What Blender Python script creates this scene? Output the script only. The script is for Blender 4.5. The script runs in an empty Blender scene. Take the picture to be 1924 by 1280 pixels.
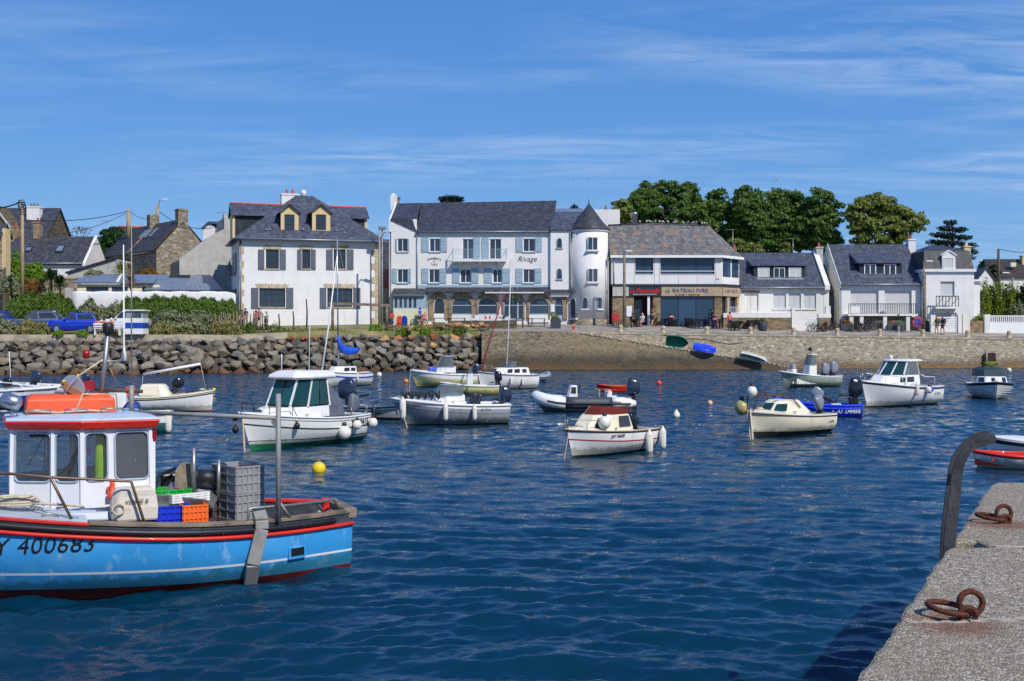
import bpy,bmesh,math,random
import numpy as np
from mathutils import Vector,Matrix,noise as mnoise
PI=math.pi
F=2245.0;H=3.3;CX=962.0;HY=625.0
S=bpy.context.scene
C=S.collection
rnd=random.Random(7)
WM={}
def P(px,py,Y):
 return Vector(((px-CX)*Y/F,Y,H-(py-HY)*Y/F))
def Wp(px,py):
 Y=H*F/(py-HY)
 return Vector(((px-CX)*Y/F,Y,0.0))
def c(r,g,b):
 f=lambda v:(v/255/12.92)if v/255<=0.04045 else((v/255+0.055)/1.055)**2.4
 return(f(r),f(g),f(b),1.0)
def lerp(a,b,t):return a+(b-a)*t
def sstep(a,b,x):
 t=max(0.0,min(1.0,(x-a)/(b-a)));return t*t*(3-2*t)
def interp(x,pts):
 if x<=pts[0][0]:return pts[0][1]
 for(a,va),(b,vb)in zip(pts,pts[1:]):
  if x<=b:return lerp(va,vb,(x-a)/(b-a))
 return pts[-1][1]
def tag(o,label=None,cat=None,group=None,kind=None):
 if label:o['label']=label
 if cat:o['category']=cat
 if group:o['group']=group
 if kind:o['kind']=kind
 return o
def thing(name,label,cat,loc=(0,0,0),rz=0.0,group=None):
 o=bpy.data.objects.new(name,None);C.objects.link(o)
 o.location=loc;o.rotation_euler=(0,0,rz);o.empty_display_size=0.2
 WM[o.name]=Matrix.Translation(Vector(loc))@Matrix.Rotation(rz,4,'Z')
 return tag(o,label,cat,group)
def children(o):return[x for x in bpy.data.objects if x.parent==o]
def dup(root,loc,rz=0.0,label=None,group=None):
 kids=KIDS[root.name]
 r=root.copy();C.objects.link(r);r.location=loc;r.rotation_euler=(root.rotation_euler.x,root.rotation_euler.y,rz)
 WM[r.name]=Matrix.Translation(Vector(loc))@Matrix.Rotation(rz,4,'Z')
 if label:r['label']=label
 if group:r['group']=group
 KIDS[r.name]=[]
 for ch in kids:
  d=ch.copy();C.objects.link(d);d.parent=r;KIDS[r.name].append(d);KIDS[d.name]=[]
  for g in KIDS.get(ch.name,[]):
   e=g.copy();C.objects.link(e);e.parent=d;KIDS[d.name].append(e)
 return r
KIDS={}
class MB:
 def __init__(s):s.v=[];s.f=[];s.sm=[]
 def add(s,vs,fs,smooth=False):
  n=len(s.v);s.v+=[tuple(p)for p in vs]
  s.f+=[tuple(i+n for i in f)for f in fs];s.sm+=[smooth]*len(fs)
  return s
 def box(s,x0,y0,z0,x1,y1,z1):
  x0,x1=min(x0,x1),max(x0,x1);y0,y1=min(y0,y1),max(y0,y1);z0,z1=min(z0,z1),max(z0,z1)
  return s.add([(x0,y0,z0),(x1,y0,z0),(x1,y1,z0),(x0,y1,z0),(x0,y0,z1),(x1,y0,z1),(x1,y1,z1),(x0,y1,z1)],[(0,3,2,1),(4,5,6,7),(0,1,5,4),(1,2,6,5),(2,3,7,6),(3,0,4,7)])
 def obox(s,ctr,size,R):
  n0=len(s.v);a,b,d=[q/2 for q in size];s.box(-a,-b,-d,a,b,d)
  M=R.to_4x4()if len(R)==3 else R
  for i in range(n0,len(s.v)):s.v[i]=tuple(M@Vector(s.v[i])+Vector(ctr))
  return s
 def beam(s,p,q,w,h,up=(0,0,1)):
  p=Vector(p);q=Vector(q);d=(q-p);L=d.length;d.normalize()
  up=Vector(up)
  if abs(d.dot(up))>.99:up=Vector((0,1,0))
  sd=d.cross(up).normalized();u=sd.cross(d)
  vs=[]
  for e in(p,q):
   for a,b in((-1,-1),(1,-1),(1,1),(-1,1)):vs.append(e+sd*a*w/2+u*b*h/2)
  return s.add(vs,[(3,2,1,0),(4,5,6,7),(0,1,5,4),(1,2,6,5),(2,3,7,6),(3,0,4,7)])
 def tube(s,pts,r,n=8,cap=True,closed=False,sq=1.0):
  pts=[Vector(p)for p in pts];m=len(pts)
  rs=r if isinstance(r,(list,tuple))else[r]*m
  rings=[];prev=None
  for i,p in enumerate(pts):
   if closed:d=pts[(i+1)%m]-pts[i-1]
   else:d=pts[min(i+1,m-1)]-pts[max(i-1,0)]
   if d.length<1e-9:d=Vector((0,0,1))
   d.normalize()
   if prev is None:
    u=Vector((0,0,1))if abs(d.z)<.9 else Vector((1,0,0))
    sd=d.cross(u).normalized()
   else:
    sd=(prev-d*prev.dot(d))
    if sd.length<1e-6:sd=d.orthogonal()
    sd.normalize()
   prev=sd;up=sd.cross(d)
   rings.append([p+(sd*math.cos(2*PI*k/n)+up*math.sin(2*PI*k/n)*sq)*rs[i]for k in range(n)])
  s.loft(rings,cap and not closed,True,closed)
  return s
 def loft(s,rings,cap=True,smooth=False,closed=False,wrap=True):
  n=len(rings[0]);m=len(rings);vs=[p for r in rings for p in r];fs=[]
  for i in range(m if closed else m-1):
   a=i*n;b=((i+1)%m)*n
   for k in range(n if wrap else n-1):fs.append((a+k,a+(k+1)%n,b+(k+1)%n,b+k))
  s.add(vs,fs,smooth)
  if cap and not closed and wrap:
   o=len(s.v)-len(vs)
   s.f+=[tuple(o+k for k in reversed(range(n))),tuple(o+(m-1)*n+k for k in range(n))];s.sm+=[False,False]
  return s
 def lathe(s,prof,n=16,o=(0,0,0),axis='z',smooth=True):
  rings=[]
  for r,h in prof:
   ring=[]
   for k in range(n):
    a=2*PI*k/n;x,y=r*math.cos(a),r*math.sin(a)
    p=(x,y,h)if axis=='z' else((h,x,y)if axis=='x' else(y,h,x))
    ring.append((p[0]+o[0],p[1]+o[1],p[2]+o[2]))
   rings.append(ring)
  return s.loft(rings,True,smooth)
 def ball(s,o,r,n=12,m=8,sc=(1,1,1)):
  prof=[(max(1e-4,r*math.sin(PI*i/m)),-r*math.cos(PI*i/m))for i in range(m+1)]
  n0=len(s.v);s.lathe(prof,n)
  for i in range(n0,len(s.v)):
   v=s.v[i];s.v[i]=(v[0]*sc[0]+o[0],v[1]*sc[1]+o[1],v[2]*sc[2]+o[2])
  return s
 def torus(s,o,R,r,n=24,m=10,M=None,a0=0,a1=2*PI):
  full=abs(a1-a0-2*PI)<1e-6
  k=n if full else n+1
  pts=[Vector((R*math.cos(a0+(a1-a0)*i/n),R*math.sin(a0+(a1-a0)*i/n),0))for i in range(k)]
  if M is not None:pts=[M@p for p in pts]
  return s.tube([p+Vector(o)for p in pts],r,m,closed=full)
 def prism(s,poly,axis,a,b):
  def mk(p,t):return(p[0],t,p[1])if axis=='y' else((t,p[0],p[1])if axis=='x' else(p[0],p[1],t))
  n=len(poly)
  vs=[mk(p,a)for p in poly]+[mk(p,b)for p in poly]
  fs=[tuple(range(n)),tuple(reversed(range(n,2*n)))]+[(i,(i+1)%n,n+(i+1)%n,n+i)for i in range(n)]
  return s.add(vs,fs)
 def quad(s,*p):return s.add(p,[tuple(range(len(p)))])
 def slab(s,pts,t,nrm=None):
  pts=[Vector(p)for p in pts]
  n=nrm or(pts[1]-pts[0]).cross(pts[2]-pts[0]).normalized()
  k=len(pts);vs=pts+[p+n*t for p in pts]
  return s.add(vs,[tuple(reversed(range(k))),tuple(range(k,2*k))]+[(i,(i+1)%k,k+(i+1)%k,k+i)for i in range(k)])
 def xf(s,M,start=0):
  for i in range(start,len(s.v)):s.v[i]=tuple(M@Vector(s.v[i]))
  return s
 def mesh(s,name,mat):
  me=bpy.data.meshes.new(name);me.from_pydata(s.v,[],s.f)
  me.polygons.foreach_set('use_smooth',s.sm)
  bm=bmesh.new();bm.from_mesh(me);bmesh.ops.recalc_face_normals(bm,faces=bm.faces);bm.to_mesh(me);bm.free()
  me.materials.append(mat);me.update();return me
 def build(s,name,mat,parent=None,world=False,bevel=0,label=None,norecalc=False):
  if world and parent is not None:s.xf(WM[parent.name].inverted())
  if not s.v:return None
  if norecalc:
   me=bpy.data.meshes.new(name);me.from_pydata(s.v,[],s.f);me.polygons.foreach_set('use_smooth',s.sm);me.materials.append(mat);me.update()
  else:me=s.mesh(name,mat)
  o=bpy.data.objects.new(name,me);C.objects.link(o);KIDS[o.name]=[]
  if parent is not None:
   o.parent=parent;WM[o.name]=WM[parent.name];KIDS.setdefault(parent.name,[]).append(o)
  else:WM[o.name]=Matrix.Identity(4)
  if bevel:
   m=o.modifiers.new('bevel','BEVEL');m.width=bevel;m.segments=2;m.limit_method='ANGLE';m.angle_limit=0.7;m.harden_normals=False
  if label:o['label']=label
  return o
def text_mb(body,size,font_shear=0.0,ext=0.004,spacing=1.0,bold=0.0):
 cu=bpy.data.curves.new('lettering','FONT');cu.body=body;cu.size=size;cu.extrude=ext;cu.shear=font_shear;cu.space_character=spacing
 cu.align_x='CENTER';cu.align_y='CENTER';cu.resolution_u=3;cu.offset=bold
 o=bpy.data.objects.new('lettering',cu);C.objects.link(o)
 dg=bpy.context.evaluated_depsgraph_get();dg.update()
 me=bpy.data.meshes.new_from_object(o.evaluated_get(dg))
 mb=MB();mb.add([tuple(v.co)for v in me.vertices],[tuple(p.vertices)for p in me.polygons])
 bpy.data.objects.remove(o);bpy.data.curves.remove(cu);bpy.data.meshes.remove(me)
 return mb
def frame_M(o,xd,zd):
 """matrix whose x axis is xd, y axis (text up) is zd, at o"""
 x=Vector(xd).normalized();y=Vector(zd);y=(y-x*y.dot(x)).normalized();z=x.cross(y)
 M=Matrix((x,y,z)).transposed().to_4x4();M.translation=Vector(o);return M
def nm(name):
 m=bpy.data.materials.new(name);m.use_nodes=True;nt=m.node_tree
 b=nt.nodes['Principled BSDF'];return m,nt,b
def N(nt,t,**kw):
 n=nt.nodes.new(t)
 for k,v in kw.items():
  if k in n.inputs:n.inputs[k].default_value=v
  else:setattr(n,k,v)
 return n
def mixc(nt,fac,a,b,blend='MIX'):
 n=nt.nodes.new('ShaderNodeMix');n.data_type='RGBA';n.blend_type=blend
 for s,v in((0,fac),(6,a),(7,b)):
  if hasattr(v,'links'):nt.links.new(v,n.inputs[s])
  else:n.inputs[s].default_value=v
 return n.outputs[2]
def ramp(nt,fac,*stops):
 r=nt.nodes.new('ShaderNodeValToRGB');e=r.color_ramp.elements
 while len(e)<len(stops):e.new(0.5)
 for i,(p,col)in enumerate(stops):
  e[i].position=p;e[i].color=col if hasattr(col,'__len__')else(col,col,col,1)
 nt.links.new(fac,r.inputs[0]);return r.outputs[0]
def coords(nt,scale=(1,1,1),kind='Object',rot=(0,0,0)):
 t=nt.nodes.new('ShaderNodeTexCoord');mp=nt.nodes.new('ShaderNodeMapping')
 mp.inputs['Scale'].default_value=scale;mp.inputs['Rotation'].default_value=rot
 if kind=='World':
  g=nt.nodes.new('ShaderNodeNewGeometry');nt.links.new(g.outputs['Position'],mp.inputs[0])
 else:nt.links.new(t.outputs[kind],mp.inputs[0])
 return mp.outputs[0]
def noise(nt,co,scale,detail=4,rough=.55,dist=0):
 n=N(nt,'ShaderNodeTexNoise',Scale=scale,Detail=detail,Roughness=rough,Distortion=dist);nt.links.new(co,n.inputs['Vector']);return n.outputs['Fac']
def bump(nt,b,h,strength,dist=.02):
 n=N(nt,'ShaderNodeBump',Strength=strength,Distance=dist);nt.links.new(h,n.inputs['Height']);nt.links.new(n.outputs[0],b.inputs['Normal']);return n
def mul(col,k):return(min(1,col[0]*k),min(1,col[1]*k),min(1,col[2]*k),1)
def pmat(name,col,rough=.5,metal=0.,var=.12,scale=3.,bmp=0.,bscale=25.,col2=None,amt=(.45,.7),coat=0.,stain=None,sscale=(5,5,.5),samt=(.55,.8),spec=.5,kind='Object',wl=None):
 m,nt,b=nm(name);co=coords(nt,kind=kind)
 f=noise(nt,co,scale)
 base=mixc(nt,ramp(nt,f,(.3,0.),(.7,1.)),mul(col,1-var),mul(col,1+var))
 if col2:base=mixc(nt,ramp(nt,noise(nt,co,scale*.8,6,.65),(amt[0],0.),(amt[1],1.)),base,col2)
 if stain:
  g=noise(nt,coords(nt,sscale,kind),1.0,6,.6)
  base=mixc(nt,ramp(nt,g,(samt[0],0.),(samt[1],.8)),base,stain)
 if wl:
  sz=N(nt,'ShaderNodeSeparateXYZ');nt.links.new(co,sz.inputs[0]);a=N(nt,'ShaderNodeMath',operation='MULTIPLY_ADD');nt.links.new(noise(nt,coords(nt,(3,3,1.2)),1.6,6,.65),a.inputs[0]);a.inputs[1].default_value=-.42;nt.links.new(sz.outputs[2],a.inputs[2])
  base=mixc(nt,ramp(nt,a.outputs[0],(0.,.6),(.07,0.)),base,wl)
  rs=noise(nt,coords(nt,(9,9,.7)),1.0,5,.6);base=mixc(nt,ramp(nt,rs,(.64,0.),(.8,.3)),base,c(140,104,66))
 nt.links.new(base,b.inputs['Base Color'])
 r=N(nt,'ShaderNodeMapRange');r.inputs[3].default_value=max(0.02,rough*.8);r.inputs[4].default_value=min(1,rough*1.2);nt.links.new(f,r.inputs[0]);nt.links.new(r.outputs[0],b.inputs['Roughness'])
 b.inputs['Metallic'].default_value=metal;b.inputs['Coat Weight'].default_value=coat;b.inputs['Specular IOR Level'].default_value=spec
 if bmp:bump(nt,b,noise(nt,co,bscale,5),bmp)
 return m
def stone_mat(name,cols,mortar,scale=(1.7,1.7,3.2),edge=.05,bmp=.6,extra=None):
 """rubble masonry: voronoi stones with mortar"""
 m,nt,b=nm(name);co=coords(nt,scale)
 d=N(nt,'ShaderNodeTexNoise',Scale=2.5,Detail=2.);nt.links.new(co,d.inputs['Vector'])
 ad=N(nt,'ShaderNodeVectorMath',operation='MULTIPLY_ADD');nt.links.new(d.outputs['Color'],ad.inputs[0]);ad.inputs[1].default_value=(.25,)*3;nt.links.new(co,ad.inputs[2])
 v=N(nt,'ShaderNodeTexVoronoi',Scale=1.0);nt.links.new(ad.outputs[0],v.inputs['Vector'])
 e=N(nt,'ShaderNodeTexVoronoi',Scale=1.0);e.feature='DISTANCE_TO_EDGE';nt.links.new(ad.outputs[0],e.inputs['Vector'])
 sx=N(nt,'ShaderNodeSeparateColor');nt.links.new(v.outputs['Color'],sx.inputs[0])
 k=len(cols);col=ramp(nt,sx.outputs[0],*[(i/max(1,k-1),cc)for i,cc in enumerate(cols)])
 g=noise(nt,coords(nt),14,5,.65)
 col=mixc(nt,.5,col,ramp(nt,g,(.25,.35),(.75,1.)),'MULTIPLY')
 col=mixc(nt,ramp(nt,e.outputs['Distance'],(edge*.4,1.),(edge*1.3,0.)),col,mortar)
 if extra:col=extra(nt,col)
 nt.links.new(col,b.inputs['Base Color']);b.inputs['Roughness'].default_value=.85;b.inputs['Specular IOR Level'].default_value=.25
 bump(nt,b,ramp(nt,e.outputs['Distance'],(0.,0.),(edge*2.5,1.)),bmp,.04)
 return m
def slate_mat(name,col,lichen=None,lamt=(.62,.7),lscale=.9,course=.22,streak=None):
 m,nt,b=nm(name)
 t=nt.nodes.new('ShaderNodeTexCoord');sp=N(nt,'ShaderNodeSeparateXYZ');nt.links.new(t.outputs['Object'],sp.inputs[0])
 ay=N(nt,'ShaderNodeMath',operation='MULTIPLY_ADD');nt.links.new(sp.outputs[2],ay.inputs[0]);ay.inputs[1].default_value=1.35;ay.inputs[2].default_value=0
 ax=N(nt,'ShaderNodeMath',operation='MULTIPLY_ADD');nt.links.new(sp.outputs[1],ax.inputs[0]);ax.inputs[1].default_value=.35;nt.links.new(sp.outputs[0],ax.inputs[2])
 cb=N(nt,'ShaderNodeCombineXYZ');nt.links.new(ax.outputs[0],cb.inputs[0]);nt.links.new(ay.outputs[0],cb.inputs[1])
 br=N(nt,'ShaderNodeTexBrick',Scale=1.0);nt.links.new(cb.outputs[0],br.inputs['Vector'])
 br.inputs['Brick Width'].default_value=.24;br.inputs['Row Height'].default_value=course;br.inputs['Mortar Size'].default_value=.012
 br.inputs['Color1'].default_value=mul(col,.8);br.inputs['Color2'].default_value=mul(col,1.25);br.inputs['Mortar'].default_value=mul(col,.4);br.inputs['Bias'].default_value=0
 co=coords(nt)
 base=mixc(nt,.7,br.outputs['Color'],ramp(nt,noise(nt,co,1.1,6,.65),(.3,.4),(.7,1.1)),'MULTIPLY')
 base=mixc(nt,ramp(nt,noise(nt,coords(nt,(2.5,2.5,.4)),1,5),(.45,0.),(.7,.6)),base,mul(col,1.9))
 base=mixc(nt,.5,base,ramp(nt,noise(nt,co,7,4,.7),(.3,.5),(.7,1.3)),'MULTIPLY')
 if lichen:base=mixc(nt,ramp(nt,noise(nt,co,lscale*3,7,.7),(lamt[0],0.),(lamt[1],.9)),base,lichen)
 nt.links.new(base,b.inputs['Base Color']);b.inputs['Roughness'].default_value=.55;b.inputs['Specular IOR Level'].default_value=.4
 bump(nt,b,br.outputs['Fac'],-.35,.02);return m
def leaf_mat(name,dark,light,tip=None,scale=1.3,trans=.38):
 m,nt,b=nm(name);co=coords(nt)
 big=noise(nt,co,scale*.5,3);fine=noise(nt,co,scale*9,2)
 col=mixc(nt,ramp(nt,fine,(.35,0.),(.65,1.)),dark,light)
 if tip:col=mixc(nt,ramp(nt,big,(.5,0.),(.68,.75)),col,tip)
 nt.links.new(col,b.inputs['Base Color']);b.inputs['Roughness'].default_value=.55;b.inputs['Specular IOR Level'].default_value=.3
 t=N(nt,'ShaderNodeBsdfTranslucent');nt.links.new(col,t.inputs[0]);mx=N(nt,'ShaderNodeMixShader');mx.inputs[0].default_value=trans
 out=nt.nodes['Material Output'];nt.links.new(b.outputs[0],mx.inputs[1]);nt.links.new(t.outputs[0],mx.inputs[2]);nt.links.new(mx.outputs[0],out.inputs[0]);return m
def glass_mat(name,col,rough=.04,var=.5):
 m,nt,b=nm(name);f=noise(nt,coords(nt),1.3,3);oi=nt.nodes.new('ShaderNodeObjectInfo')
 nt.links.new(mixc(nt,ramp(nt,oi.outputs['Random'],(.45,0.),(1.,.4)),mixc(nt,f,mul(col,1-var),mul(col,1+var)),mul(col,3.2)),b.inputs['Base Color']);b.inputs['Roughness'].default_value=rough
 b.inputs['Specular IOR Level'].default_value=.6;b.inputs['IOR'].default_value=1.5
 return m
def clear_mat(name,tint=(.8,.9,.88,1),mix=.75,rough=.03):
 m,nt,b=nm(name);b.inputs['Base Color'].default_value=mul(tint,.25);b.inputs['Roughness'].default_value=rough
 f=noise(nt,coords(nt),6,4);t=N(nt,'ShaderNodeBsdfTransparent');t.inputs[0].default_value=tint
 mx=N(nt,'ShaderNodeMixShader');r=N(nt,'ShaderNodeMapRange');r.inputs[3].default_value=mix-.1;r.inputs[4].default_value=mix+.1;nt.links.new(f,r.inputs[0]);nt.links.new(r.outputs[0],mx.inputs[0])
 nt.links.new(b.outputs[0],mx.inputs[1]);nt.links.new(t.outputs[0],mx.inputs[2]);nt.links.new(mx.outputs[0],nt.nodes['Material Output'].inputs[0]);return m
M={}
GREYSTAIN=c(150,142,128)
M['white_wall']=pmat('white_render',(.72,.705,.685,1),.8,var=.07,scale=.6,bmp=.08,bscale=40,stain=(.55,.53,.48,1),sscale=(1.6,1.6,.22),samt=(.56,.92))
M['cream_wall']=pmat('cream_render',(.74,.72,.66,1),.8,var=.06,scale=.6,bmp=.08,bscale=40,stain=(.42,.40,.35,1),sscale=(1.6,1.6,.2),samt=(.52,.9))
M['grey_wall']=pmat('grey_render',(.46,.45,.42,1),.85,var=.1,scale=.8,bmp=.2,bscale=20,stain=(.22,.21,.19,1),sscale=(2,2,.25),samt=(.5,.85))
M['concrete']=pmat('concrete',(.42,.40,.36,1),.85,var=.14,scale=1.5,bmp=.3,bscale=18,stain=(.2,.19,.16,1),sscale=(1.2,1.2,.6),samt=(.55,.9))
M['dressed']=pmat('dressed_stone',c(190,174,142),.8,var=.2,scale=2.2,bmp=.2,bscale=25,col2=c(146,128,98))
M['granite']=pmat('granite',c(150,128,100),.8,var=.25,scale=3,bmp=.3,bscale=20,col2=c(96,80,62))
M['rubble']=stone_mat('rubble_stone',[c(176,150,110),c(120,102,78),c(160,138,104),c(98,86,70)],c(150,136,110),(2.4,2.4,4.6))
M['gable_stone']=stone_mat('gable_stone',[c(172,158,134),c(130,118,100),c(190,174,148),c(112,104,92)],c(112,104,90),(2.2,2.2,4.4))
M['dark_stone']=stone_mat('dark_stone',[c(120,104,82),c(86,76,62),c(140,122,96),c(70,64,54)],c(80,74,62),(2.4,2.4,5))
M['slate']=slate_mat('slate',c(74,79,92),c(165,160,148),(.74,.8))
M['slate_old']=slate_mat('slate_lichen',c(66,66,70),c(196,190,176),(.66,.72),.8)
M['slate_black']=slate_mat('slate_dark',c(62,64,72),c(150,146,136),(.7,.76),.6)
M['slate_orange']=slate_mat('slate_orange_lichen',c(112,110,108),c(158,116,66),(.54,.66),.4)
M['slate_brown']=slate_mat('slate_brown',c(66,58,52),c(110,96,80),(.6,.75),.5)
M['hung_slate']=slate_mat('hung_slate',c(38,42,54))
M['zinc']=pmat('zinc_sheet',c(140,150,164),.4,.5,var=.1,scale=1.2)
M['ridge_tile']=pmat('terracotta',c(196,92,62),.7,var=.25,scale=4)
M['red_tile']=pmat('red_roof_tile',c(180,88,54),.75,var=.3,scale=3,bmp=.6,bscale=9)
M['glass']=glass_mat('window_glass',c(44,54,66))
M['glass_blue']=glass_mat('shop_glass',c(40,62,84),.05,.25)
M['curtain']=pmat('curtain',c(196,194,190),.8)
M['frame_dark']=pmat('dark_frame',c(46,50,58),.4)
M['frame_white']=pmat('white_frame',(.78,.78,.76,1),.4,var=.04)
M['shutter_grey']=pmat('grey_shutter',c(88,94,106),.5,var=.08,stain=c(70,76,90))
M['shutter_blue']=pmat('pale_blue_shutter',c(146,168,182),.5,var=.07)
M['pale_blue']=pmat('pale_blue_paint',c(152,174,188),.45,var=.07)
M['shutter_white']=pmat('white_shutter',c(192,192,192),.5,var=.05)
M['ochre']=pmat('ochre_render',c(208,184,136),.7,var=.08,scale=2)
M['pale_yellow']=pmat('pale_yellow_wall',c(214,210,182),.8,var=.06)
M['wood']=pmat('grey_weathered_wood',c(132,118,100),.8,var=.25,scale=4,bmp=.4,bscale=16,col2=c(80,70,60))
M['wood_sign']=pmat('pale_wood_sign',c(168,148,120),.7,var=.16,scale=2.5)
M['wood_dark']=pmat('dark_wood',c(88,66,48),.7,var=.2,scale=4)
M['black']=pmat('black_plastic',c(24,25,28),.4,var=.2)
M['black_metal']=pmat('black_metal',c(32,33,38),.45,.3,var=.2)
M['rubber']=pmat('black_rubber',c(30,32,36),.5,var=.25,scale=6,col2=c(74,76,80),amt=(.6,.85))
M['steel']=pmat('galvanised_steel',c(150,150,146),.4,.7,var=.15,scale=8,stain=c(116,92,66))
M['grey_paint']=pmat('grey_paint',c(142,142,138),.55,.1,var=.12,scale=6,stain=c(120,96,70),sscale=(8,8,2))
M['alu']=pmat('aluminium',c(176,180,184),.3,.9,var=.08)
M['red']=pmat('red_paint',c(206,42,24),.4,var=.12,scale=5,coat=.2)
M['orange']=pmat('orange_plastic',c(226,84,38),.5,var=.12,scale=4,col2=c(190,62,30),amt=(.6,.9))
M['blue_plastic']=pmat('blue_plastic',c(22,50,190),.4,var=.12)
M['green_plastic']=pmat('green_plastic',c(30,160,50),.45)
M['yellow']=pmat('yellow_buoy',c(232,196,20),.4,var=.1,stain=c(110,96,30),sscale=(4,4,4),samt=(.62,.8))
M['gel']=pmat('white_gelcoat',(.78,.77,.74,1),.25,var=.04,scale=1.5,coat=.3,stain=c(176,166,142),sscale=(3,3,.8),samt=(.58,.9),wl=c(128,122,84))
M['gel_cream']=pmat('cream_gelcoat',c(228,218,192),.3,var=.05,scale=1.5,coat=.2,stain=c(160,146,112),sscale=(3,3,.8),samt=(.6,.9),wl=c(120,110,70))
M['gel_grey']=pmat('grey_gelcoat',c(150,152,158),.25,var=.08,scale=2,coat=.3,stain=c(110,112,114),sscale=(3,3,1),wl=c(96,100,78))
M['gel_blue']=pmat('blue_gelcoat',c(24,64,170),.25,var=.1,scale=2,coat=.3,wl=c(60,84,90))
M['gel_blue_bright']=pmat('bright_blue_hull',c(32,70,220),.35,var=.1,scale=2)
M['gel_yellow']=pmat('pale_yellow_gelcoat',c(206,200,140),.3,var=.08,wl=c(128,118,60))
M['gel_green']=pmat('sage_green_hull',c(152,166,150),.35,var=.12,stain=c(90,96,80),wl=c(84,92,62))
M['antifoul_green']=pmat('green_antifouling',c(24,104,70),.7,var=.2,scale=4)
M['antifoul_black']=pmat('black_antifouling',c(28,28,30),.7,var=.3,scale=4,col2=c(70,66,50))
M['antifoul_red']=pmat('red_antifouling',c(120,26,20),.7,var=.25,scale=4,col2=c(70,26,20))
M['navy']=pmat('navy_paint',c(22,34,66),.35,var=.12)
M['stripe_green']=pmat('dark_green_stripe',c(22,66,56),.4)
M['stripe_red']=pmat('red_stripe',c(170,36,36),.4)
M['rope']=pmat('rope',c(196,184,156),.9,var=.25,scale=30)
M['rope_dark']=pmat('dark_rope',c(70,72,60),.9,var=.25,scale=30)
M['fender']=pmat('white_fender',c(226,222,210),.4,var=.06,scale=4,stain=c(170,160,130))
M['cowl_navy']=pmat('navy_cowling',c(36,46,66),.25,var=.1,coat=.5)
M['cowl_black']=pmat('black_cowling',c(20,21,24),.22,var=.1,coat=.5)
M['cowl_grey']=pmat('grey_cowling',c(128,132,142),.3,var=.1,coat=.3)
M['tarp']=pmat('grey_tarpaulin',c(96,100,110),.5,var=.2,scale=4,bmp=.5,bscale=6)
M['sail_blue']=pmat('blue_sailcloth',c(24,84,200),.6,var=.15,scale=4,bmp=.4,bscale=8)
M['sail_red']=pmat('red_sailcloth',c(160,24,44),.6,var=.15)
M['boat_glass']=glass_mat('tinted_boat_glass',c(26,60,58),.05,.5)
M['boat_glass_dark']=glass_mat('dark_boat_glass',c(38,42,46),.06,.5)
M['screen']=clear_mat('clear_windscreen',(.75,.85,.88,1),.55)
M['screen_red']=clear_mat('red_tinted_perspex',(.8,.25,.14,1),.6)
M['cabin_pane']=clear_mat('cabin_pane',(.86,.92,.92,1),.82)
M['cabin_pane_dark']=glass_mat('scratched_pane',c(84,86,92),.25,.25)
M['tyre']=pmat('tyre',c(30,30,32),.8)
M['rim']=pmat('alloy_rim',c(170,172,176),.3,.8)
M['lamp_glass']=pmat('lamp_glass',c(220,224,228),.15)
M['tail']=pmat('red_lamp',c(150,16,16),.2)
M['rust']=pmat('rusted_iron',c(98,50,32),.85,.15,var=.35,scale=18,bmp=.6,bscale=45,col2=c(52,28,22),kind='World')
M['bark']=pmat('bark',c(96,82,66),.9,var=.3,scale=4,bmp=.5,bscale=14)
M['soil']=pmat('dry_soil',c(120,104,76),.95,var=.25,scale=2)
M['pot']=pmat('dark_grey_planter',c(58,64,74),.55,var=.1)
M['stone_post']=pmat('granite_bollard',c(180,162,134),.85,var=.2,scale=9,bmp=.3,bscale=30)
M['utility']=pmat('concrete_pole',c(164,140,104),.9,var=.2,scale=2)
M['wire']=pmat('black_cable',c(28,28,30),.7)
M['lettering_black']=pmat('black_lettering',c(24,24,28),.5)
M['lettering_red']=pmat('red_lettering',c(214,30,36),.4)
M['lettering_blue']=pmat('slate_blue_lettering',c(64,78,118),.5)
M['lettering_gold']=pmat('gold_lettering',c(206,176,96),.5)
cam=bpy.data.cameras.new('camera');co_=bpy.data.objects.new('camera',cam);C.objects.link(co_)
co_.location=(0,0,H);co_.rotation_euler=(PI/2,0,0)
cam.sensor_width=36;cam.lens=36*F/1924;cam.shift_y=-(HY-640)/1924*-1;cam.clip_end=9000;cam.clip_start=.05
cam.shift_y=-15/1924
S.camera=co_
SUN=Vector((math.sin(math.radians(37))*math.cos(math.radians(44)),-math.cos(math.radians(37))*math.cos(math.radians(44)),math.sin(math.radians(44))))
sl=bpy.data.lights.new('sun','SUN');sl.energy=4.2;sl.angle=math.radians(.53);sl.color=(1,.95,.87)
so=bpy.data.objects.new('sun',sl);C.objects.link(so);so.rotation_euler=(-SUN).to_track_quat('-Z','Y').to_euler()
w=bpy.data.worlds.new('World');S.world=w;w.use_nodes=True;nt=w.node_tree;bg=nt.nodes['Background']
sky=nt.nodes.new('ShaderNodeTexSky');sky.sky_type='NISHITA';sky.sun_disc=False;sky.sun_elevation=math.radians(44);sky.sun_rotation=math.radians(143)
sky.air_density=1.0;sky.dust_density=.15;sky.ozone_density=4.0;sky.altitude=200
tc=nt.nodes.new('ShaderNodeTexCoord');sp=N(nt,'ShaderNodeSeparateXYZ');nt.links.new(tc.outputs['Generated'],sp.inputs[0])
zz=N(nt,'ShaderNodeMath',operation='MAXIMUM');nt.links.new(sp.outputs[2],zz.inputs[0]);zz.inputs[1].default_value=.02
def mth(op,a,b,cc=None):
 n=N(nt,'ShaderNodeMath',operation=op)
 for i,v in enumerate((a,b,cc)):
  if v is None:continue
  if hasattr(v,'links'):nt.links.new(v,n.inputs[i])
  else:n.inputs[i].default_value=v
 return n.outputs[0]
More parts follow.
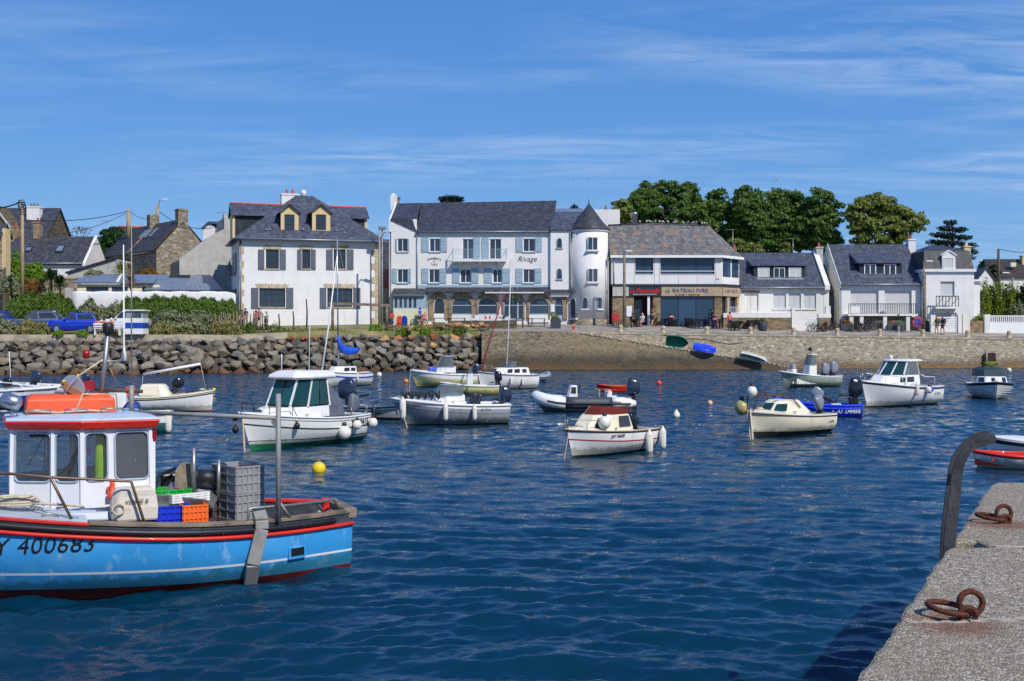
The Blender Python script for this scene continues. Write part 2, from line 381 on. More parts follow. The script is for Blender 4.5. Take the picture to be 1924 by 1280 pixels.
zp=mth('ADD',zz.outputs[0],.10)
cx=mth('DIVIDE',sp.outputs[0],zp);cy=mth('DIVIDE',sp.outputs[1],zp)
cb=N(nt,'ShaderNodeCombineXYZ');nt.links.new(cx,cb.inputs[0]);nt.links.new(cy,cb.inputs[1])
mp=N(nt,'ShaderNodeMapping');mp.inputs['Rotation'].default_value=(0,0,math.radians(-14));mp.inputs['Scale'].default_value=(.5,1.5,1);mp.inputs['Location'].default_value=(.3,1.9,0);nt.links.new(cb.outputs[0],mp.inputs[0])
n1=noise(nt,mp.outputs[0],.55,3,.5,.4)
n2=noise(nt,mp.outputs[0],4.2,9,.64,.6)
mask=mth('MULTIPLY',ramp(nt,n1,(.42,0.),(.64,1.)),ramp(nt,n2,(.40,0.),(.70,1.)))
mask=mth('MULTIPLY',mask,.85)
air=ramp(nt,sp.outputs[2],(0.,(2.5,5.1,8.4,1)),(.07,(1.6,4.0,8.0,1)),(.16,(.98,3.15,7.6,1)),(.28,(.66,2.5,6.9,1)),(.5,(.3,1.9,6.6,1)),(1.,(.22,1.5,5.6,1)))
skyc=mixc(nt,.8,sky.outputs[0],air)
col=mixc(nt,mask,skyc,(4.8,6.3,8.9,1))
nt.links.new(col,bg.inputs[0]);bg.inputs[1].default_value=.1
S.view_settings.view_transform='Standard';S.view_settings.look='None';S.view_settings.exposure=0;S.view_settings.gamma=1
S.cycles.use_denoising=False;S.cycles.max_bounces=6;S.cycles.transparent_max_bounces=12
TYF=[(-700,88),(0,96.2),(450,100.5),(900,108),(1075,108.5),(1500,110),(1924,112),(2700,114)]
TZF=[(-700,3.0),(0,3.08),(450,3.05),(580,3.35),(900,3.42),(1075,3.4),(1250,3.22),(1500,3.06),(1924,2.74),(2700,2.5)]
TYB=[(-700,108),(0,110),(440,112.3),(715,116),(740,118),(1140,117.5),(1390,119),(2700,121)]
TZB=[(-700,3.4),(0,3.6),(440,3.9),(735,4.15),(1140,4.1),(1350,3.95),(1450,3.66),(1924,3.42),(2700,3.4)]
TRISE=[(-700,4),(350,4),(700,2),(1000,.8),(2700,.8)]
def gz(px,Y):
 yf,yb=interp(px,TYF),interp(px,TYB);zf,zb=interp(px,TZF),interp(px,TZB);r=interp(px,TRISE)
 if Y<yb:return lerp(zf,zb,max(-.2,(Y-yf)/(yb-yf)))
 if Y<yb+25:return zb+r*(Y-yb)/25
 return zb+r+min(2,(Y-yb-25)*.01)
def G(px,Y):return Vector(((px-CX)*Y/F,Y,gz(px,Y)))
def base(px,py):
 """the ground point seen at this place of the photograph"""
 yf,yb=interp(px,TYF),interp(px,TYB);best=None
 for i in range(81):
  Y=lerp(yf,yb,i/80);q=abs(HY+(H-gz(px,Y))*F/Y-py)
  if best is None or q<best[0]:best=(q,Y)
 return G(px,best[1])
pxs=list(range(-700,2701,50))
def sheet(name,mat,x0,x1,rows,dz=0,skirt=False):
 mb=MB();rings=[]
 for px in[p for p in pxs if x0<=p<=x1]:
  yf,yb=interp(px,TYF),interp(px,TYB)
  r_=[G(px,Y)+Vector((0,0,dz))for Y in rows(yf,yb)]
  if skirt:r_=[r_[0]-Vector((0,0,2.0))]+r_
  rings.append(r_)
 mb.loft(rings,False,True,wrap=False);o=mb.build(name,mat,norecalc=True);o['kind']='structure';return o
m,nt,b=nm('dry_grass_ground');co=coords(nt)
f1=noise(nt,co,.35,6,.6);f2=noise(nt,co,5,5,.7)
colr=mixc(nt,ramp(nt,f1,(.4,0.),(.62,1.)),c(104,112,58),c(156,140,100));colr=mixc(nt,.6,colr,ramp(nt,f2,(.3,.4),(.7,1.)),'MULTIPLY')
nt.links.new(colr,b.inputs['Base Color']);b.inputs['Roughness'].default_value=.95;bump(nt,b,f2,.6,.1);M['ground']=m
sheet('ground',M['ground'],-700,2700,lambda f,b_:[f+.5,lerp(f,b_,.33),lerp(f,b_,.66),b_,b_+8,b_+25,230,500,1500,6000],-.01,True)
M['asphalt']=pmat('pale_asphalt',c(150,142,132),.9,var=.1,scale=.7,bmp=.15,bscale=60,col2=c(120,114,106),stain=c(96,90,84),sscale=(.6,.6,.6),samt=(.55,.9))
sheet('promenade',M['asphalt'],900,2700,lambda f,b_:[f+.55,lerp(f,b_,.33),lerp(f,b_,.66),b_-.02],.0)
M['kerbc']=pmat('pale_concrete',c(176,164,142),.85,var=.14,scale=1.2,bmp=.2,col2=c(128,118,102))
def build_water():
 rows=1150;cols=760
 inv=np.linspace(1/3.2,1/122.0,rows);Y=1/inv
 ang=np.tan(np.radians(np.linspace(-37,37,cols)))
 YY,TT=np.meshgrid(Y,ang,indexing='ij');XX=YY*TT
 rg=np.random.default_rng(5);Z=np.zeros_like(XX)
 dY=np.abs(np.gradient(Y))[:,None]*np.ones_like(XX);dX=YY*(ang[1]-ang[0])
 WX=.5*np.sin(XX*.31+YY*.23)+.4*np.sin(YY*.47-XX*.19+1.3);WY=.5*np.sin(XX*.27-YY*.21+.7)+.35*np.sin(XX*.61+YY*.33)
 gust=.84+.36*np.sin(XX*.11+1.1*np.sin(YY*.09)+.8)*np.sin(YY*.16+.9*np.sin(XX*.13))
 for i in range(96):
  lam=.12*(14**rg.random());th=rg.normal(0,.36 if lam>.28 else .6)+.06
  if lam>1.6:th*=.7
  kx,ky=math.sin(th)*2*PI/lam,math.cos(th)*2*PI/lam
  slope=.046 if .16<lam<.8 else .030
  A=slope*lam/(2*PI);ph=kx*(XX+WX*.8)+ky*(YY+WY*.8)+rg.random()*6.28
  att=np.clip(lam/np.maximum(1e-3,np.maximum(dY*abs(math.cos(th)),dX*abs(math.sin(th))))/2.2-.6,0,1)
  Z+=A*att*gust*(np.sin(ph)+.22*np.cos(2*ph))
 v=np.stack([XX,YY,Z],-1).reshape(-1,3).astype(np.float32)
 idx=np.arange(rows*cols).reshape(rows,cols)
 f=np.stack([idx[:-1,:-1],idx[:-1,1:],idx[1:,1:],idx[1:,:-1]],-1).reshape(-1,4)
 me=bpy.data.meshes.new('water');me.vertices.add(len(v));me.vertices.foreach_set('co',v.ravel())
 me.loops.add(f.size);me.loops.foreach_set('vertex_index',f.ravel().astype(np.int32))
 me.polygons.add(len(f));me.polygons.foreach_set('loop_start',np.arange(0,f.size,4,dtype=np.int32));me.polygons.foreach_set('loop_total',np.full(len(f),4,dtype=np.int32))
 me.polygons.foreach_set('use_smooth',np.ones(len(f),dtype=bool));me.update();me.validate()
 m,nt,b=nm('sea_water');co=coords(nt,(1,1.8,1))
 big=noise(nt,coords(nt,(.12,.2,1)),1,3)
 nt.links.new(mixc(nt,ramp(nt,big,(.35,0.),(.7,1.)),(.0006,.022,.050,1),(.001,.032,.062,1)),b.inputs['Base Color'])
 b.inputs['Roughness'].default_value=.04;b.inputs['IOR'].default_value=1.333
 h=noise(nt,co,3.2,6,.6,.3);bp=N(nt,'ShaderNodeBump',Strength=.2,Distance=.1);nt.links.new(h,bp.inputs['Height'])
 ps=nt.nodes.new('ShaderNodeNewGeometry');sy=N(nt,'ShaderNodeSeparateXYZ');nt.links.new(ps.outputs['Position'],sy.inputs[0])
 wgt=N(nt,'ShaderNodeMapRange');nt.links.new(sy.outputs[1],wgt.inputs[0]);wgt.inputs[1].default_value=13;wgt.inputs[2].default_value=62;wgt.inputs[3].default_value=.03;wgt.inputs[4].default_value=1.0
 na=N(nt,'ShaderNodeTexNoise',Scale=1.0,Detail=5.,Roughness=.62);nt.links.new(coords(nt,(1.9,2.3,1)),na.inputs['Vector'])
 sb=N(nt,'ShaderNodeVectorMath',operation='SUBTRACT');nt.links.new(na.outputs['Color'],sb.inputs[0]);sb.inputs[1].default_value=(.5,.57,.5)
 ml=N(nt,'ShaderNodeVectorMath',operation='MULTIPLY');nt.links.new(sb.outputs[0],ml.inputs[0]);ml.inputs[1].default_value=(1.3,2.3,0)
 sc2=N(nt,'ShaderNodeVectorMath',operation='SCALE');nt.links.new(ml.outputs[0],sc2.inputs[0]);nt.links.new(wgt.outputs[0],sc2.inputs['Scale'])
 ad2=N(nt,'ShaderNodeVectorMath',operation='ADD');nt.links.new(bp.outputs[0],ad2.inputs[0]);nt.links.new(sc2.outputs[0],ad2.inputs[1])
 no2=N(nt,'ShaderNodeVectorMath',operation='NORMALIZE');nt.links.new(ad2.outputs[0],no2.inputs[0]);nt.links.new(no2.outputs[0],b.inputs['Normal'])
 me.materials.append(m);o=bpy.data.objects.new('water',me);C.objects.link(o);o['kind']='structure'
build_water()
mb=MB();mb.quad((-400,-60,-1.6),(400,-60,-1.6),(400,130,-1.6),(-400,130,-1.6));M['seabed']=pmat('seabed',(.01,.03,.035,1),.9);tag(mb.build('seabed',M['seabed']),kind='structure')
mb=MB()
for sx in(-1,1):
 mb.quad((sx*2.38,3.2,-.03),(sx*300,3.2,-.03),(sx*300,122,-.03),(sx*91.5,122,-.03))
mb.quad((-300,-60,-.03),(300,-60,-.03),(300,3.2,-.03),(-300,3.2,-.03))
tag(mb.build('outer_water',bpy.data.materials['sea_water']),kind='structure')
def tide(nt,col,z0=.55,z1=1.5,wet=c(58,48,38),weed=c(122,96,50),top=None):
 g=nt.nodes.new('ShaderNodeNewGeometry');s=N(nt,'ShaderNodeSeparateXYZ');nt.links.new(g.outputs['Position'],s.inputs[0])
 n=N(nt,'ShaderNodeTexNoise',Scale=.55,Detail=6.);nt.links.new(g.outputs['Position'],n.inputs['Vector'])
 a=N(nt,'ShaderNodeMath',operation='MULTIPLY_ADD');nt.links.new(n.outputs['Fac'],a.inputs[0]);a.inputs[1].default_value=-1.3;nt.links.new(s.outputs[2],a.inputs[2])
 z=a.outputs[0]
 r=N(nt,'ShaderNodeMapRange');nt.links.new(z,r.inputs[0]);r.inputs[1].default_value=z0-.65;r.inputs[2].default_value=z1-.65;r.inputs[3].default_value=.8;r.inputs[4].default_value=0.
 col=mixc(nt,r.outputs[0],col,wet)
 r2=N(nt,'ShaderNodeMapRange');nt.links.new(z,r2.inputs[0]);r2.inputs[1].default_value=-.62;r2.inputs[2].default_value=-.2;r2.inputs[3].default_value=.7;r2.inputs[4].default_value=0.
 return mixc(nt,r2.outputs[0],col,weed)
M['quay_stone']=stone_mat('harbour_wall_stone',[c(206,192,166),c(158,146,124),c(194,180,154),c(136,126,110),c(222,212,190)],c(166,152,126),(3.0,3.0,6.6),extra=lambda nt,col:tide(nt,col,.3,1.1,c(96,80,58),c(150,112,60)))
def rampmix(nt,col):
 g=nt.nodes.new('ShaderNodeNewGeometry');n=N(nt,'ShaderNodeTexNoise',Scale=.35,Detail=7.,Roughness=.65);nt.links.new(g.outputs['Position'],n.inputs['Vector'])
 col=mixc(nt,ramp(nt,n.outputs['Fac'],(.42,0.),(.6,.5)),col,c(146,128,98))
 n=N(nt,'ShaderNodeTexNoise',Scale=.6,Detail=7.,Roughness=.7);nt.links.new(g.outputs['Position'],n.inputs['Vector'])
 col=mixc(nt,ramp(nt,n.outputs['Fac'],(.58,0.),(.68,.5)),col,c(150,110,64))
 return tide(nt,col,.8,1.8,c(62,55,46),c(112,84,46))
M['ramp_stone']=stone_mat('slipway_stone',[c(124,112,92),c(94,86,74),c(148,134,110),c(80,74,64)],c(140,128,106),(2.2,2.2,5.6),edge=.08,extra=rampmix)
hw=thing('harbour_wall','long pale rubble stone harbour wall under the promenade with the bollards','wall',G(1500,110))
mb=MB();rings=[]
for px in range(900,2701,50):
 Y=interp(px,TYF);z=interp(px,TZF);x=(px-CX)/F
 rings.append([(x*(Y-.35),Y-.35,-1.5),(x*(Y-.02),Y-.02,z-.16),(x*(Y+.5),Y+.5,z-.16),(x*(Y+.5),Y+.5,-1.5)])
mb.loft(rings);mb.build('masonry',M['quay_stone'],hw,True)
mb=MB();px=925.0;k=0
while px<2650:
 w_=rnd.uniform(16,30);a,e=px,px+w_-.5;pts=[]
 for q in(a,e):
  Y=interp(q,TYF)-.06;z=interp(q,TZF);pts.append((q,Y,z))
 vs=[]
 for q,Y,z in pts:
  for dy,dz in((0,-.157),(0,.02),(.62,.02),(.62,-.157)):vs.append(((q-CX)/F*(Y+dy),Y+dy,z+dz))
 mb.add(vs,[(0,1,2,3),(7,6,5,4),(0,4,5,1),(1,5,6,2),(2,6,7,3),(3,7,4,0)]);px+=w_
mb.build('coping',M['kerbc'],hw,True,bevel=.02)
d=P(1862,672,111.2);mb=MB();mb.box(d.x-.5,d.y-.15,.5,d.x-.37,d.y+.2,1.4);mb.box(d.x+.37,d.y-.15,.5,d.x+.5,d.y+.2,1.4);mb.box(d.x-.5,d.y-.15,1.402,d.x+.5,d.y+.2,1.5)
mb.build('drain_surround',M['quay_stone'],hw,True)
mb=MB();mb.box(d.x-.368,d.y-.1,.6,d.x+.368,d.y+.2,1.4);M['rusty_dark']=pmat('rusty_grille',c(58,34,26),.9,var=.5,scale=5);mb.build('drain_grille',M['rusty_dark'],hw,True)
M['weed']=pmat('green_seaweed',c(104,116,30),.8,var=.35,scale=5,bmp=.8,bscale=12,col2=c(70,74,26))
for cx_,cy_,wd,ht,lb in((1718,676,1.1,1.5,'yellow-green seaweed streaming down the harbour wall beside the white cruiser'),(1862,684,1.6,.45,'bright green seaweed patch under the rusty drain opening')):
 mb=MB();o_=P(cx_,cy_,110.7);rings=[]
 for i in range(9):
  t=i/8;z=o_.z+ht/2-ht*t;hw_=wd*.5*(math.sin(PI*min(1,t*.8+.12))**.7)*(1+.15*math.sin(i*7));sh=.55*t*(1 if wd<1.3 else 0)
  y=o_.y+.72-.1*(2.4-z)-.45
  y+=.1;rings.append([(o_.x-hw_+sh,y+.15,z),(o_.x-hw_*.4+sh,y-.02+.03*math.sin(i*5),z),(o_.x+hw_*.4+sh,y-.03,z),(o_.x+hw_*(1+.2*math.sin(i*3))+sh,y+.15,z)])
 mb.loft(rings,True,True);tag(mb.build('seaweed_patch',M['weed']),lb,'seaweed')
sw=thing('slipway','dark stained stone slipway sloping down into the water before the harbour wall','slipway',P(1200,690,106))
rt=[(905,3.38),(1060,3.38),(1100,3.2),(1480,.25),(1530,-.3)]
mb=MB();rings=[];eds=[]
for px in list(range(905,1531,25)):
 zt=interp(px,rt);Y0=105.6+(px-905)*.004;Yt=Y0+.22*max(zt,0);x=(px-CX)/F;Yk=interp(px,TYF)-.1
 rings.append([(x*(Y0-.3),Y0-.3,-1.5),(x*(Y0+.1*(zt>.5)),Y0+.1*(zt>.5),min(.5,zt-.02)),(x*Yt,Yt,zt),(x*Yk,Yk,zt+.03),(x*Yk,Yk,-1.5)])
 eds.append((px,Yt,zt))
mb.loft(rings);mb.build('masonry',M['ramp_stone'],sw,True)
mb=MB()
for i in range(46):
 px=1085+i*8.8+rnd.uniform(-1,1);z=interp(px,rt);Y=105.6+(px-905)*.004+.22*max(z,0)
 if rnd.random()<.12:continue
 s_=rnd.uniform(.12,.2);p=Vector(((px-CX)/F*Y,Y+.05,z))
 mb.obox(p,(s_*2.0,.3,s_),Matrix.Rotation(rnd.uniform(-.1,.1)+.14,3,'Y')@Matrix.Rotation(rnd.uniform(-.2,.2),3,'Z'))
mb.build('edging_stone',M['kerbc'],sw,True,bevel=.03)
m,nt,b=nm('boulder_rock');co=coords(nt);oi=nt.nodes.new('ShaderNodeObjectInfo')
base_c=ramp(nt,oi.outputs['Random'],(0.,c(118,112,100)),(.25,c(148,139,122)),(.5,c(98,96,92)),(.7,c(144,130,106)),(.85,c(112,102,86)),(1.,c(134,132,126)))
f=noise(nt,co,3.5,8,.65);col=mixc(nt,.75,base_c,ramp(nt,f,(.3,.5),(.68,1.25)),'MULTIPLY')
col=mixc(nt,ramp(nt,noise(nt,co,2.0,6,.6),(.6,0.),(.72,.55)),col,c(150,128,96));col=tide(nt,col,.25,.8,c(70,54,40),c(120,78,40))
nt.links.new(col,b.inputs['Base Color']);b.inputs['Roughness'].default_value=.8;b.inputs['Specular IOR Level'].default_value=.3;bump(nt,b,f,.7,.08);M['rock']=m
m=M['rock'].copy();m.name='ochre_boulder_rock';M['rock_ochre']=m
for n in m.node_tree.nodes:
 if n.type=='VALTORGB' and len(n.color_ramp.elements)==6:
  for e,cc in zip(n.color_ramp.elements,(c(196,148,96),c(178,150,116),c(150,92,60),c(204,164,112),c(160,132,100),c(190,136,84))):e.color=cc
def rock_mesh(seed,mat):
 r=random.Random(seed);bm=bmesh.new();ax=(r.uniform(.85,1.25),r.uniform(.75,1.0),r.uniform(.62,.9))
 for i in range(15):
  v=Vector((r.gauss(0,1),r.gauss(0,1),r.gauss(0,1))).normalized()*r.uniform(.8,1.0)
  v=Vector([math.copysign(abs(q)**.7,q)for q in v]);bm.verts.new((v.x*ax[0]*.8,v.y*ax[1]*.8,v.z*ax[2]*.8))
 bmesh.ops.convex_hull(bm,input=bm.verts)
 bmesh.ops.delete(bm,geom=[v for v in bm.verts if not v.link_faces],context='VERTS')
 bmesh.ops.bevel(bm,geom=list(bm.edges),offset=.035,segments=1,affect='EDGES')
 me=bpy.data.meshes.new('boulder');bm.to_mesh(me);bm.free();me.materials.append(mat);return me
ROCKS=[rock_mesh(i,M['rock'])for i in range(18)];ROCKS_O=[rock_mesh(40+i,M['rock_ochre'])for i in range(7)]
mb=MB();rings=[]
for px in range(-150,931,30):
 yb=interp(px,[(-150,90),(0,92.6),(300,95.2),(600,100.1),(930,106.2)]);x=(px-CX)/F;yt=interp(px,TYF)+.6;zt=interp(px,TZF)-.02
 rings.append([(x*(yb+.9),yb+.9,-1.2),(x*(yb+.9),yb+.9,-.2),(x*(yt-.7),yt-.7,zt-.45),(x*yt,yt,zt-.45),(x*yt,yt,-1.2)])
mb.loft(rings);M['bank']=pmat('bank_rubble',c(70,62,54),.95,var=.4,scale=2.5,bmp=1.,bscale=4);tag(mb.build('rock_bank',M['bank']),kind='structure')
cnt=0
for row in range(6):
 px=-90.0+(row%2)*11
 while px<(950 if row<2 else 930):
  s_=rnd.uniform(.56,.86)*(1.08 if row<2 else .96)
  yb=interp(px,[(-150,90),(0,92.6),(300,95.2),(600,100.1),(930,106.2)]);yt=interp(px,TYF)-.1
  t=(row+rnd.uniform(-.25,.25))/5.35;Y=lerp(yb+.5,yt,t);z=lerp(.05,interp(px,TZF)-.42,t)
  if row==5 and px>540:z+=.12
  x=(px-CX)/F*Y
  och=(row==5 and px>530 and rnd.random()<.55)or(row==4 and px>560 and rnd.random()<.12)
  o=bpy.data.objects.new('boulder',rnd.choice(ROCKS_O if och else ROCKS));C.objects.link(o);o.location=(x,Y,z)
  k=s_*(.85 if row==5 else 1.0);o.scale=(k*rnd.uniform(.9,1.25),k,k*rnd.uniform(.85,1.1));o.rotation_euler=(rnd.uniform(-.5,.5),rnd.uniform(-.4,.4),rnd.uniform(0,6.28))
  low=row==0;cnt+=1
  tag(o,'ochre boulder along the top of the rock bank before the houses' if och and row==5 else('wet brown boulder at the waterline of the rock bank' if low else 'grey brown boulder piled in the sloping rock bank'),'boulder','boulders of the rock bank')
  px+=s_*1.5*F/Y
for i in range(16):
 px=770+i*9.5+rnd.uniform(-5,5);Y=interp(px,TYF)+rnd.uniform(.2,2.0);s_=rnd.uniform(.38,.62)
 o=bpy.data.objects.new('boulder',rnd.choice(ROCKS_O));C.objects.link(o);o.location=((px-CX)/F*Y,Y,gz(px,Y)+rnd.uniform(.1,.4)+(.25 if px>840 else 0));o.scale=(s_*1.2,s_,s_*.85);o.rotation_euler=(rnd.uniform(-.4,.4),0,rnd.uniform(0,6.28));cnt+=1
 tag(o,'ochre boulder in the loose heap below the hotel terrace','boulder','boulders of the rock bank')
print('boulders',cnt)
kb=MB();rings=[]
for px in range(-150,561,30):
 Y=interp(px,TYF)+.35;x=(px-CX)/F;z=interp(px,TZF)
 rings.append([(x*Y,Y,z-.5),(x*Y,Y,z+.05),(x*(Y+.5),Y+.5,z+.05),(x*(Y+.5),Y+.5,z-.5)])
kb.loft(rings);tag(kb.build('kerb',M['kerbc'],bevel=.02),kind='structure')
ZQ=1.65
def ex(Y):return 1.618+.487*(Y-5.65)
m,nt,b=nm('exposed_aggregate');co=coords(nt,kind='World')
v=N(nt,'ShaderNodeTexVoronoi',Scale=50.0);nt.links.new(co,v.inputs['Vector']);e=N(nt,'ShaderNodeTexVoronoi',Scale=50.0);e.feature='DISTANCE_TO_EDGE';nt.links.new(co,e.inputs['Vector'])
sc_=N(nt,'ShaderNodeSeparateColor');nt.links.new(v.outputs['Color'],sc_.inputs[0])
col=ramp(nt,sc_.outputs[0],(0.,c(126,116,102)),(.25,c(202,190,168)),(.5,c(168,154,132)),(.72,c(230,222,206)),(.86,c(100,94,86)),(1.,c(190,156,120)))
col=mixc(nt,ramp(nt,e.outputs['Distance'],(.03,1.),(.11,0.)),col,c(112,104,90))
pat=noise(nt,co,1.1,6,.6);col=mixc(nt,ramp(nt,pat,(.36,.0),(.66,.55)),col,c(150,138,116));fine=noise(nt,co,22,5,.7);col=mixc(nt,.55,col,ramp(nt,fine,(.3,.5),(.7,1.1)),'MULTIPLY')
pos=nt.nodes.new('ShaderNodeNewGeometry').outputs['Position']
for rp,rad in((P(1795,1150,6.75),.34),(P(1880,990,10.3),.42)):
 dd=N(nt,'ShaderNodeVectorMath',operation='DISTANCE');nt.links.new(pos,dd.inputs[0]);dd.inputs[1].default_value=(rp.x,rp.y,ZQ)
 q=N(nt,'ShaderNodeMath',operation='MULTIPLY_ADD');nt.links.new(noise(nt,co,7,5,.65),q.inputs[0]);q.inputs[1].default_value=-.3;nt.links.new(dd.outputs['Value'],q.inputs[2])
 col=mixc(nt,ramp(nt,q.outputs[0],(0.,.62),(rad*.55,0.)),col,c(118,62,34))
nt.links.new(col,b.inputs['Base Color']);b.inputs['Roughness'].default_value=.9;b.inputs['Specular IOR Level'].default_value=.25
hgt=mixc(nt,.5,ramp(nt,e.outputs['Distance'],(.0,0.),(.25,1.)),fine);bump(nt,b,hgt,.8,.012);M['aggregate']=m
def jog(Y):return ex(Y)+.008*math.sin(Y*5.1)+.006*math.sin(Y*13.7+1)+.006*math.sin(Y*31)
q=thing('quay','grey pebbly concrete quay slab with iron rings','quay',(3,6,0));q['kind']='structure';q.pop('category',None)if hasattr(q,'pop')else None
near=[(ex(-3),-3.0)]+[(jog(y),y)for y in np.arange(-2.8,6.80,.12)]+[(ex(6.86),6.85),(7.4,6.87),(4.5,-3)]
nxt=[(ex(6.90),6.875)]+[(jog(y),y)for y in np.arange(7.0,9.12,.12)]+[(ex(9.19)+.02,9.19),(3.67,9.2),(3.69,9.21),(8.6,9.22),(7.4,6.878)]
far=[(3.69,9.215),(3.70,9.54),(ex(9.54),9.55)]+[(jog(y),y)for y in np.arange(9.65,13.1,.12)]+[(ex(13.2)+.05,13.2),(ex(13.2)+4,13.3),(8.6,9.222)]
for pl,dz in((near,0.),(nxt,.0),(far,-.006)):
 mb=MB();mb.prism(pl,'z',-1.5,ZQ+dz);mb.build('slab',M['aggregate'],q,True,bevel=.035)
M['mortar']=pmat('pale_mortar',c(168,160,146),.85,var=.3,scale=6,bmp=.4,bscale=30)
mb=MB()
for a,e2,yy,th in((ex(6.87)+.03,2.6,6.80,.035),(2.62,3.1,6.86,.07),(3.0,4.2,6.78,.04),(3.72,4.6,9.2,.06)):
 top=[(lerp(a,e2,i/24),yy+th*(.45+.35*math.sin(i*.9)+.15*math.sin(i*2.3)))for i in range(25)];bot=[(lerp(a,e2,i/24),yy-th*(.3+.25*math.sin(i*.7+1)))for i in range(25)]
 mb.prism(bot+top[::-1],'z',ZQ-.01,ZQ+.006)
mb.build('mortar_joint',M['mortar'],q,True)
def px_poly(pts,Y):return[(P(x,y,Y).x,P(x,y,Y).z)for x,y in pts]
lad=thing('quay_ladder','dark weathered steel ladder with two rails arching over the quay edge','ladder',(3.35,9.3,0))
prof=[(1772,1040),(1776,990),(1783,935),(1788,892),(1795,866),(1808,846),(1822,832),(1840,821),(1858,814),(1868,816),(1873,823),(1872,830),(1866,834),(1850,838),(1834,844),(1822,854),(1814,870),(1809,892),(1805,940),(1798,1000),(1794,1040)]
M['ladder_steel']=pmat('weathered_steel',c(58,60,65),.55,.3,var=.35,scale=6,bmp=.2,bscale=30,stain=c(112,92,72),sscale=(9,9,2.2),samt=(.58,.85),kind='World')
for dx,Y in((0,9.24),(.085,9.54)):
 pl=[(x+dx,z)for x,z in px_poly(prof,9.24)];zl=pl[0][1];pl=[(pl[0][0]-.03,-.5)]+pl+[(pl[-1][0]-.03,-.5)]
 mb=MB();mb.prism(pl,'y',Y,Y+.014);mb.build('rail',M['ladder_steel'],lad,True,bevel=.003)
mb=MB()
for i in range(6):mb.tube([(3.37,9.25,1.45-i*.3),(3.42,9.51,1.45-i*.3)],.014)
mb.build('rung',M['ladder_steel'],lad,True)
def ring_set(p,lb,sc,yaw,gp='iron mooring rings on the quay'):
 t=thing('mooring_ring',lb,'mooring ring',p,yaw,gp)
 mb=MB();mb.torus((-.115*sc,.0,.045),.12*sc,.017*sc,28,10,Matrix.Rotation(.14,3,'Y')@Matrix.Rotation(.05,3,'X'));mb.build('ring',M['rust'],t)
 mb=MB();mb.torus((.02*sc,.04,.07*sc),.066*sc,.018*sc,28,10,Matrix.Rotation(PI/2,3,'X')@Matrix.Rotation(.0,3,'Z'));mb.build('eye',M['rust'],t)
 mb=MB();mb.torus((-.035*sc,-.1,.03*sc),.044*sc,.017*sc,24,10,Matrix.Rotation(PI/2+.15,3,'X'));mb.build('shackle',M['rust'],t)
 return t
ring_set(Vector((2.66,6.95,ZQ)),'large rusty iron mooring ring on the near end of the quay',1.0,-.1)
ring_set(Vector((4.30,10.45,ZQ-.006)),'smaller looking rusty mooring ring beyond the steel ladder',1.0,.05)
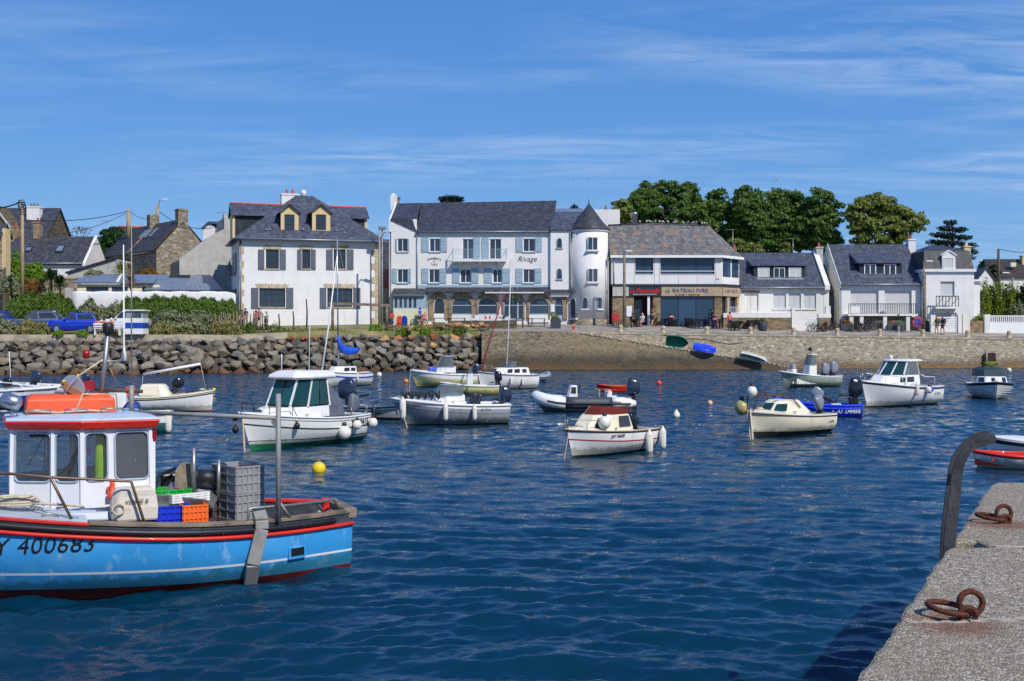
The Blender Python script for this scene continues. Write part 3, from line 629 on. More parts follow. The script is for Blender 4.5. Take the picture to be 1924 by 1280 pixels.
class Bld:
 def __init__(s,name,label,L,R,z0,cat='house',group=None):
  A=Vector(((L[0]-CX)*L[1]/F,L[1]));B=Vector(((R[0]-CX)*R[1]/F,R[1]))
  s.A=A;d=B-A;s.W=d.length;s.d=d.normalized();s.n=Vector((-s.d.y,s.d.x));s.z0=z0
  s.root=thing(name,label,cat,(A.x,A.y,z0),math.atan2(s.d.y,s.d.x),group);s.ops=[]
 def u(s,px,d=0):
  k=(px-CX)/F;a=s.A+s.n*d
  return(k*a.y-a.x)/(s.d.x-k*s.d.y)
 def z(s,px,py,d=0):
  a=s.A+s.n*d+s.d*s.u(px,d);return H-(py-HY)*a.y/F-s.z0
 def q(s,px,py,d=0):return s.u(px,d),s.z(px,py,d)
 def dep(s,px,u=0):
  k=(px-CX)/F;a=s.A+s.d*u
  return(k*a.y-a.x)/(s.n.x-k*s.n.y)
 def rect(s,r,d=0):
  x0,y0,x1,y1=r;a=s.q(x0,y1,d);b=s.q(x1,y0,d);return a[0],(s.z(x0,y1,d)+s.z(x1,y1,d))/2,b[0],(s.z(x0,y0,d)+s.z(x1,y0,d))/2
 def slab(s,name,mat,r,d0,d1,dd=None,**k):
  a=s.rect(r,d0 if dd is None else dd);mb=MB();mb.box(a[0],d0,a[1],a[2],d1,a[3]);return mb.build(name,mat,s.root,**k)
 def win(s,r,cols=2,rows=1,fm='frame_white',gm='glass',d=0,rev=.14,name='window',cut=True,fw=.06,sill=None,arch=False):
  a=s.rect(r,d);u0,z0,u1,z1=a
  if cut:s.ops.append(a)
  f=MB();y0,y1=d+rev-.05,d+rev+.02
  f.box(u0,y0,z0,u0+fw,y1,z1);f.box(u1-fw,y0,z0,u1,y1,z1);f.box(u0+fw,y0,z1-fw,u1-fw,y1,z1);f.box(u0+fw,y0,z0,u1-fw,y1,z0+fw)
  for i in range(1,cols):
   x=lerp(u0,u1,i/cols);f.box(x-fw*.5,y0+.005,z0+fw,x+fw*.5,y1,z1-fw)
  for i in range(1,rows):
   zz=lerp(z0,z1,i/rows);f.box(u0+fw,y0+.012,zz-fw*.35,u1-fw,y1,zz+fw*.35)
  o=f.build(name,M[fm],s.root)
  g=MB();g.box(u0,y1-.03,z0,u1,y1+.01,z1);
  if gm=='curtain_glass':
   g.build('pane',M['glass'],o)
  else:g.build('pane',M[gm],o)
  if sill:
   b=MB();b.box(u0-.08,d-.1,z0-.1,u1+.08,d+.12,z0-.002);b.build('sill',M[sill],o)
  return o
 def shutter(s,r,mat,d=0,t=.05,slats=True):
  u0,z0,u1,z1=s.rect(r,d);mb=MB();mb.box(u0,d-.03-t,z0,u1,d-.03,z1)
  for zz in(z0+(z1-z0)*.12,z0+(z1-z0)*.72):mb.box(u0+.03,d-.045-t,zz,u1-.03,d-.03-t,zz+.08)
  return mb.build('shutter',M[mat],s.root)
 def wall(s,name,mat,u0,z0,u1,z1,d=0,rev=.16,poly=None):
  ops=[o for o in s.ops if o[0]>u0-.01 and o[2]<u1+.01 and o[1]>z0-.3 and o[3]<z1+.3]
  us=sorted({u0,u1}|{x for o in ops for x in(o[0],o[2])});zs=sorted({z0,z1}|{max(z0,min(z1,x))for o in ops for x in(o[1],o[3])})
  mb=MB()
  for a,b in zip(us,us[1:]):
   for e,f in zip(zs,zs[1:]):
    if f-e<1e-5 or b-a<1e-5:continue
    cu,cz=(a+b)/2,(e+f)/2
    if any(o[0]<cu<o[2]and o[1]<cz<o[3]for o in ops):continue
    mb.quad((a,d,e),(b,d,e),(b,d,f),(a,d,f))
  for o in ops:
   a,e,b,f=o[0],max(z0,o[1]),o[2],min(z1,o[3])
   mb.quad((a,d,e),(a,d+rev,e),(a,d+rev,f),(a,d,f));mb.quad((b,d,e),(b,d,f),(b,d+rev,f),(b,d+rev,e))
   mb.quad((a,d,f),(a,d+rev,f),(b,d+rev,f),(b,d,f));mb.quad((a,d,e),(b,d,e),(b,d+rev,e),(a,d+rev,e))
  return mb,mat,name
 def body(s,mat,u0,z0,u1,z1,D,d=0,rev=.16,name='wall'):
  mb,_,_=s.wall(name,mat,u0,z0,u1,z1,d,rev)
  y=d+rev
  mb.quad((u0,d,z0),(u0,d,z1),(u0,D,z1),(u0,D,z0));mb.quad((u1,d,z0),(u1,D,z0),(u1,D,z1),(u1,d,z1))
  mb.quad((u0,D,z0),(u0,D,z1),(u1,D,z1),(u1,D,z0));mb.quad((u0,y,z0),(u1,y,z0),(u1,y,z1),(u0,y,z1));mb.quad((u0,d,z1),(u1,d,z1),(u1,D,z1),(u0,D,z1))
  return mb.build(name,M[mat],s.root)
def roof_gable(b,mat,u0,u1,ze,zr,d0,dr,D,zb=None,t=.14,name='roof'):
 """ridge along the facade; front eave at d0, ridge at dr, back eave at D"""
 zb=ze if zb is None else zb;mb=MB();prof=[(d0,ze),(dr,zr),(D,zb),(D,zb-t),(dr,zr-t*1.3),(d0,ze-t)]
 mb.prism(prof,'x',u0,u1);return mb.build(name,M[mat],b.root)
def chimney(b,r,d,dz,mat,pots=0,potm='ridge_tile',parent=None,down=1.0,cap=True):
 u0,z0,u1,z1=b.rect(r,d);mb=MB();mb.box(u0,d,z0-down,u1,d+dz,z1)
 if cap:mb.box(u0-.06,d-.06,z1-.15,u1+.06,d+dz+.06,z1-.03)
 o=mb.build('chimney',M[mat],parent or b.root)
 if pots:
  mb=MB()
  for i in range(pots):
   x=lerp(u0,u1,(i+1)/(pots+1));mb.lathe([(.13,z1),(.15,z1+.1),(.11,z1+.42),(.13,z1+.45)],10,(x,d+dz/2,0))
  mb.build('chimney_pot',M[potm],b.root)
 return o
def railing(mb,u0,u1,z0,z1,d,step=.12,r=.012,top=.03):
 mb.box(u0,d-top/2,z1-top,u1,d+top/2,z1);mb.box(u0,d-.015,z0+.05,u1,d+.015,z0+.08);n=max(2,int((u1-u0)/step))
 for i in range(n+1):
  x=lerp(u0,u1,i/n);mb.box(x-r,d-r,z0,x+r,d+r,z1-top)
def zat(px,py,Y):return H-(py-HY)*Y/F
def sign(b,body,px,py,wpx,d,mat,name='lettering',shear=0,sp=1.,bold=0.,hpx=None,label=None):
 mb=text_mb(body,1.0,shear,.02,sp,bold);xs=[v[0]for v in mb.v];zs=[v[1]for v in mb.v]
 w=b.u(px+wpx/2,d)-b.u(px-wpx/2,d);k=w/(max(xs)-min(xs));kz=k
 if hpx:kz=(b.z(px,py-hpx/2,d)-b.z(px,py+hpx/2,d))/(max(zs)-min(zs))
 cx_,cz_=(max(xs)+min(xs))/2,(max(zs)+min(zs))/2;u,z=b.q(px,py,d)
 mb.v=[((v[0]-cx_)*k+u,d-.012-v[2]*.4,(v[1]-cz_)*kz+z)for v in mb.v]
 return mb.build(name,M[mat],b.root,label=label)
b=Bld('white_house','white house with grey shutters, hipped slate roof and two ochre dormers',(450,112),(715,116),3.75);W=b.W;D=10.0
ze=b.z(580,449.5)
for r in((499.6,469,524,505),(567.5,469,583,505),(627,469,649.6,505)):b.win(r,2,3,'frame_dark',rev=.2,sill='dressed')
for r,cs in(((487,542,536,577),4),((615,542,662,577),4)):b.win(r,cs,3,'frame_dark',rev=.2,sill='dressed')
b.body('white_wall',0,-.6,W,ze,D,rev=.22)
for r in((485,469,496.5,507),(525.5,469,537,507),(558.6,469,566.5,507),(584,469,593,507),(613,469,625,507),(651.6,469,664,507),(472,541,485.5,580),(538,541,551,580),(601,541,613,580),(664,541,677,580)):b.shutter(r,'shutter_grey')
for r,n in(((495,460.5,528,468.5),7),((563,460.5,587.5,468.5),5),((622,460.5,655,468.5),7),((483,533,540,541.5),11),((611,533,666,541.5),11)):
 u0,z0,u1,z1=b.rect(r);mb=MB()
 for i in range(n):
  a,e=lerp(u0,u1,i/n)+.01,lerp(u0,u1,(i+1)/n)-.01;k=(i-(n-1)/2)*.035;h_=z1+(.0 if i%2 else-.05)
  mb.prism([(a,z0),(e,z0),(e+k,h_),(a+k,h_)],'y',-.035,.05)
 mb.build('lintel',M['dressed'],b.root)
for px,side in((692,-1),(450,1)):
 mb=MB();n=13
 for i in range(n):
  z0=lerp(-.3,ze-.2,i/n);z1=lerp(-.3,ze-.2,(i+1)/n)-.03;ln=(.95 if i%2 else .55)*(1 if side<0 else .45)
  if side<0:mb.box(W-ln,-.03,z0,W+.03,.4,z1)
  else:mb.box(-.03,-.03,z0,ln,.3+.2*(i%2),z1)
 mb.build('quoins',M['dressed'],b.root)
for r in((423.5,430),(437.5,444.5)):
 for za,zb in((470,512),(540,575)):
  d1,d0=b.dep(r[0]),b.dep(r[1]);mb=MB();mb.box(-.08,d0,b.z(450,zb),-.03,d1,b.z(450,za));mb.build('shutter',M['shutter_grey'],b.root)
for za,zb in((474,508),(543,575)):
 d1,d0=b.dep(430.3),b.dep(437.2);mb=MB();mb.box(-.03,d0,b.z(450,zb),.02,d1,b.z(450,za));o=mb.build('window',M['frame_dark'],b.root)
 mb=MB();mb.box(-.045,d0+.12,b.z(450,zb)+.1,-.031,d1-.12,b.z(450,za)-.1);mb.build('pane',M['glass'],o)
zr=b.z(578,368,5.0);ov=.55;ev=ze-.05
mb=MB();R0,R1=W*.44,W*.56
mb.add([(-ov,-ov,ev),(W+ov,-ov,ev),(W+ov,D+ov,ev),(-ov,D+ov,ev),(R0,D/2,zr),(R1,D/2,zr),(-ov,-ov,ev-.1),(W+ov,-ov,ev-.1),(W+ov,D+ov,ev-.1),(-ov,D+ov,ev-.1)],[(0,1,5,4),(1,2,5),(2,3,4,5),(3,0,4),(9,8,7,6),(0,6,7,1),(1,7,8,2),(2,8,9,3),(3,9,6,0)])
roof=mb.build('roof',M['slate'],b.root)
mb=MB();mb.tube([(-ov,-ov-.06,ev-.06),(W+ov,-ov-.06,ev-.06)],.08,8);mb.tube([(-ov-.06,-ov,ev-.06),(-ov-.06,D,ev-.06)],.08,8);mb.tube([(W+.08,-.1,ev-.2),(W+.08,-.1,-.3)],.05);mb.tube([(.1,-.1,ev-.2),(.1,-.1,-.3)],.05);mb.build('gutter',M['zinc'],b.root)
for i in range(4):
 pass
def slope_z(d):return lerp(ev,zr,(d+ov)/(D/2+ov))
for pa,pe in((527.6,561),(586.5,620.5)):
 d=.55;u0,u1=b.u(pa,d),b.u(pe,d);um=(u0+u1)/2;zb_,zt,zp=b.z((pa+pe)/2,437,d),b.z((pa+pe)/2,397,d),b.z((pa+pe)/2,384,d)
 dk=3.6;mb=MB();mb.prism([(u0,zb_-.2),(u1,zb_-.2),(u1,zt),(um,zp-.12),(u0,zt)],'y',d,d+.18);dm=mb.build('dormer',M['ochre'],b.root)
 mb=MB();mb.box(u0+.01,d+.181,zb_-.5,u1-.01,dk,zt);mb.build('cheeks',M['hung_slate'],dm)
 for sg in(-1,1):
  mb=MB();e=um+sg*((u1-u0)/2+.22);mb.prism([(um,zp+.08),(e,zt-.16),(e,zt-.25),(um,zp-.05)],'y',d-.28,dk+.9);mb.build('dormer_roof',M['slate'],dm)
 mb=MB();mb.tube([(um,d-.28,zp+.08),(um,dk+.7,zp+.08)],.08,6);mb.build('ridge_tiles',M['ridge_tile'],dm)
 b.win(((pa+pe)/2-9.2,403,(pa+pe)/2+9.2,431),3,3,'frame_dark',d=d-.12,rev=.1,cut=False,fw=.05)
 mb=MB();mb.box(u0-.1,d-.1,zb_-.12,u1+.1,d+.2,zb_);mb.build('dormer_sill',M['zinc'],dm)
for sg,ps in((0,(433,528)),(1,(606,686))):
 d0,d1,dm_=D/2-1.5,D/2+1.5,D/2
 ua,ub=(b.u(ps[0],dm_),W*.45)if sg==0 else(W*.55,b.u(ps[1],dm_))
 zt=b.z(580,405,d0);zp=b.z(580,387,dm_);mb=MB();mb.box(ua+.2,d0,ev,ub-.2,d1,zt);t_=mb.build('side_dormer',M['hung_slate'],b.root)
 for ss in(-1,1):
  mb=MB();e=dm_+ss*1.85;mb.prism([(dm_,zp),(e,zt-.12),(e,zt-.22),(dm_,zp-.14)],'x',ua-.1,ub+.1);mb.build('dormer_roof',M['slate'],t_)
 mb=MB();mb.tube([(ua-.1,dm_,zp+.02),(ub+.1,dm_,zp+.02)],.1,6);mb.build('ridge_tiles',M['ridge_tile'],t_)
 mb=MB();e=ua+.2 if sg==0 else ub-.2;mb.box(e-.12,d0-.05,ev,e+.12,d1+.05,zt-.002);mb.build('dormer_front',M['ochre'],t_)
ch=chimney(b,(529,364,562,386),5.6,1.0,'white_wall',2)
mb=MB();e=b.q(571,362,5);mb.lathe([(.25,e[1]-.5),(.25,e[1]-.1),(.3,e[1]),(.2,e[1]+.2),(.05,e[1]+.28)],10,(e[0],5.2,0));mb.build('chimney_cowl',M['frame_white'],b.root)
mb=MB()
for px,py in((508,433),(571,432),(634,432),(502,434),(648,436)):
 u=b.u(px);d=lerp(-ov,D/2,(449-py)/81*.95);z=slope_z(d);mb.box(u-.12,d-.15,z,u+.12,d+.15,z+.14)
mb.build('roof_vents',M['zinc'],b.root)
b=Bld('hotel','long white hotel with pale blue shutters, black slate roof and round corner tower',(735,118),(1144,117.6),4.05,'hotel')
SB='shutter_blue';y2=(448.5,473);y1=(506,531.5);D=10
def hw_(x0,x1,yy,**k):return b.win((x0,yy[0],x1,yy[1]),2,1,sill='pale_blue',**k)
for x0,x1 in((746.6,765.7),(807,826.7),(983,1005)):hw_(x0,x1,y2)
for x0,x1 in((746.6,765.7),(806,825),(865,885),(926,943),(983,1004)):hw_(x0,x1,y1)
for x0,x1 in((869,889),(920,941.5)):b.win((x0,449,x1,487),2,1)
for a,e in((792,805.5),(828,840),(969.5,982),(1006,1018)):b.shutter((a,446.5,e,473.5),SB)
for a,e in((889.8,902),(905,918.5)):b.shutter((a,446.5,e,487),SB)
for a,e in((743,746),(766,769)):b.shutter((a,449,e,473),SB)
for a,e in((737,746),(766.5,772),(792.5,805),(826,838.5),(850,863.5),(886,899),(909.7,924),(944,957.7),(969,982),(1005,1017.5)):b.shutter((a,504.5,e,532),SB)
u0,um,uc,uE=b.u(735),b.u(783),b.u(1034),b.u(1069);ze=b.z(900,434);zw=b.z(755,412);zg=b.z(900,548);wu=b.u(735.5)
mb,_,_=b.wall('wall',0,um,zg,uc,ze,0);
w2,_,_=b.wall('wall',0,u0,-.5,um,zw-.001,0);mb.add(w2.v,w2.f)
mb.quad((u0,0,zw),(u0,D,zw),(u0,D,-.5),(u0,0,-.5));mb.quad((u0,.17,-.5),(um,.17,-.5),(um,.17,zw),(u0,.17,zw));mb.quad((um,.17,zg),(uc,.17,zg),(uc,.17,ze),(um,.17,ze))
mb.quad((uE,0,0),(uE,D,0),(uE,D,ze),(uE,0,ze))
wallm=mb
GA=[(806,841,815,835,591),(843,892,849,886,591),(895,938,898,934,591),(944,986,947,983,600),(990.5,1033.5,994.5,1030,591),(1038,1066,1042,1057.5,602)]
def arch_pts(x0,x1,zs,zt,n=14):
 m_=(x0+x1)/2;r=(x1-x0)/2;return[(m_-r*math.cos(PI*i/n),zs+(zt-zs)*math.sin(PI*i/n))for i in range(n+1)]
uG0,uG1=b.u(800),b.u(1094);mb=wallm
mb.quad((uG0,.12,-.5),(uG1,.12,-.5),(uG1,.12,zg+.3),(uG0,.12,zg+.3))
wallm.build('wall',M['white_wall'],b.root)
for i,(x0,x1,g0,g1,yb)in enumerate(GA):
 U0,U1,g0u,g1u=b.u(x0),b.u(x1),b.u(g0),b.u(g1);zs=b.z(900,573);zt=b.z(900,550.5);zgs=b.z(900,574);zgt=b.z(900,559);zb_=b.z(900,yb)
 zbo=b.z(900,600)
 out=arch_pts(U0,U1,zs,zt);inn=arch_pts(g0u,g1u,zgs,zgt);mb=MB()
 O=[(U0,zbo)]+out+[(U1,zbo)];I=[(g0u,zbo)]+inn+[(g1u,zbo)];k=len(O)
 for j in range(k):
  if 0<j<k-1 and j%2==0:O[j]=(O[j][0]+(O[j][0]-(U0+U1)/2)*.07,O[j][1]+.08)
 vs=[(p[0],-.06,p[1])for p in O]+[(p[0],-.06,p[1])for p in I]+[(p[0],.14,p[1])for p in O]+[(p[0],.14,p[1])for p in I]
 fs=[]
 for j in range(k-1):fs+=[(j,j+1,k+j+1,k+j),(k+j,k+j+1,3*k+j+1,3*k+j),(j+1,j,2*k+j,2*k+j+1)]
 mb.add(vs,fs);mb.build('arch_surround',M['granite'],b.root)
 mb=MB();poly=[(g0u,zb_)]+inn+[(g1u,zb_)];mb.prism(poly,'y',.07,.1);nmn='door' if i in(3,5)else 'arched_window';pan=mb.build(nmn,M['glass'],b.root)
 mb=MB();mb.tube([(p[0],.05,p[1])for p in poly],.06,6);mb.box(g0u,.02,zb_-.05,g1u,.08,zb_+.08)
 if i not in(0,):mb.box(g0u,.02,zgs-.04,g1u,.08,zgs+.04)
 if i in(3,):
  for t in(.28,.72):mb.box(lerp(g0u,g1u,t)-.07,.01,zb_,lerp(g0u,g1u,t)+.07,.09,zgt-.25)
 if i==5:mb.box(g0u+.05,.03,zb_,g1u-.05,.09,zb_+.5)
 mb.build('frame',M['pale_blue' if i!=0 else 'frame_white'],pan)
 if nmn=='arched_window':mb=MB();mb.box(g0u-.1,-.02,zbo-.3,g1u+.1,.11,zb_-.05);mb.build('stone_sill_wall',M['white_wall'],b.root)
mb=MB();mb.box(b.u(783),-.03,b.z(900,540),b.u(1031),.0,b.z(900,535.5));mb.build('blue_band',M['pale_blue'],b.root)
mb=MB();ca,ce=b.u(735),b.u(1094);z1,z0=b.z(900,540.5),b.z(900,548)
mb.prism([(-.031,z1),(-.62,z0),(-.62,z0-.1),(-.031,z0-.1)],'x',b.u(800),ce);mb.build('canopy',M['slate_black'],b.root)
mb=MB();mb.prism([(-.032,b.z(770,542)),(-2.4,b.z(770,556,-2.4)),(-2.4,b.z(770,556,-2.4)-.1),(-.032,b.z(770,556)-.1)],'x',b.u(737.5,-1),b.u(800,-1));mb.build('porch_roof',M['slate_black'],b.root)
mb=MB();mb.box(b.u(912),-.78,b.z(900,551.5),b.u(1022),-.64,b.z(900,549.5));mb.build('awning_case',M['frame_white'],b.root)
pa,pe=b.u(739,-2.2),b.u(799,-2.2);zt=b.z(770,557,-2.2);mb=MB();mb.box(pa,-2.2,-.5,pe,-.05,b.z(770,580,-2.2));mb.build('porch_wall',M['pale_yellow'],b.root)
for j in range(5):
 a=lerp(pa,pe-.8,j/5);e=lerp(pa,pe-.8,(j+1)/5);mb=MB();zl=b.z(770,580,-2.2)
 mb.box(a,-2.2,zl,a+.12,-2.1,zt);mb.box(e-.06,-2.2,zl,e,-2.1,zt);mb.box(a+.12,-2.2,zt-.12,e-.06,-2.1,zt);mb.box(a+.12,-2.2,zl,e-.06,-2.1,zl+.08);o=mb.build('porch_window',M['pale_blue'],b.root)
 mb=MB();mb.box(a+.1,-2.16,zl+.05,e-.05,-2.12,zt-.1);mb.build('pane',M['glass'],o)
mb=MB();mb.box(pe-.8,-2.2,b.z(770,580,-2.2)+.001,pe,-.05,zt);mb.box(pa,-2.19,zt-.0,pe,-.05,zt+.15);mb.build('porch_side',M['pale_blue'],b.root)
zr=b.z(900,379.5,5.0);rl,rr=b.u(737),b.u(1046,5)
mb=MB();dw=-.25;um2=b.u(774)
zrl,zrr=b.z(740,382.5,5),b.z(1046,377,5)
mb.add([(um-.0,-.3,ze),(uc+.15,-.3,ze),(rr,5,zrr),(um-.0,5,lerp(zrl,zrr,.15)),(um,-.3,ze-.15),(uc+.15,-.3,ze-.15),(uc+.15,D+.3,ze-.15),(um,D+.3,ze-.15),(um,D+.3,ze),(uc+.15,D+.3,ze)],[(0,1,2,3),(3,2,9,8),(1,5,6,9,2),(0,3,8,7,4),(0,4,5,1),(4,7,6,5),(8,9,6,7)])
mb.build('roof',M['slate_black'],b.root)
mb=MB();z_l=b.z(755,411.5)
mb.add([(u0-.02,-.1,z_l),(um2,-.1,z_l),(um,1.5,z_l+.6),(um,5,lerp(zrl,zrr,.15)+.02),(u0-.02,5,zrl),(u0-.02,D,ze),(um,D,ze),(u0-.02,-.1,z_l-.12),(um,-.1,ze-.1),(um,5,ze),(u0-.02,D,ze-.12)],[(0,1,2,3,4),(4,3,6,5),(0,4,5,10,7),(0,7,8,1),(1,8,2)]);mb.build('wing_roof',M['slate_black'],b.root)
mb=MB();mb.prism([(u0,-.1+0),(u0,zw),(um2,zw),(um,ze),(um,ze-.3)]and[(um2-.06,zw+.1),(um+.06,ze+.02),(um+.06,ze-.3),(um2-.06,zw-.25)],'y',-.06,.3);mb.build('verge',M['white_wall'],b.root)
mb=MB();mb.box(u0-.22,.2,-.5,u0-.01,D-.2,ze);mb.prism([(0.0,ze),(0.0,zw),(5,zrl+.1),(5,zrl+.8),(6,zrl+.8),(6,zrl-.2),(D-.2,ze)],'x',u0-.22,u0-.012);mb.build('gable_wall',M['white_wall'],b.root)
chimney(b,(733.5,366,742.5,384),5.0,.9,'white_wall',0,cap=False);chimney(b,(743,370,750,384),5.1,.7,'granite',0)
mb=MB();mb.ball((b.u(738,5),5.45,b.z(738,367,5)),.24,10,6);mb.build('chimney_cap',M['white_wall'],b.root)
bd=-.35;s0,s1=b.u(1034.5,bd),b.u(1071,bd);zs=b.z(1050,431,bd)
mb=MB();mb.box(s0,bd,zg-.5,s1,.3,zs);mb.build('stair_bay',M['white_wall'],b.root)
mb=MB();zt=b.z(1060,399,3);mb.add([(s0-.1,bd-.2,zs),(s1+.2,bd-.2,zs),(s1+1.5,3,zt),(s0+.25,3,zt),(s0-.1,bd-.2,zs-.12),(s1+.2,bd-.2,zs-.12),(s1+1.5,3,zs-.12),(s0+.25,3,zs-.12)],[(0,1,2,3),(0,4,5,1),(1,5,6,2),(2,6,7,3),(3,7,4,0),(7,6,5,4)]);mb.build('bay_roof',M['slate'],b.root)
mb=MB();mb.slab([(s0+.3,3.0,zt),(s1+1.4,3.0,zt),(s1+1.5,4.2,zt+.45),(s0+.5,4.2,zt+.45)],.05);mb.build('roof_light',M['zinc'],b.root)
mb=MB();mb.box(s0+.5,4.25,zs,b.u(1165,4),9,zt+.4);mb.build('rear_wing',M['white_wall'],b.root)
for y0_,y1_ in((447.6,465.5),(505,524)):
 a,e=b.u(1046.6,bd),b.u(1055.5,bd);za,zb2=b.z(1050,y1_,bd),b.z(1050,y0_,bd);pts=[(a,za)]+arch_pts(a,e,zb2-.25,zb2,8)+[(e,za)]
 mb=MB();mb.prism(pts,'y',bd-.02,bd+.05);o=mb.build('arched_window',M['glass'],b.root);mb=MB();mb.tube([(p[0],bd-.03,p[1])for p in pts],.04,6);mb.box(a-.12,bd-.12,za-.12,e+.12,bd,za-.02);mb.build('frame',M['pale_blue'],o)
tc_u=b.u(1106.5,.7);R=(b.u(1142.5,.7)-b.u(1070.5,.7))/2;td=.75;zt=b.z(1106,430,-1)
mb=MB();mb.lathe([(R,.55),(R,zt)],40,(tc_u,td,0));mb.build('tower_wall',M['white_wall'],b.root)
mb=MB();mb.lathe([(R+.06,-.6),(R+.06,.55),(R-.1,.56)],40,(tc_u,td,0));mb.build('tower_plinth',M['gable_stone'],b.root)
mb=MB();mb.lathe([(R-.1,zt-.3),(R+.12,zt-.18),(R+.12,zt),(R-.1,zt+.02)],40,(tc_u,td,0));mb.build('tower_cornice',M['white_wall'],b.root)
za=b.z(1104,383,td);mb=MB();mb.lathe([(R+.22,zt),(R+.2,zt+.06),(R*.75,zt+(za-zt)*.30),(R*.4,zt+(za-zt)*.64),(.05,za)],40,(tc_u,td,0));o=mb.build('tower_roof',M['slate_black'],b.root)
mb=MB();mb.lathe([(.05,za-.05),(.09,za+.15),(.03,za+.3),(.07,za+.4),(.01,za+.6)],8,(tc_u,td,0));mb.build('finial',M['zinc'],o)
for x0,x1,ya,yb,ar in((1104,1122,446,470,0),(1104.5,1122.4,505,530,0),(1094.5,1104,559,580,1),(1122.5,1130.5,559,580,1),(1074,1083,561,598,1)):
 xm=(x0+x1)/2;us=b.u(xm,-.9)-tc_u;an=math.asin(max(-.98,min(.98,us/R)));w_=(x1-x0)/2*118/F/max(.35,math.cos(an));dd=td-R*math.cos(an)
 z0_,z1_=b.z(xm,yb,dd),b.z(xm,ya,dd);Mx=Matrix.Translation((tc_u,td,0))@Matrix.Rotation(an,4,'Z')@Matrix.Translation((0,-R,0))
 pts=[(-w_,z0_)]+(arch_pts(-w_,w_,z1_-w_,z1_,8)if ar else[(-w_,z1_),(w_,z1_)])+[(w_,z0_)]
 mb=MB();mb.prism(pts,'y',-.05,.2);mb.xf(Mx);o=mb.build('door' if yb>590 else 'tower_window',M['glass'],b.root)
 mb=MB();mb.tube([(p[0],-.06,p[1])for p in pts+pts[:1]],.05,6);mb.xf(Mx);mb.build('frame',M['pale_blue' if ar else 'frame_white'],o)
 mb=MB();mb.box(-w_-.15,-.22,z0_-.14,w_+.15,.1,z0_-.03)
 if not ar:mb.box(-.03,-.1,z0_,.03,-.02,z1_)
 mb.xf(Mx);mb.build('sill',M['white_wall'],o)
chimney(b,(1131,394,1147,418),5.2,.9,'granite',1,'granite')
ba,be=b.u(850.6,-.9),b.u(951,-.9);zt,zb2=b.z(900,487.5,-.9),b.z(900,491.5,-.9);mb=MB();mb.box(ba,-.95,zb2,be,-.002,zt);
for x in(ba+.7,(ba+be)/2,be-.7):mb.prism([(-.002,zb2),(-.7,zb2),(-.002,zb2-.5)],'x',x-.15,x+.15)
bal=mb.build('balcony',M['white_wall'],b.root);mb=MB();zr2=b.z(900,468,-.9);railing(mb,ba,be,zt,zr2,-.9,.14)
for x in(ba,be):mb.box(x-.06,-.94,zt,x+.06,-.86,zr2+.05);mb.box(x-.02,-.86,zr2-.04,x+.02,-.02,zr2)
mb.build('railing',M['pale_blue'],bal)
def arc_sign(word,px,py,wpx,hpx,bow):
 for i,ch in enumerate(word):
  t=i/(len(word)-1)-.5
  mb=text_mb(ch,1.0,0,.02);zs=[v[1]for v in mb.v];k=hpx*118/F/(max(zs)-min(zs));xs=[v[0]for v in mb.v];cx_=(max(xs)+min(xs))/2;cz_=(max(zs)+min(zs))/2
  u,z=b.q(px+t*wpx,py+bow*4*t*t);R_=Matrix.Rotation(-t*bow*8/wpx*-1,3,'Y')
  yield[Vector((u,0,z))+R_@Vector(((v[0]-cx_)*k,-.012-v[2]*.4,(v[1]-cz_)*k))for v in mb.v],mb.f
mb=MB()
for vs,fs in arc_sign('CHAMBRES',816,486,24,4.2,2.2):mb.add(vs,fs)
mb.build('lettering',M['lettering_black'],b.root)
sign(b,'ET',816,491.5,4.5,0,'lettering_black',hpx=3);sign(b,'TABLE',816,497,13,0,'lettering_black',hpx=3.6,sp=1.2)
sign(b,'Rivage',991,488.5,36,0,'lettering_black',hpx=13,shear=.35)
sign(b,'Rivage',963,566,9,.05,'lettering_gold',hpx=3.2,shear=.3)
mb=MB();x0,z0_,x1,z1_=b.rect((1034,571,1043,587),-.1);mb.box(x0,-.16,z0_,x1,-.1,z1_);o=mb.build('menu_board',M['pale_blue'],b.root);mb=MB();mb.box(x0+.07,-.17,z0_+.07,x1-.07,-.161,z1_-.07);mb.build('menu_sheet',M['frame_white'],o)
mb=MB();mb.tube([(um+.05,-.1,ze),(um+.05,-.1,2.8)],.05,6);mb.tube([(b.u(1071),-.45,zs),(b.u(1071),-.45,2.6)],.05,6);mb.tube([(um,-.36,ze-.1),(uc,-.36,ze-.1)],.07,6);mb.build('gutter',M['zinc'],b.root)
b=Bld('restaurant','cafe restaurant with white panelled upper floor and orange lichen on its slate roof',(1149,117.2),(1357,117.2),3.9,'restaurant')
W=b.W;zt=b.z(1250,479.5);zm=b.z(1250,534);ang=.62;L2=2.6;D=11
e2=(W+L2*math.cos(ang),L2*math.sin(ang)*1.6)
b.win((1193.7,484,1227.5,516),2,1,'frame_dark','glass_blue',rev=.25);b.win((1241,484,1342.5,517),3,1,'frame_dark','glass_blue',rev=.25)
b.body('white_wall',0,zm,W,zt,D,rev=.28,name='upper_wall')
mb=MB()
for px in(1192,1229.5,1239,1275,1310,1344):u=b.u(px);mb.box(u-.012,-.012,zm+.02,u+.012,-.001,zt-.05 if px in(1192,1229.5,1239,1344)else b.z(1250,519))
mb.build('panel_joints',M['shutter_grey'],b.root)
mb=MB();mb.prism([(W+.001,0.0),e2,(e2[0],D),(W+.001,D)],'z',zm,zt-.05);mb.build('corner_wall',M['white_wall'],b.root)
ev_=Vector((e2[0]-W,e2[1],0));el=ev_.length;ev_.normalize();Mx=Matrix.Translation((W,0,0))@Matrix.Rotation(math.atan2(ev_.y,ev_.x),4,'Z')
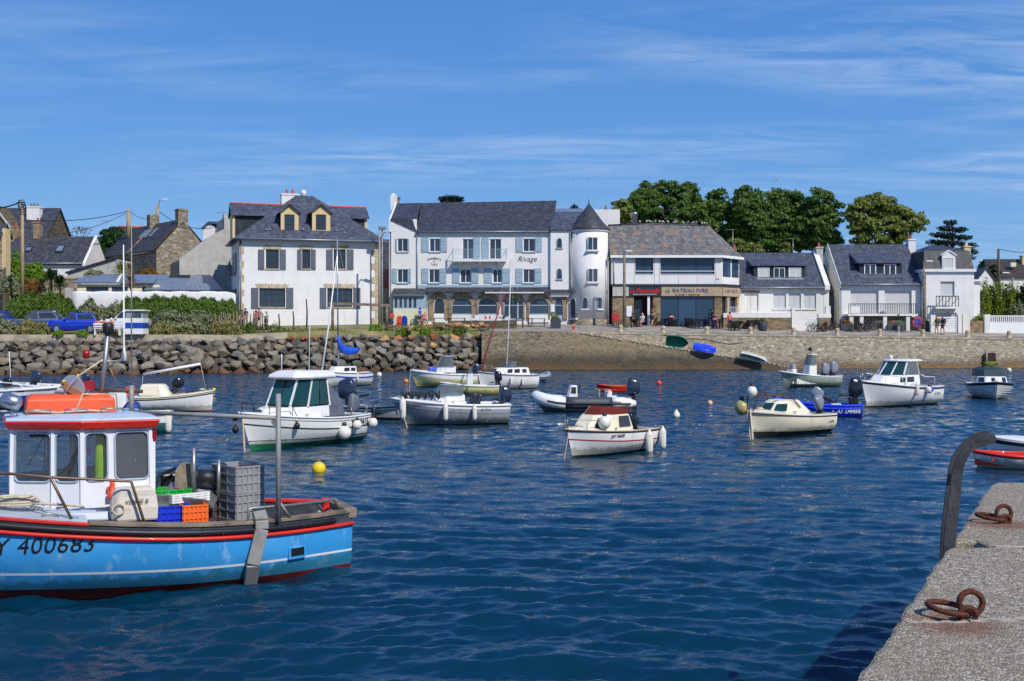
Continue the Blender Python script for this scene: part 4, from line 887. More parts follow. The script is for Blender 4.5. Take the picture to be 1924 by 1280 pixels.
for t0,t1 in((.03,.47),(.56,.95)):
 mb=MB();mb.box(t0*el,-.04,zm+.75,t1*el,.02,zt-.3);mb.xf(Mx);o=mb.build('window',M['frame_dark'],b.root)
 for h in((t0+.02,(t0+t1)/2-.01),((t0+t1)/2+.01,t1-.02)):
  mb=MB();mb.box(h[0]*el,-.055,zm+.85,h[1]*el,-.041,zt-.4);mb.xf(Mx);mb.build('pane',M['glass_blue'],o)
mb=MB()
for r in((1194,509,1227,510.2),(1241.5,509,1342,510.2),(1194,515,1227,516),(1241.5,515,1342,516)):x0,z0_,x1,z1_=b.rect(r);mb.box(x0,-.04,z0_,x1,.0,z1_)
mb.build('guard_rail',M['frame_white'],b.root)
mb=MB();mb.box(-.05,-.22,b.z(1250,538),W,-.001,zm-.001);mb.box(0,-.22,0,.01,-.21,.01);mb.build('dark_band',M['frame_dark'],b.root)
mb=MB();mb.box(.01*el,-.25,b.z(1250,538),el*1.02,-.02,zm-.001);mb.xf(Mx);mb.build('dark_band',M['frame_dark'],b.root)
zf0,zf1=b.z(1250,556.5),b.z(1250,538.2)
for x0,x1,mt,nmn in((1151,1181,'grey_wall','fascia_panel'),(1181.4,1242,'frame_dark','sign_board'),(1242.4,1357,'wood_sign','sign_board')):mb=MB();mb.box(b.u(x0),-.15,zf0,b.u(x1),.2,zf1);mb.build(nmn,M[mt],b.root)
mb=MB();mb.box(.0,-.12,zf0,el,.1,zf1);mb.xf(Mx);mb.build('sign_board',M['wood_sign'],b.root)
sign(b,'La Passerelle',1211,546.3,57,-.17,'lettering_red',hpx=8.5,shear=.35,bold=.012);sign(b,'BAR RESTAURANT',1212,553.2,44,-.17,'frame_white',hpx=2.0)
sign(b,'Le',1254.5,546.5,8,-.16,'lettering_blue',hpx=7,shear=.25);sign(b,'BATEAU IVRE',1297,546,67,-.16,'lettering_blue',hpx=6.5,bold=.012);sign(b,'CAFÉ • RESTO',1292,553.8,46,-.16,'lettering_black',hpx=3.2,sp=1.15)
mb=text_mb('CAFÉ  RESTO',.42,0,.02);mb.v=[(v[0]+el/2,-.13-v[2]*.4,v[1]+(zf0+zf1)/2)for v in mb.v];mb.xf(Mx);mb.build('lettering',M['lettering_blue'],b.root)
mb=MB();mb.slab([(0,0,0)]and[(b.u(1350.5),-.03,b.z(1350,526)),(b.u(1348.5),-.03,b.z(1350,524.5)),(b.u(1350.5),-.03,b.z(1350,523))],.02);mb.slab([(b.u(1347.5),-.03,b.z(1350,526)),(b.u(1345.5),-.03,b.z(1350,524.5)),(b.u(1347.5),-.03,b.z(1350,523))],.02);mb.build('wall_emblem',M['lettering_black'],b.root)
mb=MB();mb.box(.02,2.2,-.6,W+.5,D,zm-.02);mb.build('inner_wall',M['wood_dark'],b.root)
for x0,x1 in((1151,1191),(1227,1241),(1342.5,1356.5)):mb=MB();mb.box(b.u(x0),0,-.6,b.u(x1),2.19,zf0-.002);mb.build('stone_pier',M['rubble'],b.root)
mb=MB();mb.box(b.u(1216.5),-.02,-.5,b.u(1221),.3,zf0-.002);mb.build('door_post',M['frame_white'],b.root)
mb=MB();mb.box(b.u(1221.2),.5,-.5,b.u(1226.8),.6,zf0-.003);mb.box(b.u(1191.2),1.7,-.5,b.u(1216),1.8,zf0-.003);mb.build('red_panelling',pmat('dark_red_panel',c(120,40,32),.6),b.root)
mb=MB();mb.box(b.u(1192),.9,-.5,b.u(1209),1.0,b.z(1200,562));o=mb.build('door',M['frame_dark'],b.root);mb=MB();mb.box(b.u(1194),.87,0,b.u(1207),.899,b.z(1200,565));mb.build('pane',M['glass'],o)
x0,z0_,x1,z1_=b.rect((1241.2,557,1342.3,611));mb=MB()
for i in range(4):x=lerp(x0,x1,i/3);mb.box(x-.05,.1,-.4,x+.05,.2,zf0-.004)
mb.box(x0,.1,-.4,x1,.2,-.1);mb.box(x0,.1,zf0-.1,x1,.2,zf0-.003);o=mb.build('shop_window',M['frame_dark'],b.root)
for i in range(3):mb=MB();mb.box(lerp(x0,x1,i/3)+.05,.14,-.1,lerp(x0,x1,(i+1)/3)-.05,.17,zf0-.1);mb.build('pane',M['glass_blue'],o)
mb=MB();mb.box(.3*el,.0,-.6,.42*el,.25,zf0-.002);mb.box(.88*el,0,-.6,el,.25,zf0-.002);mb.xf(Mx);mb.build('wood_post',M['wood_sign'],b.root)
mb=MB();mb.box(.0,.35,-.6,el,.45,zf0-.003);mb.xf(Mx);mb.build('corner_glazing',M['glass'],b.root)
mb=MB();mb.box(.42*el,-.02,0.3,.88*el,.2,.9);mb.xf(Mx);mb.build('stone_pier',M['rubble'],b.root)
zr=b.z(1240,421,4.2);zr0=b.z(1150,424,4.2);ov=.35
E=[(-.15,-ov,zt),(W+.12,-ov,zt),(e2[0]+.4,e2[1]-.1,zt-.1),(e2[0]+.4,D,zt-.1),(-.15,D,zt)]
rA,rB,rC=(.0,4.2,zr0),(b.u(1215,4.2),4.2,zr),(b.u(1333,4.2),4.2,b.z(1333,425,4.2))
vs=E+[rA,rB,rC,(b.u(1333,4.2)-.2,7.5,rC[2]),(0,7.5,zr0)]+[(x,y,z-.14)for x,y,z in E]
mb=MB();mb.add(vs,[(0,1,7,6,5),(1,2,7),(2,3,8,7),(3,4,9,8),(4,0,5,9),(5,6,7,8,9),(0,10,11,1),(1,11,12,2),(2,12,13,3),(3,13,14,4),(4,14,10,0),(14,13,12,11,10)]);mb.build('roof',M['slate_orange'],b.root)
mb=MB();mb.box(-.15,-ov-.08,zt-.28,W+.12,-ov+.02,zt-.03);mb.build('eaves_board',M['frame_white'],b.root)
mb=MB();mb.beam((W+.1,-ov-.03,zt-.17),(e2[0]+.42,e2[1]-.14,zt-.2),.08,.25);mb.build('eaves_board',M['frame_white'],b.root)
mb=MB();mb.tube([(x,y,z+.02)for x,y,z in(rA,rB,rC)],.1,6);mb.build('ridge',M['slate_black'],b.root)
mb=MB();e=b.q(1193,405,6);mb.lathe([(.3,e[1]-1.2),(.3,e[1]+.1),(.36,e[1]+.12),(.36,e[1]+.35),(.1,e[1]+.4)],12,(e[0],6.5,0));mb.build('extractor_flue',M['alu'],b.root)
chimney(b,(1377,467,1384,476),7,.7,'granite',1)
mb=MB();mb.tube([(-.35,-.1,zt-.2),(-.35,-.1,-.4)],.06,6);mb.tube([(.25,-.1,zt-.2),(.25,-.1,zm)],.05,6);mb.build('drain_pipe',M['grey_wall'],b.root)
mb=MB();x0,z0_,x1,z1_=b.rect((1177,575,1187,595));mb.box(x0,-.08,z0_,x1,-.002,z1_);mb.build('menu_board',M['frame_white'],b.root)
b=Bld('dormer_house','low white house with a long three-window dormer beside the restaurant',(1386,120.2),(1548,120.2),3.55);W=b.W;D=9
ze=b.z(1460,541)
for r in((1453,551.5,1477,580.6),(1481.7,551.5,1505,580.6),(1510,551.5,1533.6,580.6)):b.win(r,2,1,'shutter_white','shutter_white',rev=.16,sill='cream_wall',fw=.05)
b.win((1398.6,550,1425,583),2,1,'shutter_white','shutter_white',rev=.18,name='door')
b.body('cream_wall',-1.5,-.6,W,ze,D)
b.slab('door_lintel',M['wood'],(1395.6,547,1427.5,550),-.1,.05)
zr=b.z(1460,475,4.5);roof_gable(b,'slate',-1.6,W,ze+.05,zr,-.35,4.5,D)
mb=MB();mb.tube([(-1.5,-.4,ze),(W,-.4,ze)],.08,6);mb.build('gutter',M['zinc'],b.root)
mb=MB();mb.prism([(-.45,ze-.2),(-.45,ze+.25),(4.5,zr+.3),(D,ze+.3),(D,-.6),(-.05,-.6),(-.05,ze-.4)],'x',W+.002,W+.5);mb.build('gable_wall',M['cream_wall'],b.root)
chimney(b,(1534,464,1546.5,486),3.8,.9,'grey_wall',1,down=1.5)
dd=1.1;x0,z0_,x1,z1_=b.rect((1416,500,1513,528),dd);mb=MB();mb.box(x0,dd,z0_-.3,x1,4.2,z1_);dm=mb.build('dormer',M['hung_slate'],b.root)
mb=MB();mb.prism([(dd-.25,z1_+.0),(dd-.25,z1_+.12),(4.2,b.z(1460,484,3.2)),(4.2,z1_)],'x',x0-.25,x1+.15);mb.build('dormer_roof',M['slate'],dm)
for r,gm in(((1424,503,1446,522),'shutter_white'),((1454,503,1475,522),'glass'),((1482,503,1505.5,522),'shutter_white')):b.win(r,2,1,'frame_white',gm,d=dd-.14,rev=.1,cut=False)
mb=MB();mb.box(x0+.3,dd-.35,z0_+.08,x1-.3,dd-.02,z0_+.22);mb.build('dormer_ledge',M['cream_wall'],dm)
mb=MB();e=b.rect((1386,588.5,1486,614),-3.2);mb.box(-2,-3.2,-.6,e[2],-.16,e[3]-.45);mb.build('terrace_base',M['rubble'],b.root)
mb=MB();mb.box(-2,-3.25,e[3]-.449,e[2],-.16,e[3]);tw=mb.build('terrace_wall',M['cream_wall'],b.root)
mb=MB();railing(mb,-1.5,e[2],e[3],b.z(1440,577,-3.2),-3.15,.16,.014);mb.build('railing',M['frame_white'],tw)
mb=MB();a,e_=b.u(1486.5,-3),b.u(1512,-3);mb.prism([(a,-.5),(e_,-.5),(e_,b.z(1512,603,-3)),(a,b.z(1487,578,-3))],'y',-3.3,-2.9);mb.build('stair_wall',M['cream_wall'],b.root)
mb=MB();a,e_=b.u(1513,-3),b.u(1536,-3);railing(mb,a,e_,-.2,b.z(1520,598,-3),-3.1,.11,.03,.1);mb.build('gate',M['frame_white'],b.root)
mb=MB();a,e_=b.u(1537,-3),b.u(1559,-3);mb.box(a,-3.3,-.5,e_,-2.9,b.z(1545,597.5,-3));mb.build('front_wall',M['rubble'],b.root)
mb=MB();mb.box(a-.05,-3.35,b.z(1545,597.4,-3),e_+.05,-2.85,b.z(1545,590,-3));mb.box(b.u(1550,-3),-3.3,b.z(1545,589.9,-3),b.u(1559,-3),-2.9,b.z(1545,575,-3));mb.build('wall_cap',M['cream_wall'],b.root)
b=Bld('link_building','narrow dark glazed passage between the two dormer houses',(1555,122),(1580,122),3.5,'passage')
mb=MB();mb.box(0,.3,-.5,b.W,6,b.z(1565,548));mb.build('wall',M['frame_dark'],b.root)
mb=MB();mb.slab([(0,.2,b.z(1565,548)),(b.W,.2,b.z(1565,548)),(b.W,4,b.z(1565,499,4)),(0,4,b.z(1565,499,4))],.08);o=mb.build('glass_roof',M['glass_blue'],b.root)
mb=MB()
for i in range(4):x=lerp(.05,b.W-.05,i/3);mb.beam((x,.2,b.z(1565,548)+.1),(x,4,b.z(1565,499,4)+.1),.06,.08)
mb.build('glazing_bars',M['frame_dark'],o)
b.win((1557,556,1570,590),1,1,'frame_dark',d=.1,rev=.1,cut=False,name='door')
b=Bld('balcony_house','white house with two roller shutters, black balcony rail and two-window dormer',(1581,120),(1732,120),3.45);W=b.W;D=10
ze=b.z(1650,535);b.win((1598,546,1651,588.6),1,1,'shutter_white','shutter_white',rev=.25,name='roller_shutter');b.win((1662,546,1713,588.6),1,1,'shutter_white','shutter_white',rev=.25,name='roller_shutter')
b.body('white_wall',0,-.6,W,ze,D,rev=.3);zr=b.z(1650,459.5,4.8);roof_gable(b,'slate',-.1,W+.1,ze+.05,zr,-.35,4.8,D)
mb=MB();mb.prism([(-.3,ze-.3),(-.3,ze+.05),(4.8,zr+.1),(D,ze),(D,-.6),(0,-.6),(0,ze-.4)],'x',-.16,-.102);mb.build('gable_wall',M['cream_wall'],b.root)
mb=MB();mb.tube([(-.1,-.4,ze),(W,-.4,ze)],.08,6);mb.tube([(W-.1,-.1,ze),(W-.1,-.1,0)],.05);mb.build('gutter',M['zinc'],b.root)
dd=1.0;x0,z0_,x1,z1_=b.rect((1615,495,1695,521),dd);mb=MB();mb.box(x0,dd,z0_-.3,x1,4,z1_);dm=mb.build('dormer',M['hung_slate'],b.root)
mb=MB();mb.prism([(dd-.3,z1_),(dd-.3,z1_+.12),(4,b.z(1650,473,3.6)),(4,z1_)],'x',x0-.35,x1-.1);mb.build('dormer_roof',M['slate'],dm)
for r in((1624,496.6,1646.5,517),(1661,496.6,1684,517)):b.win(r,2,1,d=dd-.14,rev=.1,cut=False,fw=.09)
mb=MB();mb.box(x0-.1,dd-.4,z0_,x1+.1,dd-.005,z0_+.1);mb.build('dormer_ledge',M['zinc'],dm)
chimney(b,(1707,449,1720.6,470),4.4,.9,'white_wall',1,down=1.4)
bz=b.z(1650,590,-1.6);mb=MB();mb.box(b.u(1593,-1.6),-1.7,bz-.2,b.u(1724,-1.6),-.002,bz)
for px in(1597,1616,1660,1703):mb.box(b.u(px,-1.6),-1.6,-.6,b.u(px,-1.6)+.35,-1.2,bz-.201)
bal=mb.build('balcony',M['cream_wall'],b.root);mb=MB();railing(mb,b.u(1594.5,-1.6),b.u(1723,-1.6),bz,b.z(1650,570.5,-1.6),-1.6,.17,.022,.06);mb.build('railing',M['black_metal'],bal)
mb=MB();e=b.rect((1598,575.5,1614.7,588.6),-1.65);mb.box(e[0],-1.7,e[1],e[2],-1.65,e[3]);mb.build('notice_board',M['frame_white'],b.root)
mb=MB();mb.box(.1,-1.0,-.6,W-.1,-.9,bz-.3);mb.build('undercroft_slats',M['wood'],b.root)
b=Bld('mansard_house','narrow white house with slate mansard roof and small green balcony',(1735,119.3),(1830,119.3),3.4);W=b.W;D=8
zc=b.z(1780,511);b.win((1766.7,529,1793.5,556.5),1,1,'shutter_white','shutter_white',rev=.2,name='french_window');b.win((1759.5,588,1797.5,617),1,7,'shutter_white','shutter_white',rev=.15,name='garage_door',fw=.05)
b.body('white_wall',0,-.6,W,zc,D,rev=.24)
mb=MB();mb.box(-.15,-.25,zc,W+.15,D,zc+.28);mb.build('cornice',M['white_wall'],b.root)
zk=b.z(1780,472,.6);za=b.z(1777,459.5,3.5);z_=zc+.281;i1,i2=.45,.25
mb=MB();mb.add([(.0,0,z_),(W,0,z_),(W,D,z_),(0,D,z_),(i2,i1,zk),(W-i2,i1,zk),(W-i2,D-i1,zk),(i2,D-i1,zk),(W*.44,D/2,za),(W*.5,D/2,za)],[(0,1,5,4),(1,2,6,5),(2,3,7,6),(3,0,4,7),(4,5,9,8),(5,6,9),(6,7,8,9),(7,4,8),(3,2,1,0)]);mb.build('mansard_roof',M['slate_old'],b.root)
e=b.rect((1770,481,1795,507),0);mb=MB();um=(e[0]+e[2])/2;mb.prism([(e[0],e[1]),(e[2],e[1]),(e[2],e[3]),(um,e[3]+.45),(e[0],e[3])],'y',-.05,1.2);dm=mb.build('dormer',M['white_wall'],b.root)
mb=MB();mb.prism([(e[0]-.1,e[3]-.02),(um,e[3]+.48),(e[2]+.1,e[3]-.02),(e[2]+.1,e[3]+.1),(um,e[3]+.6),(e[0]-.1,e[3]+.1)],'y',-.15,1.2);mb.build('pediment',M['frame_white'],dm)
b.win((1773,484,1792,505),1,1,'frame_white','shutter_white',d=-.15,rev=.1,cut=False)
bz=b.z(1780,576.5,-.8);mb=MB();mb.box(b.u(1758,-.8),-.9,bz-.2,b.u(1802,-.8),-.002,bz);bal=mb.build('balcony',M['cream_wall'],b.root)
M['green_rail']=pmat('dark_green_paint',c(18,66,62),.5);mb=MB();railing(mb,b.u(1759,-.8),b.u(1801,-.8),bz,b.z(1780,556,-.8),-.82,.3,.03,.09)
for i in range(3):mb.beam((lerp(b.u(1759,-.8),b.u(1801,-.8),i/3),-.82,bz+.1),(lerp(b.u(1759,-.8),b.u(1801,-.8),(i+1)/3),-.82,bz+.95),.03,.05)
mb.build('railing',M['green_rail'],bal);chimney(b,(1812,462,1824,476),3,.8,'ochre',1,'frame_white')
mb=MB();mb.box(W+.002,.8,-.6,W+.9,D,b.z(1836,529,.8));mb.build('annex_wall',M['white_wall'],b.root)
mb=MB();mb.box(W+.002,.5,b.z(1836,528.9,.8),W+1.1,D,b.z(1836,525.5,.8));mb.build('annex_roof',M['frame_white'],b.root)
mb=MB();mb.tube([(.15,-.15,zc),(.15,-.15,-.3)],.06,6);mb.build('drain_pipe',M['wood'],b.root)
b=Bld('white_fence','white slatted garden fence between white gate posts on the right',(1848,117.5),(2010,117.5),3.35,'fence')
mb=MB();railing(mb,b.u(1860),b.u(2000),b.z(1890,606),b.z(1890,593),0,.2,.045,.1);mb.box(b.u(1860),-.05,-.4,b.u(2000),.05,b.z(1890,606));mb.build('slats',M['frame_white'],b.root)
for q0_,q1_ in((1848.5,1859.5),(1808,1821)):mb=MB();mb.box(b.u(q0_),-.2,-.4,b.u(q1_),.3,b.z(1840,591));mb.build('gate_post',M['cream_wall'],b.root)
mb=MB();mb.box(b.u(1821.2),-.1,-.4,b.u(1848),.25,b.z(1830,603));mb.build('stone_wall',M['rubble'],b.root)
b=Bld('garden_gate','white slatted driveway gate before the mansard house',(1748,117.3),(1806,117.3),3.35,'gate')
mb=MB()
for i in range(7):z=lerp(.05,b.z(1770,597),i/6);mb.box(b.u(1757),-.03,z-.07,b.u(1799),.03,z+.07)
mb.build('slats',M['frame_white'],b.root);
for q0_,q1_ in((1748,1756.5),(1799.5,1806)):mb=MB();mb.box(b.u(q0_),-.15,-.4,b.u(q1_),.25,b.z(1750,592));mb.build('gate_post',M['cream_wall'],b.root)
def simple_house(name,label,L,R,z0,py_e,py_r,D,dr,wallm,roofm,ov=.2,**k):
 b=Bld(name,label,L,R,z0,**k);pm=(L[0]+R[0])/2;ze=b.z(pm,py_e);zr=b.z(pm,py_r,dr)
 mb=MB();mb.box(0,0,-2.5,b.W,D,ze-.16);mb.prism([(.0,ze-.161),(dr,zr-.25),(D,ze-.161)],'x',.002,b.W-.002);mb.build('wall',M[wallm],b.root)
 roof_gable(b,roofm,-ov,b.W+ov,ze,zr,-.3,dr,D+.3);return b
b=simple_house('distant_house','brown roofed distant house with a yellow skylight above the right hedge',(1874,170),(1990,170),5,521,487,9,4.5,'white_wall','slate_brown',group=None)
e=b.rect((1895,494,1905,502),2);mb=MB();mb.box(e[0],1.2,e[1],e[2],1.8,e[3]);mb.build('skylight',M['pale_yellow'],b.root);chimney(b,(1921,480,1927,500),3,1,'ochre')
b=Bld('gable_house','small white gable of a distant house behind the mansard house',(1832,155),(1872,155),4.5);um=b.u(1853)
mb=MB();mb.prism([(0,-2),(b.W,-2),(b.W,b.z(1870,533)),(um,b.z(1853,506)),(0,b.z(1834,533))],'y',0,9);mb.build('wall',M['white_wall'],b.root)
for sg in(0,1):mb=MB();xx=-.3 if sg==0 else b.W+.3;zz_=b.z(1834,535);mb.prism([(um,b.z(1853,505)),(xx,zz_),(xx,zz_+.15),(um,b.z(1853,502.5))],'y',-.2,9.2);mb.build('roof',M['slate'],b.root)
b=Bld('slate_cottage','white cottage with lichen spotted slate roof and two skylights',(10,132),(160,132),5.0);W=b.W;ze=b.z(85,495);zr=b.z(85,444.5,3.5)
b.win((98,507,108,520),1,1,'frame_white',rev=.15);b.body('white_wall',0,-1.5,W,ze-.15,7,rev=.2);roof_gable(b,'slate_old',-.3,W-.25,ze,zr,-.35,3.5,7.3)
mb=MB();mb.prism([(-.4,ze-.2),(3.5,zr-.1),(7.4,ze-.2),(7.4,-1),(0,-1),(0,ze-.3)],'x',W-.248,W+.1);mb.prism([(-.5,ze-.35),(-.5,ze-.05),(3.5,zr+.12),(3.5,zr-.1)],'x',W-.1,W+.15);mb.build('gable_wall',M['white_wall'],b.root)
for r in((47,465,60,475),(105,462,120,476)):
 t0,t1=(495-r[3])/50.5,(495-r[1])/50.5;a,e=b.u(r[0],1.5),b.u(r[2],1.5);pt=lambda u,t,o=0:(u,lerp(-.35,3.5,t)-o*.75,lerp(ze,zr,t)+o)
 mb=MB();mb.slab([pt(a,t0),pt(e,t0),pt(e,t1),pt(a,t1)],.12);o=mb.build('skylight',M['frame_dark'],b.root);mb=MB();mb.slab([pt(a+.12,t0+.05,.09),pt(e-.12,t0+.05,.09),pt(e-.12,t1-.05,.09),pt(a+.12,t1-.05,.09)],.03);mb.build('pane',M['zinc'],o)
chimney(b,(21,425,34,444),3.2,.8,'granite',1,down=.7);chimney(b,(62,417,75,444),3.2,.8,'granite',1,down=.7)
mb=MB();mb.tube([(0,-.4,ze-.02),(W,-.4,ze-.02)],.07,6);mb.build('gutter',M['zinc'],b.root)
b=simple_house('tall_house','tall dark stone house with a big white chimney behind the slate cottage',(-60,146),(85,146),6.0,448,391,9,4.5,'dark_stone','slate_black');chimney(b,(50,388,74,436),2.5,1.0,'white_wall',3,'granite',down=1.5)
mb=MB();mb.prism([(b.u(-20,-.5),b.z(0,450)),(b.u(40,-.5),b.z(0,450)),(b.u(-8,-.5),b.z(0,386))],'y',-1.2,3);g_=mb.build('cross_gable',M['dark_stone'],b.root);mb=MB();mb.beam((b.u(-9,-.5),-1.3,b.z(0,385)),(b.u(42,-.5),-1.3,b.z(0,452)),.2,.22,(0,1,0));mb.build('verge',M['grey_wall'],b.root)
b=Bld('stone_longhouse','rubble stone longhouse with dark roof, skylights and chimney on its gable',(294,128),(393,131.6),5.2);W=b.W;D=17
ze=b.z(294,468);zr=b.z(352,413)
mb=MB();mb.prism([(0,-2),(W,-2),(W,ze-.15),(W/2,zr-.2),(0,ze-.15)],'y',0,.5);mb.box(0.01,.501,-2,W-.01,D,ze-.2);mb.build('gable_wall',M['gable_stone'],b.root)
for sg in(0,1):mb=MB();xx=-.35 if sg==0 else W+.35;zz_=ze-.25;mb.prism([(W/2,zr-.1),(xx,zz_),(xx,zz_+.16),(W/2,zr+.1)],'y',.12,D);mb.build('roof',M['slate_brown'],b.root)
for i in range(3):
 d0=5.2+i*1.6;pt=lambda d,t,o=.12:(lerp(-.35,W/2,t)-o*.6,d,lerp(ze-.09,zr+.1,t)+o*.8);mb=MB();mb.slab([pt(d0,.5),pt(d0+.8,.5),pt(d0+.8,.78),pt(d0,.78)],.06);mb.build('skylight',M['zinc'],b.root)
mb=MB();mb.box(W/2-.55,.0,zr-1,W/2+.55,.9,b.z(356,393));mb.box(W/2-.62,-.07,b.z(356,397),W/2+.62,.97,b.z(356,395));mb.build('chimney',M['gable_stone'],b.root);mb=MB();mb.box(W/2-.55,8.5,zr-1,W/2+.55,9.4,zr+1.2);mb.build('chimney',M['gable_stone'],b.root)
mb=MB();mb.prism([(W/2,zr+.14),(-.4,ze-.1),(-.4,ze+.02),(W/2,zr+.28)],'y',7.8,8.1);mb.build('roof_verge',M['gable_stone'],b.root)
b=Bld('concrete_gable','bare pale concrete gable wall sloping up beside the white house',(336,122),(440,124),4.6,'wall');q=b.q
mb=MB();mb.prism([q(337,560),q(440,560),q(440,414),q(421,409),q(421,430),q(395,444),q(337,487)],'y',0,6);mb.build('wall',M['concrete'],b.root);mb=MB();e=b.rect((421,408,434,430));mb.box(e[0],.2,e[1],e[2],1.2,e[3]+.3);mb.build('chimney',M['concrete'],b.root)
mb=MB();e=b.rect((325,490,337,516));mb.box(e[0],.2,e[1]-1.5,e[2]-.01,3,e[3]-.2);mb.build('porch',M['frame_dark'],b.root)
b=Bld('grey_lean_to','grey lean-to outbuilding with sloping dark roof below the stone longhouse',(126,124.5),(221,124.5),4.6,'outbuilding');q=b.q
mb=MB();mb.prism([q(127,560),q(220,560),q(220,487),q(127,514)],'y',0,5);mb.build('wall',M['grey_wall'],b.root);mb=MB();a,e=q(124,514.5),q(221,485.5);mb.prism([a,e,(e[0],e[1]+.18),(a[0],a[1]+.18)],'y',-.25,5.2);mb.build('roof',M['slate_black'],b.root)
b=Bld('zinc_bungalow','low pale yellow bungalow under a seamed grey zinc roof',(145,117.5),(420,119.5),4.2);W=b.W
x1=b.u(290);ze=b.z(200,533);ze2=b.z(340,547);zr=b.z(250,518,3)
for r in((162,539,204,552),(210,539,240,552),(267,539,285,552)):b.win(r,3,1,'frame_dark',rev=.15)
b.body('pale_yellow',0,-1,x1+.5,ze-.1,6);mb=MB();mb.box(x1+.5,0,-1,W,6,ze2-.1);mb.build('wall',M['pale_yellow'],b.root)
mb=MB();mb.slab([(-.4,-.4,ze),(x1,-.4,ze),(x1,3,zr),(.5,3,zr)],.12);mb.slab([(x1-.9,-.5,ze2),(W-.0,-.5,ze2),(W-1.6,3.01,zr),(x1+.001,3.01,zr)],.12);rf=mb.build('roof',M['zinc'],b.root)
mb=MB();
for i in range(16):
 t=i/15;mb.beam((lerp(x1-.7,W-.2,t),-.5,ze2+.14),(lerp(x1+.2,W-1.8,t),3.0,zr+.14),.04,.06)
mb.build('seams',M['zinc'],rf);mb=MB();mb.beam((b.u(222),-.42,ze+.15),(b.u(228,3),3,zr+.15),.25,.06);mb.build('roof_strip',M['frame_white'],rf);e=b.q(337,522,2);mb=MB();mb.box(e[0]-1,2.2,e[1]-.2,e[0]+1,3.4,e[1]+.3);mb.build('skylight',M['frame_dark'],rf)
b=Bld('garden_wall','long white rendered garden wall with rounded top before the zinc bungalow',(135,112.2),(449,112.6),3.6,'wall');W=b.W;rings=[]
for i in range(25):
 u=W*i/24;zt=b.z(lerp(135,449,i/24),547.5)+.04*math.sin(i*1.7)-(.35*max(0,i-22)/2 if i>22 else 0);rings.append([(u,0,-.8),(u,-.0,zt-.18),(u,.07,zt-.04),(u,.2,zt),(u,.33,zt-.04),(u,.4,zt-.18),(u,.4,-.8)])
mb=MB();mb.loft(rings,True,True);mb.build('wall',M['white_wall'],b.root);mb=MB();mb.box(-.62,-.1,-.8,-.02,.5,b.z(135,541));mb.build('gate_post',M['concrete'],b.root)
b=Bld('stone_garden_wall','low stone garden wall with pale coping before the slate cottage',(-80,122),(150,122),4.2,'wall');mb=MB();mb.box(0,0,-1,b.W,.4,b.z(90,524));mb.build('wall',M['gable_stone'],b.root);mb=MB();mb.box(-.0,-.06,b.z(90,523.9),b.W,.46,b.z(90,521));mb.build('coping',M['kerbc'],b.root)
b=simple_house('edge_house','ochre stone end of a house cut by the frame beside the concrete pole',(-140,117),(3,117),4,444,420,2.2,1.1,'gable_stone','slate_black',.1);mb=MB();e=b.rect((2,429,10,552));mb.box(b.W+.002,.1,-1,e[2],1.2,e[3]);mb.build('end_pier',M['ochre'],b.root)
b=simple_house('red_ridge_house','distant grey roof with red ridge behind the dark tree',(203,165),(262,165),8,446,428,8,4,'cream_wall','slate_brown');mb=MB();mb.tube([(0,4,b.z(230,427,4)),(b.W,4,b.z(230,427,4))],.2,6);mb.build('ridge_tiles',M['ridge_tile'],b.root)
b=Bld('small_white_house','small white gabled house peeping over the concrete gable',(382,150),(421,150),8);um=b.u(392)
mb=MB();mb.prism([(0,-3),(b.W*.55,-3),(b.W*.55,b.z(400,428)),(um,b.z(392,419)),(0,b.z(384,429))],'y',0,6);mb.build('wall',M['white_wall'],b.root);mb=MB();mb.prism([(0.0,b.z(384,432)),(um,b.z(392,421)),(b.u(421),b.z(420,421)),(b.u(421),b.z(420,417)),(um,b.z(392,416.5)),(-.3,b.z(384,429.5))],'y',-.2,6.2);mb.build('roof',M['slate'],b.root);mb=MB();e=b.rect((400,427,421,450));mb.box(e[0],.2,e[1],e[2],5.5,e[3]);mb.build('stone_wall',M['gable_stone'],b.root)
b=simple_house('red_tiled_shed','small red tiled roof in the gap between white house and hotel',(700,124),(760,124),4.3,537,507,6,4,'grey_wall','red_tile',cat='shed')
b=simple_house('gap_house','dark slate roof seen in the gap between white house and hotel',(690,140),(765,140),5,505,450,8,4,'white_wall','slate_old')
M['leaf_poplar']=leaf_mat('poplar_leaves',c(48,78,30),c(106,138,58),c(110,134,60),.9)
M['leaf_olive']=leaf_mat('olive_green_leaves',c(74,92,36),c(144,156,74),c(140,146,74),.8)
M['leaf_dark']=leaf_mat('dark_leaves',c(22,46,20),c(56,92,36),None,1.2)
M['leaf_cypress']=leaf_mat('cypress_needles',c(20,38,24),c(40,66,38),None,1.2,.1)
M['leaf_hedge']=leaf_mat('hedge_leaves',c(52,80,26),c(116,144,52),c(92,112,40),1.6)
M['leaf_grey']=leaf_mat('grey_green_leaves',c(104,112,78),c(168,172,134),c(140,130,86),1.6)
M['leaf_straw']=leaf_mat('straw_grass',c(112,110,60),c(180,168,108),c(104,120,52),1.6)
M['leaf_bright']=leaf_mat('bright_green_leaves',c(70,112,24),c(140,176,50),c(100,130,30),2.)
M['leaf_yellow']=leaf_mat('yellow_green_conifer',c(66,92,20),c(148,166,46),c(110,130,40),1.3)
M['leaf_red']=leaf_mat('reddish_leaves',c(110,76,40),c(170,120,60),c(96,110,40),2.)
RG=np.random.default_rng(11)
